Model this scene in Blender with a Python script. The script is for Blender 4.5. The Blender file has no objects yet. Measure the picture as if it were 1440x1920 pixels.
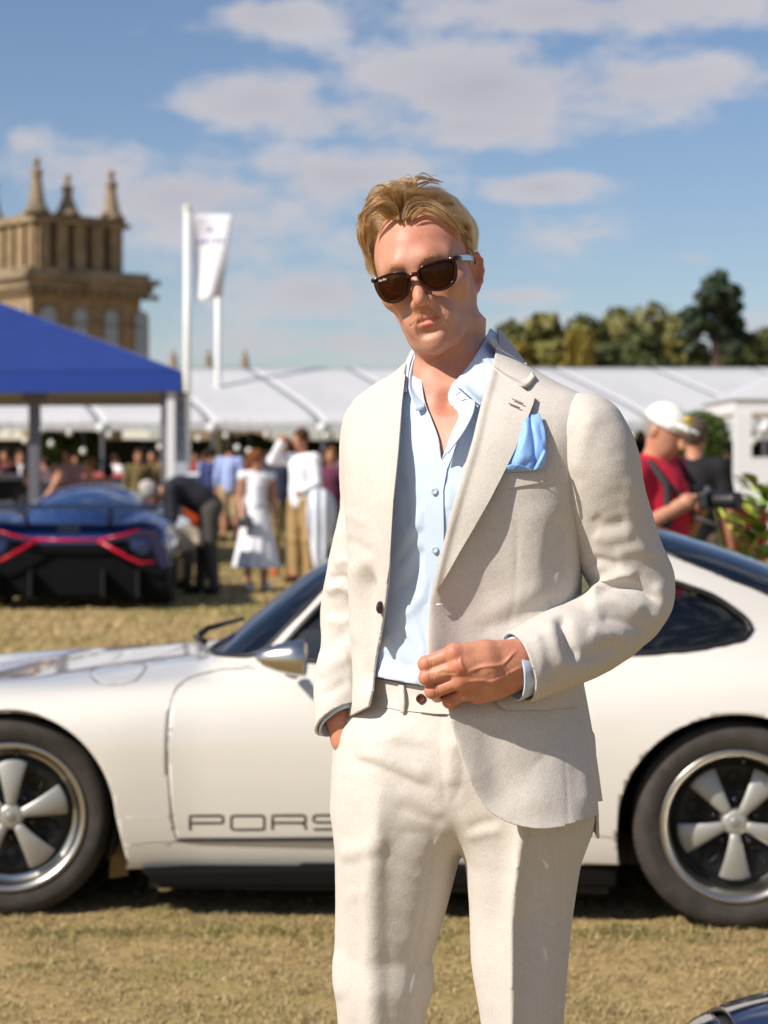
import bpy, math, random
import numpy as np
from mathutils import Vector, Matrix, Euler

SC = bpy.context.scene
COL = SC.collection
R = math.radians
rng = np.random.default_rng(7)
random.seed(7)

# ------------------------------------------------------------------ camera
F = 3680.0            # focal length in photo pixels (1440 x 1920)
HZ = 875.0            # horizon row in the photo
CH = 1.42             # camera height
cam_d = bpy.data.cameras.new('camera')
cam = bpy.data.objects.new('camera', cam_d)
COL.objects.link(cam)
cam.location = (0, 0, CH)
cam.rotation_euler = (R(90), 0, 0)
cam_d.sensor_fit = 'VERTICAL'
cam_d.sensor_height = 36.0
cam_d.sensor_width = 27.0
cam_d.lens = 36.0 * F / 1920
cam_d.shift_y = -(960 - HZ) / 1920
cam_d.clip_start = 0.1
cam_d.clip_end = 3000
cam_d.dof.use_dof = True
cam_d.dof.focus_distance = 2.80
cam_d.dof.aperture_fstop = 69.0 / 12.0
SC.camera = cam

# ------------------------------------------------------------------ light
SUN_AZ, SUN_EL = 57.0, 40.0     # degrees left of the direction behind the camera, height
sx = -math.sin(R(SUN_AZ)) * math.cos(R(SUN_EL))
sy = -math.cos(R(SUN_AZ)) * math.cos(R(SUN_EL))
sz = math.sin(R(SUN_EL))
sun_d = bpy.data.lights.new('sun', 'SUN')
sun = bpy.data.objects.new('sun', sun_d)
COL.objects.link(sun)
sun_d.energy = 5.0
sun_d.angle = R(0.53)
sun_d.color = (1.0, 0.93, 0.82)
sun.rotation_euler = Vector((sx, sy, sz)).to_track_quat('Z', 'Y').to_euler()
sun.location = (-20, -20, 20)

W = bpy.data.worlds.new('World')
SC.world = W
W.use_nodes = True
def build_world():
    nt = W.node_tree
    N, L = nt.nodes, nt.links
    N.clear()
    out = N.new('ShaderNodeOutputWorld')
    bg = N.new('ShaderNodeBackground')
    bg.inputs['Strength'].default_value = 0.085
    sky = N.new('ShaderNodeTexSky')
    sky.sky_type = 'NISHITA'
    sky.sun_disc = False
    sky.sun_elevation = R(SUN_EL)
    sky.sun_rotation = math.atan2(sx, sy)
    sky.altitude = 100
    sky.air_density = 1.0
    sky.dust_density = 0.6
    sky.ozone_density = 1.6
    tc = N.new('ShaderNodeTexCoord')
    sep = N.new('ShaderNodeSeparateXYZ'); L.new(tc.outputs['Generated'], sep.inputs[0])
    def m(op, a, b=None, clamp=False):
        n = N.new('ShaderNodeMath'); n.operation = op; n.use_clamp = clamp
        for i, v in enumerate((a, b)):
            if v is None: continue
            if isinstance(v, (int, float)): n.inputs[i].default_value = v
            else: L.new(v, n.inputs[i])
        return n.outputs[0]
    az = m('ARCTAN2', sep.outputs[0], sep.outputs[1])
    el = m('ARCSINE', sep.outputs[2])
    # angular coordinates, clouds stretched sideways
    cmb = N.new('ShaderNodeCombineXYZ'); L.new(az, cmb.inputs[0]); L.new(m('MULTIPLY', el, 2.1), cmb.inputs[1])
    n1 = N.new('ShaderNodeTexNoise'); n1.inputs['Scale'].default_value = 15; n1.inputs['Detail'].default_value = 8
    n1.inputs['Roughness'].default_value = 0.60
    L.new(cmb.outputs[0], n1.inputs['Vector'])
    n2 = N.new('ShaderNodeTexNoise'); n2.inputs['Scale'].default_value = 5; n2.inputs['Detail'].default_value = 3
    L.new(cmb.outputs[0], n2.inputs['Vector'])
    nz = m('SUBTRACT', n1.outputs[0], 0.5)
    # clouds: (azimuth, elevation, half width, half height) in photo pixels, one soft ellipse each
    CL = [(490,32,190,50,.9),(1080,22,430,60,1.05),(900,160,330,110,1.15),(1180,165,300,70,.9),(490,190,200,65,1.0),(640,215,260,60,.85),(880,240,290,52,.85),
          (1020,352,135,36,1.0),(340,370,300,95,.95),(640,335,270,75,.95),(180,330,240,80,.65),(600,545,200,80,.8),(620,640,420,44,.55),(850,600,200,28,.4),(200,640,260,46,.4),(1300,488,75,16,.8),
          (960,555,110,20,.7),(450,650,200,35,.5),(40,280,40,30,.7),(1400,630,90,45,.7),(1370,190,60,18,.5),(500,460,200,50,.4),(1000,440,160,30,.35),(-300,250,260,110,.9),(-700,120,300,120,.9),
          (1900,150,300,110,.9),(2400,320,280,90,.9),(300,-300,320,120,1.0),(1300,-420,380,110,1.0),(-400,-350,350,120,1.0),(900,-800,380,160,1.0)]
    dens = None
    for (px, py, w, h, s) in CL:
        a0, e0 = math.atan2(px - 720, F), math.atan2(HZ - py, F)
        dx = m('DIVIDE', m('SUBTRACT', az, a0), w / F)
        dy = m('DIVIDE', m('SUBTRACT', el, e0), h / F)
        up = m('MULTIPLY', m('MINIMUM', dy, 0.0), 0.35)
        d2 = m('ADD', m('MULTIPLY', dx, dx), m('MULTIPLY', dy, dy))
        v = m('MULTIPLY', m('SUBTRACT', 1.0, m('SQRT', d2)), s)
        dens = v if dens is None else m('MAXIMUM', dens, v)
    dens = m('MAXIMUM', dens, -1.0)
    # elsewhere in the sky: loose broken cloud of the same kind
    far = m('ADD', m('MULTIPLY', m('GREATER_THAN', m('ABSOLUTE', az), 0.6), 1.0), m('MULTIPLY', m('GREATER_THAN', el, 0.55), 1.0), True)
    gen = m('MULTIPLY', m('SUBTRACT', n2.outputs[0], 0.56), 5.0)
    dens = m('MAXIMUM', dens, m('ADD', m('MULTIPLY', gen, far), m('MULTIPLY', m('SUBTRACT', far, 1.0), 3.0)))
    dn = m('ADD', dens, m('MULTIPLY', nz, 3.0))
    mr = N.new('ShaderNodeMapRange'); mr.interpolation_type = 'SMOOTHSTEP'
    mr.inputs['From Min'].default_value = -0.16; mr.inputs['From Max'].default_value = 0.66
    mr.inputs['To Max'].default_value = 0.92
    L.new(dn, mr.inputs['Value'])
    # thicker cloud is greyer, thin edges and tops lighter
    cr = N.new('ShaderNodeValToRGB')
    cr.color_ramp.elements[0].position = 0.1; cr.color_ramp.elements[0].color = (6.2, 6.05, 6.4, 1)
    cr.color_ramp.elements[1].position = 0.95; cr.color_ramp.elements[1].color = (4.3, 4.25, 4.95, 1)
    L.new(m('ADD', m('MULTIPLY', dn, 0.6), m('MULTIPLY', nz, -1.1)), cr.inputs[0])
    hsv = N.new('ShaderNodeHueSaturation'); hsv.inputs['Saturation'].default_value = 1.04
    tn = N.new('ShaderNodeMixRGB'); tn.blend_type = 'MULTIPLY'; tn.inputs[0].default_value = 1.0; tn.inputs[2].default_value = (0.97, 0.97, 1.06, 1)
    L.new(sky.outputs[0], tn.inputs[1]); L.new(tn.outputs[0], hsv.inputs['Color'])
    mx = N.new('ShaderNodeMixRGB'); L.new(mr.outputs[0], mx.inputs[0])
    L.new(hsv.outputs[0], mx.inputs[1]); L.new(cr.outputs[0], mx.inputs[2])
    L.new(mx.outputs[0], bg.inputs[0]); L.new(bg.outputs[0], out.inputs[0])
build_world()

SC.view_settings.view_transform = 'Standard'
SC.view_settings.look = 'None'
SC.view_settings.gamma = 1.0
SC.view_settings.use_curve_mapping = False
SC.view_settings.exposure = 0.22
SC.render.engine = 'CYCLES'
SC.cycles.use_denoising = True
SC.cycles.denoiser = 'OPENIMAGEDENOISE'
SC.cycles.max_bounces = 8
SC.cycles.transparent_max_bounces = 12
SC.cycles.sample_clamp_indirect = 6.0
SC.cycles.caustics_reflective = False
SC.cycles.caustics_refractive = False

# ------------------------------------------------------------------ helpers
def P(px, py, Y):
    return np.array([(px - 720) / F * Y, Y, CH + (HZ - py) / F * Y])
def proj(V):
    return 720 + V[:, 0] * F / V[:, 1], HZ - (V[:, 2] - CH) * F / V[:, 1]

def mk(name, V, Fc, mat=None, parent=None, smooth=True, loc=None):
    V = np.asarray(V, dtype=np.float32).reshape(-1, 3)
    if loc is not None: V = V - np.asarray(loc, dtype=np.float32)
    me = bpy.data.meshes.new(name)
    if isinstance(Fc, np.ndarray) and Fc.ndim == 2:
        k = Fc.shape[1]; n = len(Fc)
        me.vertices.add(len(V)); me.vertices.foreach_set('co', V.ravel())
        me.loops.add(n * k); me.loops.foreach_set('vertex_index', Fc.astype(np.int32).ravel())
        me.polygons.add(n); me.polygons.foreach_set('loop_start', np.arange(0, n * k, k, dtype=np.int32))
        me.update(calc_edges=True)
        me.validate()
    else:
        me.from_pydata([tuple(v) for v in V.tolist()], [], [list(map(int, f)) for f in Fc])
    if smooth and len(me.polygons):
        me.polygons.foreach_set('use_smooth', np.ones(len(me.polygons), dtype=bool))
    me.update()
    if mat: me.materials.append(mat)
    o = bpy.data.objects.new(name, me)
    COL.objects.link(o)
    if parent: o.parent = parent
    elif loc is not None: o.location = tuple(float(c) for c in loc)
    return o
def thing(name, label, cat, loc=(0, 0, 0), rz=0.0, group=None):
    o = bpy.data.objects.new(name, None); COL.objects.link(o)
    o.location = tuple(float(c) for c in loc); o.rotation_euler = (0, 0, rz)
    o.empty_display_size = 0.1
    return tag(o, label, cat, group)
def tag(o, label=None, cat=None, group=None, kind=None):
    if label: o['label'] = label
    if cat: o['category'] = cat
    if group: o['group'] = group
    if kind: o['kind'] = kind
    return o
def copy_tree(o, parent=None):
    c = o.copy(); COL.objects.link(c)
    if parent: c.parent = parent
    for ch in list(o.children): copy_tree(ch, c)
    return c
def solid(o, t, off=-1.0, even=False):
    m = o.modifiers.new('thickness', 'SOLIDIFY'); m.thickness = t; m.offset = off; m.use_even_offset = even
    return o
def bevel(o, w, seg=2, ang=35):
    m = o.modifiers.new('edge', 'BEVEL'); m.width = w; m.segments = seg; m.limit_method = 'ANGLE'; m.angle_limit = R(ang)
    return o

class MB:
    """collects simple solids into one mesh"""
    def __init__(s): s.V = []; s.F = []; s.n = 0
    def add(s, V, Fc):
        V = np.asarray(V, float); s.V.append(V)
        s.F += [[int(i) + s.n for i in f] for f in Fc]; s.n += len(V)
    def box(s, c, d, rz=0.0, taper=1.0):
        x, y, z = np.array(d) / 2.0
        V = np.array([(-x,-y,-z),(x,-y,-z),(x,y,-z),(-x,y,-z),(-x*taper,-y*taper,z),(x*taper,-y*taper,z),(x*taper,y*taper,z),(-x*taper,y*taper,z)])
        if rz: V = V @ np.array(Matrix.Rotation(rz, 3, 'Z')).T
        s.add(V + np.array(c), [(3,2,1,0),(4,5,6,7),(0,1,5,4),(1,2,6,5),(2,3,7,6),(3,0,4,7)])
        return s
    def tube(s, pts, r, n=8, caps=True):
        pts = np.asarray(pts, float); m = len(pts)
        r = np.broadcast_to(np.asarray(r, float), (m,))
        V = []
        up = np.array([0.0, 0.0, 1.0])
        prev = None
        for i in range(m):
            t = pts[min(i+1, m-1)] - pts[max(i-1, 0)]; t = t / (np.linalg.norm(t) + 1e-12)
            if prev is None:
                a = np.cross(t, up)
                if np.linalg.norm(a) < 1e-3: a = np.cross(t, [1.0, 0, 0])
            else: a = prev - t * (prev @ t)
            a /= np.linalg.norm(a); prev = a; b = np.cross(t, a)
            for k in range(n):
                q = 2 * math.pi * k / n
                V.append(pts[i] + r[i] * (math.cos(q) * a + math.sin(q) * b))
        Fc = [(i*n+k, i*n+(k+1)%n, (i+1)*n+(k+1)%n, (i+1)*n+k) for i in range(m-1) for k in range(n)]
        if caps: Fc += [tuple(range(n))[::-1], tuple((m-1)*n+k for k in range(n))]
        s.add(V, Fc); return s
    def lathe(s, prof, c=(0,0,0), axis='z', n=24):
        V = []
        for (r, h) in prof:
            for k in range(n):
                q = 2*math.pi*k/n
                p = (r*math.cos(q), r*math.sin(q), h)
                if axis == 'y': p = (p[0], p[2], p[1])
                if axis == 'x': p = (p[2], p[0], p[1])
                V.append(np.array(p) + np.array(c))
        m = len(prof)
        s.add(V, [(i*n+k, i*n+(k+1)%n, (i+1)*n+(k+1)%n, (i+1)*n+k) for i in range(m-1) for k in range(n)])
        return s
    def prism(s, poly, z0, z1, plane='xz'):
        """closed polygon extruded along the axis left out of plane"""
        n = len(poly); V = []
        for z in (z0, z1):
            for (a, b) in poly:
                V.append({'xz': (a, z, b), 'xy': (a, b, z), 'yz': (z, a, b)}[plane])
        s.add(V, [tuple(range(n)), tuple(range(2*n-1, n-1, -1))] + [(k, n+k, n+(k+1) % n, (k+1) % n) for k in range(n)])
        return s
    def build(s, name, mat, parent=None, smooth=False, loc=None):
        return mk(name, np.concatenate(s.V), s.F, mat, parent, smooth, loc)

# ---- curves and fields
def spl(x, xs, ys):
    xs = np.asarray(xs, float); ys = np.asarray(ys, float)
    h = np.diff(xs); dl = np.diff(ys) / h
    m = np.zeros(len(xs)); m[0] = dl[0]; m[-1] = dl[-1]
    for i in range(1, len(xs) - 1):
        m[i] = 0 if dl[i-1] * dl[i] <= 0 else 2 * dl[i-1] * dl[i] / (dl[i-1] + dl[i])
    x = np.clip(x, xs[0], xs[-1])
    i = np.clip(np.searchsorted(xs, x) - 1, 0, len(xs) - 2)
    t = (x - xs[i]) / h[i]
    t2 = t * t; t3 = t2 * t
    return (2*t3-3*t2+1)*ys[i] + (t3-2*t2+t)*h[i]*m[i] + (-2*t3+3*t2)*ys[i+1] + (t3-t2)*h[i]*m[i+1]
def crom(pts, n=8, closed=False):
    """Catmull-Rom through the points"""
    p = np.asarray(pts, float); m = len(p); out = []
    rngs = range(m if closed else m - 1)
    for i in rngs:
        if closed: a, b, c, d = p[(i-1) % m], p[i], p[(i+1) % m], p[(i+2) % m]
        else: a, b, c, d = p[max(i-1, 0)], p[i], p[i+1], p[min(i+2, m-1)]
        for t in np.arange(n) / n:
            out.append(0.5*((2*b)+(-a+c)*t+(2*a-5*b+4*c-d)*t*t+(-a+3*b-3*c+d)*t**3))
    if not closed: out.append(p[-1])
    return np.array(out)
def polysd(x, y, poly):
    """signed distance to a closed polygon, negative inside"""
    p = np.asarray(poly, float); n = len(p)
    d = np.full(x.shape, 1e18); s = np.ones(x.shape)
    for i in range(n):
        a = p[i]; b = p[(i-1) % n]
        ex, ey = b[0]-a[0], b[1]-a[1]
        wx, wy = x-a[0], y-a[1]
        t = np.clip((wx*ex+wy*ey)/(ex*ex+ey*ey+1e-12), 0, 1)
        bx, by = wx-ex*t, wy-ey*t
        d = np.minimum(d, bx*bx+by*by)
        c1 = y >= a[1]; c2 = y < b[1]; c3 = ex*wy > ey*wx
        s = np.where((c1 & c2 & c3) | (~c1 & ~c2 & ~c3), -s, s)
    return s*np.sqrt(d)
def linedist(x, y, pts):
    """distance to an open polyline, side sign and position 0..1 along it"""
    p = np.asarray(pts, float)
    L = np.concatenate([[0], np.cumsum(np.hypot(*np.diff(p, axis=0).T))]); T = L[-1]
    best = np.full(x.shape, 1e18); tt = np.zeros(x.shape); sg = np.ones(x.shape)
    for i in range(len(p)-1):
        a, b = p[i], p[i+1]; ex, ey = b-a
        wx, wy = x-a[0], y-a[1]
        t = np.clip((wx*ex+wy*ey)/(ex*ex+ey*ey+1e-12), 0, 1)
        d = (wx-ex*t)**2+(wy-ey*t)**2
        k = d < best
        best = np.where(k, d, best); tt = np.where(k, (L[i]+t*(L[i+1]-L[i]))/T, tt)
        sg = np.where(k, np.sign(ex*wy-ey*wx), sg)
    return np.sqrt(best), tt, sg

# ---- signed distance pieces; p is (n,3)
def sph(p, c, r): return np.linalg.norm(p-np.asarray(c), axis=1)-r
def ell(p, c, r, M=None):
    q = p-np.asarray(c)
    if M is not None: q = q @ M
    r = np.asarray(r, float)
    k0 = np.linalg.norm(q/r, axis=1); k1 = np.linalg.norm(q/(r*r), axis=1)+1e-9
    return k0*(k0-1.0)/k1
def rc(p, a, b, r1, r2):
    a = np.asarray(a, float); b = np.asarray(b, float)
    ab = b-a; q = p-a
    t = np.clip(q @ ab/(ab @ ab+1e-12), 0, 1)
    return np.linalg.norm(q-t[:, None]*ab, axis=1)-(r1+(r2-r1)*t)
def chain(p, pts, rs, k=0.0):
    d = None
    for i in range(len(pts)-1):
        e = rc(p, pts[i], pts[i+1], rs[i], rs[i+1])
        d = e if d is None else (smin(d, e, k) if k else np.minimum(d, e))
    return d
def rbox(p, c, h, r, M=None):
    q = p-np.asarray(c)
    if M is not None: q = q @ M
    q = np.abs(q)-(np.asarray(h)-r)
    return np.linalg.norm(np.maximum(q, 0), axis=1)+np.minimum(q.max(axis=1), 0)-r
def smin(a, b, k):
    h = np.maximum(k-np.abs(a-b), 0)/k
    return np.minimum(a, b)-h*h*k*0.25
def smax(a, b, k): return -smin(-a, -b, k)
def mirx(p):
    q = p.copy(); q[:, 0] = np.abs(q[:, 0]); return q
def rot(ax, deg): return np.array(Matrix.Rotation(R(deg), 3, ax))

def snet(f, lo, hi, h):
    lo = np.asarray(lo, float); hi = np.asarray(hi, float)
    n = np.ceil((hi-lo)/h).astype(int)+1
    ax = [lo[i]+h*np.arange(n[i]) for i in range(3)]
    G = np.empty(n, np.float32)
    st = max(1, int(400000/(n[1]*n[2])))
    for i in range(0, n[0], st):
        X, Y, Z = np.meshgrid(ax[0][i:i+st], ax[1], ax[2], indexing='ij')
        G[i:i+st] = f(np.stack([X.ravel(), Y.ravel(), Z.ravel()], 1)).reshape(X.shape)
    S = G < 0
    c = [(a, b, d) for a in (0, 1) for b in (0, 1) for d in (0, 1)]
    sl = lambda a, b, d, A: A[a:n[0]-1+a, b:n[1]-1+b, d:n[2]-1+d]
    cnt = sum(sl(*q, S).astype(np.int8) for q in c)
    act = (cnt > 0) & (cnt < 8)
    idx = -np.ones(act.shape, np.int64); I = np.argwhere(act); idx[act] = np.arange(len(I))
    acc = np.zeros((len(I), 3)); num = np.zeros(len(I))
    for u in range(8):
        for w in range(u+1, 8):
            a, b = np.array(c[u]), np.array(c[w])
            if np.abs(a-b).sum() != 1: continue
            ga = G[tuple((I+a).T)].astype(float); gb = G[tuple((I+b).T)].astype(float)
            k = (ga < 0) != (gb < 0)
            t = np.where(k, ga/(np.where(k, ga-gb, 1)), 0)
            acc += np.where(k[:, None], a+t[:, None]*(b-a), 0); num += k
    V = lo+h*(I+acc/num[:, None])
    Q = []
    for axn in range(3):
        o1, o2 = [(1, 2), (2, 0), (0, 1)][axn]
        A = [slice(None)]*3; B = [slice(None)]*3
        A[axn] = slice(0, n[axn]-1); B[axn] = slice(1, n[axn])
        ch = S[tuple(A)] != S[tuple(B)]
        E = np.argwhere(ch)
        ok = (E[:, o1] > 0) & (E[:, o2] > 0) & (E[:, o1] < n[o1]-1) & (E[:, o2] < n[o2]-1)
        E = E[ok]
        fl = S[tuple(E.T)]
        d1 = np.zeros(3, int); d1[o1] = 1
        d2 = np.zeros(3, int); d2[o2] = 1
        q = np.stack([idx[tuple((E-d1-d2).T)], idx[tuple((E-d2).T)], idx[tuple(E.T)], idx[tuple((E-d1).T)]], 1)
        q[~fl] = q[~fl][:, ::-1]
        Q.append(q)
    return V, np.concatenate(Q)
def subdiv(V, Q):
    n = len(V)
    e = np.concatenate([Q[:, [0, 1]], Q[:, [1, 2]], Q[:, [2, 3]], Q[:, [3, 0]]])
    es = np.sort(e, 1)
    u, inv = np.unique(es[:, 0].astype(np.int64)*n+es[:, 1], return_inverse=True)
    ev = 0.5*(V[u//n]+V[u % n])
    m = len(Q); inv = inv.reshape(4, m)+n
    cf = V[Q].mean(1); ci = n+len(u)+np.arange(m)
    Q2 = np.concatenate([np.stack([Q[:, k], inv[k], ci, inv[(k-1) % 4]], 1) for k in range(4)])
    return np.concatenate([V, ev, cf]), Q2
def grad(f, V, e=4e-4):
    g = np.zeros_like(V)
    for i in range(3):
        d = np.zeros(3); d[i] = e
        g[:, i] = (f(V+d)-f(V-d))/(2*e)
    return g
def project(f, V, it=3, mx=0.01):
    for _ in range(it):
        v = f(V); g = grad(f, V)
        s = v/(np.sum(g*g, 1)+1e-6)
        s = np.clip(s, -mx, mx)
        V = V-g*s[:, None]
    return V
def sdfmesh(f, lo, hi, h, sub=1, it=3):
    V, Q = snet(f, lo, hi, h)
    V = project(f, V, it, h*0.6)
    for _ in range(sub):
        V, Q = subdiv(V, Q); V = project(f, V, 2, h*0.4)
    return V, Q
def tri(Q): return np.concatenate([Q[:, [0, 1, 2]], Q[:, [0, 2, 3]]]) if Q.shape[1] == 4 else Q
def vnorm(V, Fc):
    T = tri(Fc); n = np.cross(V[T[:, 1]]-V[T[:, 0]], V[T[:, 2]]-V[T[:, 0]])
    o = np.zeros_like(V)
    for k in range(3): np.add.at(o, T[:, k], n)
    return o/(np.linalg.norm(o, axis=1, keepdims=True)+1e-12)
def clip(V, T, g, gf=None):
    """keep the part of a triangle mesh where g < 0, cut exactly along g = 0"""
    T = tri(T); ins = g < 0; c = ins[T].sum(1)
    keep = T[c == 3]
    newV = []; pairs = {}
    newT = [keep]
    A = T[c == 1]; B = T[c == 2]
    def roll(X, want):
        m = ins[X] == want
        k = m.argmax(1)
        r = np.arange(len(X))
        return np.stack([X[r, k], X[r, (k+1) % 3], X[r, (k+2) % 3]], 1)
    A = roll(A, True) if len(A) else A.reshape(0, 3)
    B = roll(B, False) if len(B) else B.reshape(0, 3)
    E = np.concatenate([A[:, [0, 1]], A[:, [0, 2]], B[:, [0, 1]], B[:, [0, 2]]])
    if len(E):
        n = len(V); es = np.sort(E, 1)
        u, inv = np.unique(es[:, 0].astype(np.int64)*n+es[:, 1], return_inverse=True)
        inv = inv.ravel()
        a, b = u//n, u % n
        t = g[a]/(g[a]-g[b])
        t = np.clip(t, 0.0, 1.0)
        nv = V[a]+t[:, None]*(V[b]-V[a])
        na, nb = len(A), len(B)
        i1, i2, i3, i4 = np.split(inv+n, [na, 2*na, 2*na+nb])
        newT += [np.stack([A[:, 0], i1, i2], 1), np.stack([i3, B[:, 1], B[:, 2]], 1), np.stack([i3, B[:, 2], i4], 1)]
        V = np.concatenate([V, nv])
    T = np.concatenate(newT)
    T = T[(T[:, 0] != T[:, 1]) & (T[:, 1] != T[:, 2]) & (T[:, 0] != T[:, 2])]
    us, inv = np.unique(T.ravel(), return_inverse=True)
    return V[us], inv.reshape(-1, 3)
def sheet(curves, nu=24, nv=10):
    """smooth sheet through a list of 3-D polylines"""
    C = []
    for c in curves:
        c = crom(c, 12)
        L = np.concatenate([[0], np.cumsum(np.linalg.norm(np.diff(c, axis=0), axis=1))])
        t = np.linspace(0, L[-1], nu)
        C.append(np.stack([np.interp(t, L, c[:, k]) for k in range(3)], 1))
    C = np.array(C)
    if len(C) > 2:
        n = max(1, round(nv/(len(C)-1)))
        G = np.array([crom(C[:, j], n) for j in range(nu)]).transpose(1, 0, 2)
    else:
        t = np.linspace(0, 1, nv)[:, None, None]
        G = C[0][None]*(1-t)+C[1][None]*t
    a, b = G.shape[:2]
    I = np.arange(a*b).reshape(a, b)
    Q = np.stack([I[:-1, :-1], I[:-1, 1:], I[1:, 1:], I[1:, :-1]], -1).reshape(-1, 4)
    return G.reshape(-1, 3), Q
def wob(V, s, seed=0, oct=3):
    """cheap smooth noise, about -1..1"""
    r = np.random.default_rng(seed); o = np.zeros(len(V)); a = 1.0; tot = 0
    for k in range(oct):
        v = 0
        for j in range(4):
            d = r.normal(size=3); d /= np.linalg.norm(d)
            v = v+np.sin((V @ d)*s*(0.7+0.6*r.random())+r.random()*6.28)
        o += a*v/2.2; tot += a; a *= 0.5; s *= 2.0
    return o/tot

# ---- materials
def rgb(h):
    h = h.lstrip('#'); c = [int(h[i:i+2], 16)/255 for i in (0, 2, 4)]
    return tuple((x/12.92 if x <= 0.04045 else ((x+0.055)/1.055)**2.4) for x in c)
def mat(name, col, rough=0.6, metal=0.0, noise=0.0, nscale=8.0, bump=0.0, bscale=60.0, spec=0.5, coat=0.0, sheen=0.0, sss=0.0, trans=0.0, col2=None, emit=None, estr=1.0, stretch=None, ior=1.45, bdist=0.01):
    m = bpy.data.materials.new(name); m.use_nodes = True
    N, L = m.node_tree.nodes, m.node_tree.links
    b = N['Principled BSDF']
    if isinstance(col, str): col = rgb(col)
    if isinstance(col2, str): col2 = rgb(col2)
    b.inputs['Base Color'].default_value = (*col, 1); b.inputs['Roughness'].default_value = rough
    b.inputs['Metallic'].default_value = metal; b.inputs['Specular IOR Level'].default_value = spec
    b.inputs['Coat Weight'].default_value = coat; b.inputs['Coat Roughness'].default_value = 0.03
    b.inputs['Sheen Weight'].default_value = sheen; b.inputs['Sheen Roughness'].default_value = 0.4
    b.inputs['Transmission Weight'].default_value = trans; b.inputs['IOR'].default_value = ior
    if sss:
        b.inputs['Subsurface Weight'].default_value = sss
        b.inputs['Subsurface Radius'].default_value = (1.0, 0.35, 0.2); b.inputs['Subsurface Scale'].default_value = 0.006
    if emit:
        b.inputs['Emission Color'].default_value = (*(rgb(emit) if isinstance(emit, str) else emit), 1); b.inputs['Emission Strength'].default_value = estr
    tc = N.new('ShaderNodeTexCoord'); src = tc.outputs['Object']
    if stretch:
        mp = N.new('ShaderNodeMapping'); mp.inputs['Scale'].default_value = stretch; L.new(src, mp.inputs[0]); src = mp.outputs[0]
    if noise or col2:
        t = N.new('ShaderNodeTexNoise'); t.inputs['Scale'].default_value = nscale; t.inputs['Detail'].default_value = 6
        L.new(src, t.inputs['Vector'])
        mx = N.new('ShaderNodeMixRGB')
        c2 = col2 if col2 else tuple(min(1, c*(1+noise)) for c in col)
        c1 = col if col2 else tuple(c*(1-noise) for c in col)
        mx.inputs[1].default_value = (*c1, 1); mx.inputs[2].default_value = (*c2, 1)
        mr = N.new('ShaderNodeMapRange'); mr.inputs['From Min'].default_value = 0.33; mr.inputs['From Max'].default_value = 0.67
        L.new(t.outputs[0], mr.inputs[0]); L.new(mr.outputs[0], mx.inputs[0]); L.new(mx.outputs[0], b.inputs['Base Color'])
    if bump:
        t = N.new('ShaderNodeTexNoise'); t.inputs['Scale'].default_value = bscale; t.inputs['Detail'].default_value = 4
        L.new(src, t.inputs['Vector'])
        bp = N.new('ShaderNodeBump'); bp.inputs['Strength'].default_value = bump; bp.inputs['Distance'].default_value = bdist
        L.new(t.outputs[0], bp.inputs['Height']); L.new(bp.outputs[0], b.inputs['Normal'])
    return m
# ================================================================== ground and grass
def ground_mat():
    m = bpy.data.materials.new('dry_turf'); m.use_nodes = True
    N, L = m.node_tree.nodes, m.node_tree.links; b = N['Principled BSDF']
    tc = N.new('ShaderNodeTexCoord')
    def noise(s, d=6, r=.6):
        n = N.new('ShaderNodeTexNoise'); n.inputs['Scale'].default_value = s; n.inputs['Detail'].default_value = d; n.inputs['Roughness'].default_value = r
        L.new(tc.outputs['Object'], n.inputs['Vector']); return n.outputs[0]
    def ramp(v, a, c, c1, c2):
        mr = N.new('ShaderNodeMapRange'); mr.inputs['From Min'].default_value = a; mr.inputs['From Max'].default_value = c; L.new(v, mr.inputs[0])
        mx = N.new('ShaderNodeMixRGB'); L.new(mr.outputs[0], mx.inputs[0])
        for i, q in ((1, c1), (2, c2)):
            if isinstance(q, tuple): mx.inputs[i].default_value = (*q, 1)
            else: L.new(q, mx.inputs[i])
        return mx.outputs[0]
    c = ramp(noise(38), .35, .65, (.29, .20, .085), (.45, .325, .15))
    c = ramp(noise(2.2, 4), .53, .70, c, (.19, .18, .05))
    c = ramp(noise(.35, 3), .50, .66, c, (.23, .195, .06))
    L.new(c, b.inputs['Base Color']); b.inputs['Roughness'].default_value = .95; b.inputs['Specular IOR Level'].default_value = .1
    bp = N.new('ShaderNodeBump'); bp.inputs['Strength'].default_value = .4; bp.inputs['Distance'].default_value = .02; L.new(noise(60, 5), bp.inputs['Height']); L.new(bp.outputs[0], b.inputs['Normal'])
    return m
g = mk('ground', [(-900, -60, 0), (900, -60, 0), (900, 1800, 0), (-900, 1800, 0)], [(0, 1, 2, 3)], ground_mat(), None, False)
tag(g, 'dry tan lawn with green patches', None, None, 'structure')
def blade_mat():
    m = bpy.data.materials.new('grass_blades'); m.use_nodes = True
    N, L = m.node_tree.nodes, m.node_tree.links; b = N['Principled BSDF']
    at = N.new('ShaderNodeAttribute'); at.attribute_name = 'tint'; L.new(at.outputs['Color'], b.inputs['Base Color'])
    b.inputs['Roughness'].default_value = .75; b.inputs['Specular IOR Level'].default_value = .25
    return m
M_BLADE = blade_mat()
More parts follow.
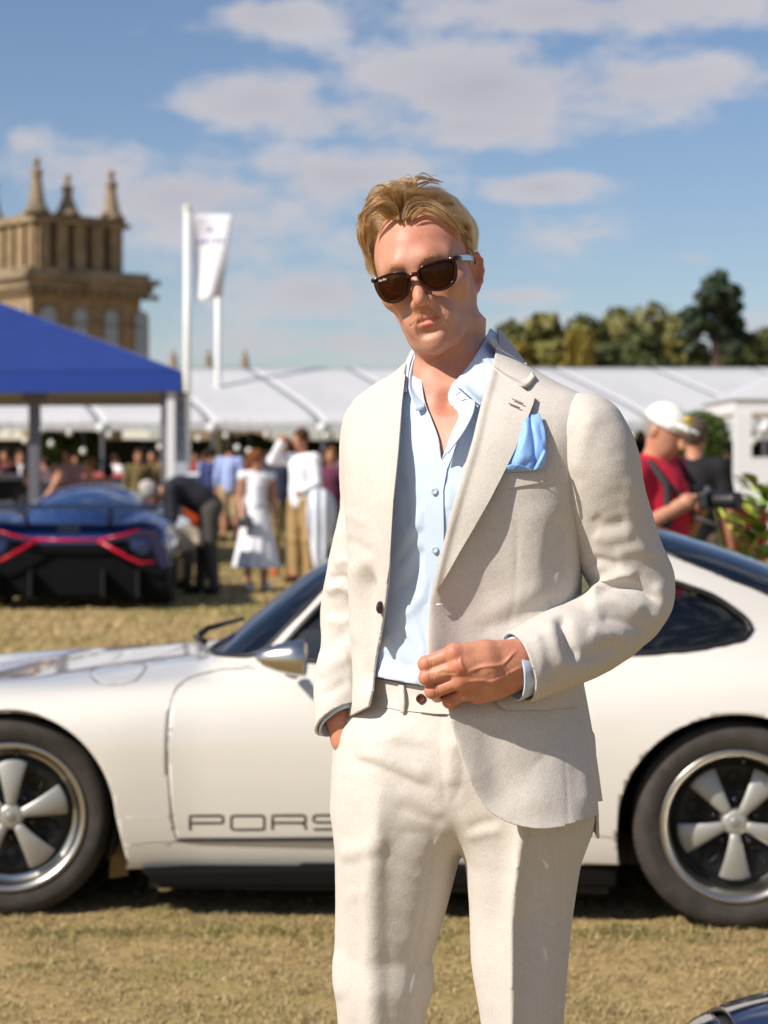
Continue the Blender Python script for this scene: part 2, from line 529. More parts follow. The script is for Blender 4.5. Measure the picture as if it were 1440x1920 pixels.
def vnoise(x, y, s, seed):
    g_ = np.random.default_rng(seed).random((256, 256)); u, v = x * s, y * s
    i, j = np.floor(u).astype(int), np.floor(v).astype(int); a, b = u - i, v - j; a = a * a * (3 - 2 * a); b = b * b * (3 - 2 * b)
    i0, i1, j0, j1 = i % 256, (i + 1) % 256, j % 256, (j + 1) % 256
    return ((g_[i0, j0] * (1 - a) + g_[i1, j0] * a) * (1 - b) + (g_[i0, j1] * (1 - a) + g_[i1, j1] * a) * b) * 2 - 1
def grass(name, n, x0, x1, y0, y1, hgt, wid, flat, seed, dens_pow=1.0):
    r = np.random.default_rng(seed)
    y = y0 + (y1 - y0) * r.random(n) ** dens_pow; x = x0 + (x1 - x0) * r.random(n)
    k = np.abs(x) < y * .23 + .5; x, y = x[k], y[k]; n = len(x)
    p0 = np.stack([x, y, 0 * x], 1)
    gn = np.clip(vnoise(x, y, 1.1, seed) * .55 + vnoise(x, y, 3.1, seed + 7) * .75 + vnoise(x, y, 11, seed + 3) * .55 - .36, 0, 1)
    clump = np.clip(.65 + .45 * vnoise(x, y, 9, seed + 1) + .45 * vnoise(x, y, 27, seed + 2), .12, 1.5)
    # taller and greener where wheels and sills keep it from the mower
    near = np.exp(-((y - 5.95) / .10) ** 2) * ((x > -1.1) & (x < 1.0))
    h = hgt * clump * (.5 + .8 * r.random(n)) * (1 + .5 * gn + .5 * near)
    gn = np.clip(gn + near * .6, 0, 1)
    az = r.random(n) * 2 * math.pi; lean = flat * (.4 + .9 * r.random(n)) * (1 - .35 * gn)
    d = np.stack([np.cos(az), np.sin(az), 0 * az], 1); s = np.stack([-np.sin(az), np.cos(az), 0 * az], 1)
    w = wid * (.6 + .8 * r.random(n))[:, None] * .5
    up = np.array([0, 0, 1.0])
    m1 = p0 + d * (h * lean * .35)[:, None] + up * (h * .62)[:, None]
    tp = p0 + d * (h * lean)[:, None] + up * (h * np.clip(1.05 - .45 * lean, .12, 1))[:, None]
    V = np.stack([p0 - s * w, p0 + s * w, m1 + s * w * .8, m1 - s * w * .8, tp], 1).reshape(-1, 3)
    I = np.arange(n)[:, None] * 5
    T = np.concatenate([I + [0, 1, 2], I + [0, 2, 3], I + [3, 2, 4]])
    dry = np.array([.45, .34, .165]) * (.6 + .6 * r.random((n, 1))) + np.array([.05, .015, -.01]) * r.normal(size=(n, 1)) * .5
    grn = np.array([.15, .165, .035]) * (.6 + .7 * r.random((n, 1)))
    pick = (r.random(n) < gn * .85)[:, None]
    c = np.clip(np.where(pick, grn, dry), .02, .7)
    o = mk(name, V, T, M_BLADE, None, False)
    a = o.data.attributes.new('tint', 'FLOAT_COLOR', 'POINT')
    a.data.foreach_set('color', np.concatenate([np.repeat(c, 5, 0), np.ones((5 * n, 1))], 1).astype(np.float32).ravel())
    tag(o, 'short dry grass with green tufts', None, None, 'stuff')
    return o
grass('grass', 280000, -2.6, 2.6, 4.7, 9.5, .021, .0030, 2.1, 3, 1.0)
grass('far_grass', 70000, -9, 9, 9.5, 36, .045, .02, 1.0, 9, 1.3)
# ================================================================== the man in the cream suit
YM = F / 1250.0
TW = R(20.0); CT, ST = math.cos(TW), math.sin(TW)
def M(px, py, d=0.0): return P(px, py, YM + d)
def chain_px(pts): return np.array([M(a, b, d) for (a, b, d, r) in pts]), np.array([r for (_, _, _, r) in pts])
M_SUIT = mat('cream_wool', (0.575, 0.532, 0.488), 0.9, sheen=0.10, spec=0.15)
M_LIN = mat('suit_lining', (0.20, 0.17, 0.15), 0.6)
M_SHIRT = mat('pale_blue_cotton', (0.55, 0.65, 0.80), 0.8, noise=0.015, nscale=700, spec=0.2, bump=0.03, bscale=1500, bdist=0.001)
M_SKIN = None
M_BTN = mat('brown_horn', (0.10, 0.035, 0.02), 0.35, noise=0.3, nscale=300)
M_PEARL = mat('pearl_button', (0.62, 0.72, 0.82), 0.25)
M_SQ = mat('blue_pocket_silk', (0.24, 0.44, 0.86), 0.55, noise=0.06, nscale=900, sheen=0.2)
def cloth_nodes(m, nscale=1.0):
    N, L = m.node_tree.nodes, m.node_tree.links
    b = N['Principled BSDF']; tc = N.new('ShaderNodeTexCoord')
    # herringbone: a fine diagonal rib whose slope flips from stripe to stripe, plus wool nap
    sp = N.new('ShaderNodeSeparateXYZ'); L.new(tc.outputs['Object'], sp.inputs[0])
    def mt(op, a, c=None):
        n = N.new('ShaderNodeMath'); n.operation = op
        for i, v in enumerate((a, c)):
            if v is None: continue
            if isinstance(v, (int, float)): n.inputs[i].default_value = v
            else: L.new(v, n.inputs[i])
        return n.outputs[0]
    zig = mt('PINGPONG', sp.outputs[0], 0.006)
    ph = mt('MULTIPLY', mt('ADD', sp.outputs[2], zig), 2 * math.pi / 0.0026)
    rib = mt('MULTIPLY', mt('SINE', ph), 0.5)
    no = N.new('ShaderNodeTexNoise'); no.inputs['Scale'].default_value = 420; no.inputs['Detail'].default_value = 5
    L.new(tc.outputs['Object'], no.inputs['Vector'])
    no2 = N.new('ShaderNodeTexNoise'); no2.inputs['Scale'].default_value = 60; no2.inputs['Detail'].default_value = 4
    L.new(tc.outputs['Object'], no2.inputs['Vector'])
    yr = N.new('ShaderNodeTexNoise'); yr.inputs['Scale'].default_value = 330; yr.inputs['Detail'].default_value = 3; yr.inputs['Roughness'].default_value = .7
    L.new(tc.outputs['Object'], yr.inputs['Vector'])
    hb = mt('ADD', mt('MULTIPLY', rib, .05), mt('MULTIPLY', mt('SUBTRACT', yr.outputs[0], .5), .50))
    hb = mt('ADD', hb, mt('MULTIPLY', mt('SUBTRACT', no2.outputs[0], .5), .10))
    gain = mt('ADD', hb, 1.0)
    vm = N.new('ShaderNodeVectorMath'); vm.operation = 'SCALE'; vm.inputs[0].default_value = b.inputs['Base Color'].default_value[:3]
    L.new(gain, vm.inputs['Scale']); L.new(vm.outputs[0], b.inputs['Base Color'])
    h = mt('ADD', mt('ADD', mt('MULTIPLY', rib, 0.04), no.outputs[0]), mt('MULTIPLY', no2.outputs[0], 1.2))
    bp = N.new('ShaderNodeBump'); bp.inputs['Strength'].default_value = 0.45; bp.inputs['Distance'].default_value = 0.0010
    L.new(h, bp.inputs['Height']); L.new(bp.outputs[0], b.inputs['Normal'])
cloth_nodes(M_SUIT)
def make_skin(name, base, red, mottled=True):
    m = bpy.data.materials.new(name); m.use_nodes = True
    N, L = m.node_tree.nodes, m.node_tree.links; b = N['Principled BSDF']
    tc = N.new('ShaderNodeTexCoord')
    n1 = N.new('ShaderNodeTexNoise'); n1.inputs['Scale'].default_value = 26; n1.inputs['Detail'].default_value = 5; L.new(tc.outputs['Object'], n1.inputs['Vector'])
    n2 = N.new('ShaderNodeTexNoise'); n2.inputs['Scale'].default_value = 700; n2.inputs['Detail'].default_value = 3; L.new(tc.outputs['Object'], n2.inputs['Vector'])
    mr = N.new('ShaderNodeMapRange'); mr.inputs['From Min'].default_value = .35; mr.inputs['From Max'].default_value = .7; L.new(n1.outputs[0], mr.inputs[0])
    mx = N.new('ShaderNodeMixRGB'); mx.inputs[1].default_value = (*base, 1); mx.inputs[2].default_value = (*red, 1); L.new(mr.outputs[0], mx.inputs[0])
    n3 = N.new('ShaderNodeTexNoise'); n3.inputs['Scale'].default_value = 240; n3.inputs['Detail'].default_value = 4; n3.inputs['Roughness'].default_value = .7; L.new(tc.outputs['Object'], n3.inputs['Vector'])
    mr3 = N.new('ShaderNodeMapRange'); mr3.inputs['From Min'].default_value = .3; mr3.inputs['From Max'].default_value = .7; mr3.inputs['To Min'].default_value = .89; mr3.inputs['To Max'].default_value = 1.09; L.new(n3.outputs[0], mr3.inputs[0])
    vs = N.new('ShaderNodeVectorMath'); vs.operation = 'SCALE'; L.new(mx.outputs[0], vs.inputs[0]); L.new(mr3.outputs[0], vs.inputs['Scale'])
    src = vs.outputs[0]
    if mottled:
        at = N.new('ShaderNodeAttribute'); at.attribute_name = 'tint'
        m2 = N.new('ShaderNodeMixRGB'); m2.blend_type = 'MULTIPLY'; m2.inputs[0].default_value = 1.0
        L.new(src, m2.inputs[1]); L.new(at.outputs['Color'], m2.inputs[2]); src = m2.outputs[0]
    L.new(src, b.inputs['Base Color'])
    b.inputs['Roughness'].default_value = 0.47; b.inputs['Specular IOR Level'].default_value = 0.38
    b.inputs['Subsurface Weight'].default_value = 0.25; b.inputs['Subsurface Radius'].default_value = (1, .33, .18); b.inputs['Subsurface Scale'].default_value = 0.008
    bp = N.new('ShaderNodeBump'); bp.inputs['Strength'].default_value = .22; bp.inputs['Distance'].default_value = .0008; L.new(n2.outputs[0], bp.inputs['Height']); L.new(bp.outputs[0], b.inputs['Normal'])
    return m
M_SKIN = make_skin('skin', (0.56, 0.285, 0.195), (0.51, 0.225, 0.150))

# --- torso: a stack of soft oval sections; silhouette columns xl, xr (photo columns at this distance), depth front and back
TT = np.array([  # row,  xl,  xr, front, back
    (600, 812, 912, .020, .085), (640, 792, 925, .030, .095), (690, 745, 990, .045, .105), (720, 697, 1045, .060, .115), (752, 660, 1105, .076, .120),
    (790, 646, 1122, .094, .125), (850, 644, 1110, .113, .125), (950, 650, 1094, .126, .12), (1050, 656, 1086, .124, .115), (1150, 660, 1084, .118, .11),
    (1250, 660, 1088, .118, .11), (1400, 650, 1101, .124, .12), (1560, 646, 1114, .128, .125), (1620, 646, 1116, .128, .125)], float)
def torso_uv(p, tab):
    q = HZ - (p[:, 2] - CH) * 1250
    xl = spl(q, tab[:, 0], tab[:, 1]); xr = spl(q, tab[:, 0], tab[:, 2])
    cx = ((xl + xr) / 2 - 720) / 1250; w = (xr - xl) / 2 / 1250
    dx, dy = p[:, 0] - cx, p[:, 1] - YM
    return q, w, dx * CT - dy * ST, dx * ST + dy * CT
def torso(p, da=0.0, db=0.0, tab=TT, pw=2.35):
    q, w, u, v = torso_uv(p, tab)
    bf = spl(q, tab[:, 0], tab[:, 3]) - db; bb = spl(q, tab[:, 0], tab[:, 4]) - db
    b = np.maximum(np.where(v < 0, bf, bb), 0.012)
    bm = 0.5 * (bf + bb)
    a = np.sqrt(np.maximum((w - da) ** 2 - (bm * ST) ** 2, 4e-4)) / CT
    k = (np.abs(u / a) ** pw + np.abs(v / b) ** pw) ** (1 / pw)
    return np.maximum((k - 1) * np.minimum(a, b) * 0.9, (606 - q) / 1250)
def raycast(f, px, py, lo=-0.36, hi=0.25, n=150):
    px = np.atleast_1d(np.asarray(px, float)); py = np.atleast_1d(np.asarray(py, float))
    ds = np.linspace(lo, hi, n); res = np.full(px.shape, np.nan)
    pts = lambda d: np.stack([(px - 720) / F * (YM + d), YM + d, CH + (HZ - py) / F * (YM + d)], 1)
    prev = np.full(px.shape, lo); done = np.zeros(px.shape, bool); a = prev.copy(); b = prev.copy()
    for d in ds:
        v = f(pts(np.full(px.shape, d))) < 0
        k = v & ~done
        a[k] = d - (ds[1] - ds[0]); b[k] = d; done |= v
    for _ in range(12):
        mdp = (a + b) / 2; v = f(pts(mdp)) < 0
        b = np.where(v, mdp, b); a = np.where(v, a, mdp)
    res[done] = b[done]
    return res
def on(f, pts, off=0.0):
    """points given as photo columns and rows, laid on surface f and lifted by off (or a third value per point)"""
    p = np.array([q[:2] for q in pts], float); o = np.array([q[2] if len(q) > 2 else off for q in pts], float)
    d = raycast(f, p[:, 0], p[:, 1])
    if np.isnan(d).any():
        ok = ~np.isnan(d); d = np.interp(np.arange(len(d)), np.where(ok)[0], d[ok]) if ok.any() else np.zeros(len(d))
    return np.array([M(p[i, 0], p[i, 1], d[i] - o[i]) for i in range(len(p))])
def folds(V, N_, lst, only_front=True):
    """push cloth out or in along traced fold lines: (points, width px, height mm, profile)"""
    px, py = proj(V); h = np.zeros(len(V))
    fr = np.clip(-N_[:, 1] * 2.5 + 0.3, 0, 1) if only_front else np.ones(len(V))
    for (pts, w, amp, *kind) in lst:
        kind = kind[0] if kind else 'g'
        pts = crom(np.array(pts, float), 5)
        lo = pts.min(0) - 4 * w; hi = pts.max(0) + 4 * w
        k = np.where((px > lo[0]) & (px < hi[0]) & (py > lo[1]) & (py < hi[1]) & (fr > 0))[0]
        if not len(k): continue
        d, t, s = linedist(px[k], py[k], pts)
        tap = np.clip(np.minimum(t, 1 - t) * 5, 0, 1) if kind[-1] != '!' else np.ones(len(k))
        tap = tap * tap * (3 - 2 * tap)
        c = kind[0]
        if c == 'g': v = np.exp(-(d / w) ** 2)
        elif c == 's': v = np.exp(-d / w)
        elif c == 'a': v = np.where(s > 0, np.exp(-(d / w) ** 2), np.exp(-(d / (w * .35)) ** 2))
        elif c == 'b': v = np.where(s < 0, np.exp(-(d / w) ** 2), np.exp(-(d / (w * .35)) ** 2))
        h[k] += amp * 1e-3 * v * tap * fr[k]
    return V + N_ * h[:, None]
MAN_LOC = (float(M(860, 1562)[0]), YM, 0.0)
man = thing('person', 'man in a cream suit and sunglasses standing in front of the white car', 'person', MAN_LOC)
def relax(V, Fc, it=2, lam=.5):
    T = tri(Fc); n = len(V)
    E = np.concatenate([T[:, [0, 1]], T[:, [1, 2]], T[:, [2, 0]]]); key = np.sort(E, 1)
    u, cnt = np.unique(key[:, 0].astype(np.int64) * n + key[:, 1], return_counts=True)
    a, b = u // n, u % n; bd = np.zeros(n, bool); e = cnt == 1; bd[a[e]] = True; bd[b[e]] = True
    deg = np.bincount(a, minlength=n) + np.bincount(b, minlength=n)
    for _ in range(it):
        s_ = np.stack([np.bincount(a, V[b, k], n) + np.bincount(b, V[a, k], n) for k in range(3)], 1)
        m_ = s_ / np.maximum(deg, 1)[:, None]
        V = np.where(bd[:, None], V, V + lam * (m_ - V))
    return V
def part(name, V, Q, m, thick=0.0, off=-1.0, parent=None):
    o = mk(name, V, Q, m, parent or man, True, MAN_LOC)
    if thick: solid(o, thick, off)
    return o

def lift_low(d, y):
    t = np.clip((y - 1230) / 110, 0, 1); t = t * t * (3 - 2 * t)
    return .060 * t * np.clip(1 - d / 235, 0, 1)
def thicken(V, T, vec):
    T = tri(T); n = len(V)
    E = np.concatenate([T[:, [0, 1]], T[:, [1, 2]], T[:, [2, 0]]])
    key = np.sort(E, 1); u, inv, cnt = np.unique(key[:, 0].astype(np.int64) * n + key[:, 1], return_inverse=True, return_counts=True)
    B = E[cnt[inv.ravel()] == 1]
    W_ = V + np.asarray(vec)
    S = np.concatenate([np.stack([B[:, 1], B[:, 0], B[:, 0] + n], 1), np.stack([B[:, 1], B[:, 0] + n, B[:, 1] + n], 1)])
    return np.concatenate([V, W_]), np.concatenate([T, T[:, ::-1] + n, S])
def build_jacket():
    J = lambda p: torso(p)
    lo = (-0.08, YM - .2, M(0, 1600)[2]); hi = (0.36, YM + .2, M(0, 622)[2])
    V, Q = sdfmesh(J, lo, hi, .0058, 1, 3)
    N_ = vnorm(V, Q); px, py = proj(V)
    # front edge of the left panel is pulled forward by the hand; both edges roll away from the shirt
    edgeL = [(940, 600), (935, 640), (922, 690), (903, 757), (887, 825), (866, 895), (848, 955), (826, 1040), (813, 1095), (806, 1130), (803, 1180), (803, 1230), (815, 1270), (835, 1310), (850, 1370), (872, 1440), (900, 1500), (940, 1535), (985, 1550), (1040, 1553), (1112, 1530)]
    edgeR = [(768, 640), (757, 700), (752, 760), (745, 850), (736, 940), (730, 1040), (728, 1080), (722, 1130), (714, 1180), (706, 1220), (697, 1290), (690, 1325)]
    eL, eR = crom(edgeL, 6), crom(edgeR, 6)
    fr = np.clip(-N_[:, 1] * 3, 0, 1)
    dL, _, _ = linedist(px, py, eL[:-30]); dR, _, _ = linedist(px, py, eR)
    A = spl(py, [640, 720, 850, 1000, 1120, 1230, 1330, 1450, 1550], [.003, .006, .012, .027, .036, .036, .020, .010, .006])
    lift = A * np.exp(-(dL / 52) ** 1.5) * (px > 780)
    dF, _, _ = linedist(px, py, eL)
    lift += lift_low(dF, py) * (px > 790)
    AR = spl(py, [640, 760, 900, 1050, 1200, 1320], [.004, .010, .016, .020, .022, .02])
    lift += AR * np.exp(-(dR / 40) ** 2) * (px < 800)
    V = V + np.stack([0 * lift, -lift * fr, 0 * lift], 1)
    N_ = vnorm(V, Q)
    V = folds(V, N_, [
        ([(686, 1050), (686, 1130), (688, 1230), (688, 1310)], 14, -19), ([(668, 1040), (655, 1130), (662, 1220)], 14, 5),
        ([(970, 955), (968, 1080), (960, 1150), (945, 1200)], 3.2, -1.3), ([(1042, 1040), (1030, 1160)], 3.2, -1.0),
        ([(1040, 1332), (1056, 1400), (1066, 1545)], 3.2, -.7, 'g!'), ([(1085, 1330), (1098, 1440), (1100, 1530)], 14, 4),
        ([(1000, 930), (1010, 1050), (990, 1150)], 40, 3), ([(1060, 960), (1040, 1020), (1025, 1120)], 16, -4), ([(990, 1330), (1010, 1440), (1000, 1540)], 45, 5),
        ([(930, 1340), (925, 1430), (950, 1530)], 28, -3), ([(686, 820), (684, 1000)], 3.0, -.8), ([(672, 760), (662, 840), (655, 880)], 3.0, -1.2),
        ([(645, 960), (690, 985)], 10, 2), ([(648, 1010), (700, 1040)], 10, -2.5), ([(700, 850), (716, 960), (712, 1060)], 16, 3),
        ([(900, 1150), (980, 1120), (1070, 1060)], 20, 3), ([(880, 1180), (960, 1165), (1060, 1110)], 14, -3)])
    V = V + N_ * (wob(V, 26, 3) * .0018 + wob(V, 75, 4) * .0005)[:, None]
    V = relax(V, Q, 3); T = tri(Q); px, py = proj(V)
    _, _, _, v = torso_uv(V, TT)
    O = np.concatenate([eR, [(650, 1345), (600, 1350), (560, 1800), (1160, 1800), (1150, 1524)], eL[::-1]])
    def both(g1, V, T, vv): return clip(V, T, g1)
    g = -np.maximum(polysd(px, py, O), (v - 0.0) * 1250)
    V, T = clip(V, T, g)
    g = np.maximum(V[:, 2] * 0 + (HZ - 632 - (-(V[:, 2] - CH) * 1250 + 0) * -1) * 0 - 1, -1 + 0 * V[:, 2])
    q = HZ - (V[:, 2] - CH) * 1250
    V, T = clip(V, T, 634 - q)
    q = HZ - (V[:, 2] - CH) * 1250
    V, T = clip(V, T, q - 1556)
    o = part('suit_jacket', V, T, M_SUIT, .0045, -1)
    o.data.materials.append(M_LIN)
    return o, eL, eR
jacket, EL, ER = build_jacket()
def JS(p): return torso(p)
def lift_at(px, py, frac=1.0):
    d, _, _ = linedist(px, py, EL[:-30])
    A = spl(py, [640, 720, 850, 1000, 1120, 1230, 1330, 1450, 1550], [.003, .006, .012, .027, .036, .036, .020, .010, .006])
    dF, _, _ = linedist(px, py, EL)
    return A * np.exp(-(d / 52) ** 1.5) + lift_low(dF, py), A
def patch(name, poly, off, thick, m, parent, liftfn=None, step=3.5, f=JS, smoothpoly=True, fl=None):
    """a piece of cloth cut to a traced outline and laid off surface f"""
    pl = crom(poly, 6, True) if smoothpoly else np.asarray(poly, float)
    lo, hi = pl.min(0) - step, pl.max(0) + step
    xs = np.arange(lo[0], hi[0] + step, step); ys = np.arange(lo[1], hi[1] + step, step)
    X, Yg = np.meshgrid(xs, ys); n, k = X.shape
    d = raycast(f, X.ravel(), Yg.ravel(), n=110).reshape(n, k)
    for it in range(40):   # fill rays that miss
        b = np.isnan(d)
        if not b.any(): break
        pad = np.pad(d, 1, constant_values=np.nan)
        nb = np.nanmean(np.stack([pad[:-2, 1:-1], pad[2:, 1:-1], pad[1:-1, :-2], pad[1:-1, 2:]]), 0)
        d = np.where(b, nb, d)
    x, y = X.ravel(), Yg.ravel()
    o = off + (liftfn(x, y) if liftfn else 0)
    dd = d.ravel() - o
    V = np.stack([(x - 720) / F * (YM + dd), YM + dd, CH + (HZ - y) / F * (YM + dd)], 1)
    I = np.arange(n * k).reshape(n, k)
    Q = np.stack([I[:-1, :-1], I[1:, :-1], I[1:, 1:], I[:-1, 1:]], -1).reshape(-1, 4)
    if fl: V = folds(V, vnorm(V, Q), fl, False)
    V, T = clip(V, tri(Q), polysd(x, y, pl))
    V, T = thicken(V, T, (0, thick, 0))
    o = part(name, V, T, m, 0, -1, parent)
    em = o.modifiers.new('crisp', 'EDGE_SPLIT'); em.split_angle = R(50)
    return o
import warnings; warnings.filterwarnings('ignore')

# lapel and collar of the left front
def lap_lift(x, y):
    l, A = lift_at(x, y)
    d, _, _ = linedist(x, y, EL[:-30])
    return A * (1 - 0.22 * np.clip(d / 110, 0, 1)) + .005 * np.exp(-((d - 4) / 9) ** 2)
lapel = [(924, 690), (944, 706), (979, 727), (1003, 744), (1000, 757), (985, 795), (965, 845), (944, 888), (920, 935), (890, 988), (862, 1035), (838, 1078), (819, 1108), (809, 1122), (812, 1095), (826, 1040), (848, 955), (866, 895), (887, 825), (903, 757), (912, 722)]
patch('lapel', lapel, .0045, .004, M_SUIT, jacket, lap_lift, smoothpoly=False, step=2.6, fl=[([(940, 715), (925, 800), (890, 900), (845, 1020)], 45, 3)])
collarp = [(924, 622), (938, 628), (962, 652), (985, 678), (1003, 704), (1000, 711), (981, 724), (944, 706), (912, 690), (922, 655)]
cl3 = on(JS, [(923, 690), (946, 708), (982, 725), (1003, 706)], .010)
V, Q = sheet([[M(932, 617, .10), M(935, 618, .102), M(938, 621, .103), M(941, 626, .10)], [M(935, 645, .045), M(946, 647, .046), M(957, 651, .046), M(968, 659, .04)],
              [M(930, 668, .004), M(948, 679, -.006), M(970, 689, -.014), M(989, 685, -.008)], list(cl3)], 26, 18)
part('collar', V, Q, M_SUIT, .0045, 0, jacket)
lapelR = [(760, 700), (742, 706), (722, 735), (716, 800), (706, 880), (704, 960), (712, 1040), (724, 1100), (730, 1060), (731, 1040), (737, 940), (746, 850), (753, 760)]
def liftR(x, y):
    d, _, _ = linedist(x, y, ER)
    return spl(y, [640, 760, 900, 1050, 1200, 1320], [.004, .010, .016, .020, .022, .02]) * np.exp(-(d / 60) ** 2) 
patch('lapel', lapelR, .0050, .004, M_SUIT, jacket, liftR, smoothpoly=False, step=2.6)
# breast welt, flap, buttonholes, button
patch('breast_pocket', [(943, 883), (982, 879), (1021, 875), (1020, 890), (1018, 905), (978, 911), (930, 921)], .003, .003, M_SUIT, jacket, lambda x, y: lift_at(x, y)[0], smoothpoly=False, step=2.6)
patch('pocket_flap', [(926, 1285), (927, 1308), (934, 1322), (948, 1331), (1020, 1331), (1089, 1325), (1088, 1262)], .0085, .005, M_SUIT, jacket, lambda x, y: lift_at(x, y)[0], smoothpoly=False, step=3)
mb = MB()
for a, b in (((960, 748), (980, 757)), ((953, 756), (974, 765))):
    q = on(JS, [a, ((a[0]+b[0])/2, (a[1]+b[1])/2), b], .0115)
    q[:, 1] -= lap_lift(np.array([a[0], 970., b[0]]), np.array([a[1], 755., b[1]])) * .9
    mb.tube(q, .0009, 5)
mb.build('buttonhole', mat('tan_thread', (.20, .14, .10), .9), jacket, True, MAN_LOC)
q = on(JS, [(817, 1131), (832, 1130)], .0055); q[:, 1] -= lift_at(np.array([817., 832]), np.array([1131., 1130]))[0]
MB().tube(q, .0014, 6).build('buttonhole', mat('white_thread', (.8, .78, .75), .9), jacket, True, MAN_LOC)
q = on(JS, [(712, 1139)], .026)[0]
o = MB().lathe([(0, -.002), (.009, -.002), (.0095, 0), (.008, .002), (.004, .0012), (0, .0012)], (0, 0, 0), 'y', 20).build('button', M_BTN, jacket, True)
o.location = Vector(q) - Vector(MAN_LOC); o.rotation_euler = (0, 0, R(62))
# rear vent flap behind the left hip
V, Q = sheet([[M(1040, 1268, .06), M(1050, 1390, .075), M(1060, 1500, .08)], [M(1084, 1270, .05), M(1098, 1390, .06), M(1106, 1503, .065)], [M(1090, 1268, .05), M(1112, 1390, .075), M(1128, 1502, .085)]], 16, 6)
part('vent_flap', V, Q, M_SUIT, .004, 0, jacket)

# --- sleeves
def sleeve(name, pts, lo, hi, cutpoly, fl, seed, k=.02, h=.0055):
    C, r = chain_px(pts)
    Cs = crom(C, 3); rs = np.array([np.interp(i / 3.0, np.arange(len(r)), r) for i in range(len(Cs))])
    f = lambda p: chain(p, Cs, rs, .012)
    V, Q = sdfmesh(f, C.min(0) - .085, C.max(0) + .085, h, 1, 3)
    N_ = vnorm(V, Q)
    V = folds(V, N_, fl)
    V = V + N_ * (wob(V, 30, seed) * .0022 + wob(V, 80, seed + 1) * .0006)[:, None]
    V = relax(V, Q, 1)
    V, T = clip(V, tri(Q), cutpoly(V))
    return part(name, V, T, M_SUIT, .004, -1, jacket), f
def plane_cut(a, n): 
    a = np.asarray(a); n = np.asarray(n, float); n = n / np.linalg.norm(n)
    return lambda V: (V - a) @ n
def plane3(a, b, c):
    n = np.cross(b - a, c - a); n /= np.linalg.norm(n)
    if n[2] > 0: n = -n
    return lambda V: (V - a) @ n
W0 = M(972, 1252, -.175); W1 = M(1030, 1228, -.145)
ndir = (W0 - W1) / np.linalg.norm(W0 - W1) + np.array([0, .22, .06])
sl_fold = [([(1100, 1132), (1128, 1096), (1165, 1078), (1200, 1080)], 10, 8), ([(1112, 1108), (1150, 1098), (1200, 1104), (1236, 1132)], 7, -8), ([(1095, 1140), (1150, 1128), (1215, 1150)], 13, 6),
    ([(1120, 1155), (1170, 1165), (1225, 1190)], 10, -4), ([(1048, 1150), (1062, 1190), (1070, 1220), (1088, 1236)], 11, -10), ([(1088, 1236), (1130, 1222), (1165, 1200)], 12, -6), ([(1030, 1160), (1040, 1215), (1060, 1260)], 15, 5),
    ([(1100, 1180), (1140, 1190), (1180, 1200)], 13, 4), ([(1150, 1040), (1195, 1030), (1225, 1050)], 12, 3), ([(1110, 1000), (1140, 1010), (1190, 1000)], 14, 3), ([(1110, 965), (1135, 985), (1180, 975)], 12, -3),
    ([(1120, 760), (1096, 820), (1080, 900)], 18, 3), ([(1000, 1180), (1015, 1240), (1010, 1300)], 12, 3), ([(1200, 880), (1180, 960), (1215, 1060)], 18, 3),
    ([(1090, 1060), (1120, 1050), (1170, 1062)], 9, -4), ([(1225, 1090), (1240, 1130), (1225, 1170)], 12, 4)]
sleeveL, fSL = sleeve('sleeve', [(1097, 812, -.066, .0585), (1117, 872, -.067, .0615), (1129, 935, -.055, .0605), (1157, 1030, -.035, .0605), (1192, 1118, -.03, .053), (1105, 1192, -.09, .056), (1032, 1224, -.14, .052), (972, 1252, -.175, .0475), (930, 1270, -.20, .045)],
    None, None, plane_cut(W0, ndir), sl_fold, 11)
sr_fold = [([(612, 1112), (640, 1100), (668, 1118)], 10, 6), ([(614, 1090), (640, 1082), (664, 1096)], 8, -5), ([(612, 1160), (640, 1168), (668, 1150)], 10, 4), ([(600, 1230), (622, 1205), (655, 1185)], 13, -5),
    ([(596, 1270), (625, 1245), (660, 1230)], 12, 4), ([(600, 1310), (630, 1290), (655, 1275)], 11, -3.5), ([(660, 1215), (664, 1270), (670, 1330)], 3, -1.2), ([(625, 1060), (650, 1052), (672, 1066)], 9, 4), ([(640, 990), (660, 1000), (690, 1010)], 12, 2.5)]
CR0 = M(634, 1362, .0)
sleeveR, fSR = sleeve('sleeve', [(702, 802, .05, .048), (698, 880, .06, .0485), (699, 960, .065, .0495), (678, 1070, .07, .050), (656, 1150, .07, .0395), (657, 1210, .055, .042), (642, 1275, .03, .039), (637, 1335, .008, .0345), (634, 1410, -.01, .032)],
    None, None, plane3(M(632, 1328, -.026), M(601, 1374, .012), M(667, 1334, .004)), sr_fold, 21)
# shirt cuffs
def tubechain(pts, k=.01):
    C, r = chain_px(pts); Cs = crom(C, 3); rs = np.array([np.interp(i / 3.0, np.arange(len(r)), r) for i in range(len(Cs))])
    return (lambda p: chain(p, Cs, rs, k)), C
f, C = tubechain([(1032, 1224, -.14, .043), (972, 1252, -.175, .0405), (900, 1284, -.215, .039)])
V, Q = sdfmesh(f, C.min(0) - .06, C.max(0) + .06, .005, 1)
V, T = clip(V, tri(Q), plane_cut(M(962, 1253, -.182), ndir + np.array([0, .05, .12]))(V))
V, T = clip(V, T, -plane_cut(W1, ndir)(V))
CUFFS = [part('shirt_cuff', V, T, M_SHIRT, .0025, -1)]
f, C = tubechain([(645, 1290, .03, .032), (638, 1340, .008, .029), (634, 1420, -.01, .027)])
V, Q = sdfmesh(f, C.min(0) - .05, C.max(0) + .05, .0045, 1)
V, T = clip(V, tri(Q), plane3(M(632, 1335, -.022), M(604, 1380, .014), M(664, 1341, .006))(V))
V, T = clip(V, T, 1300 - proj(V)[1])
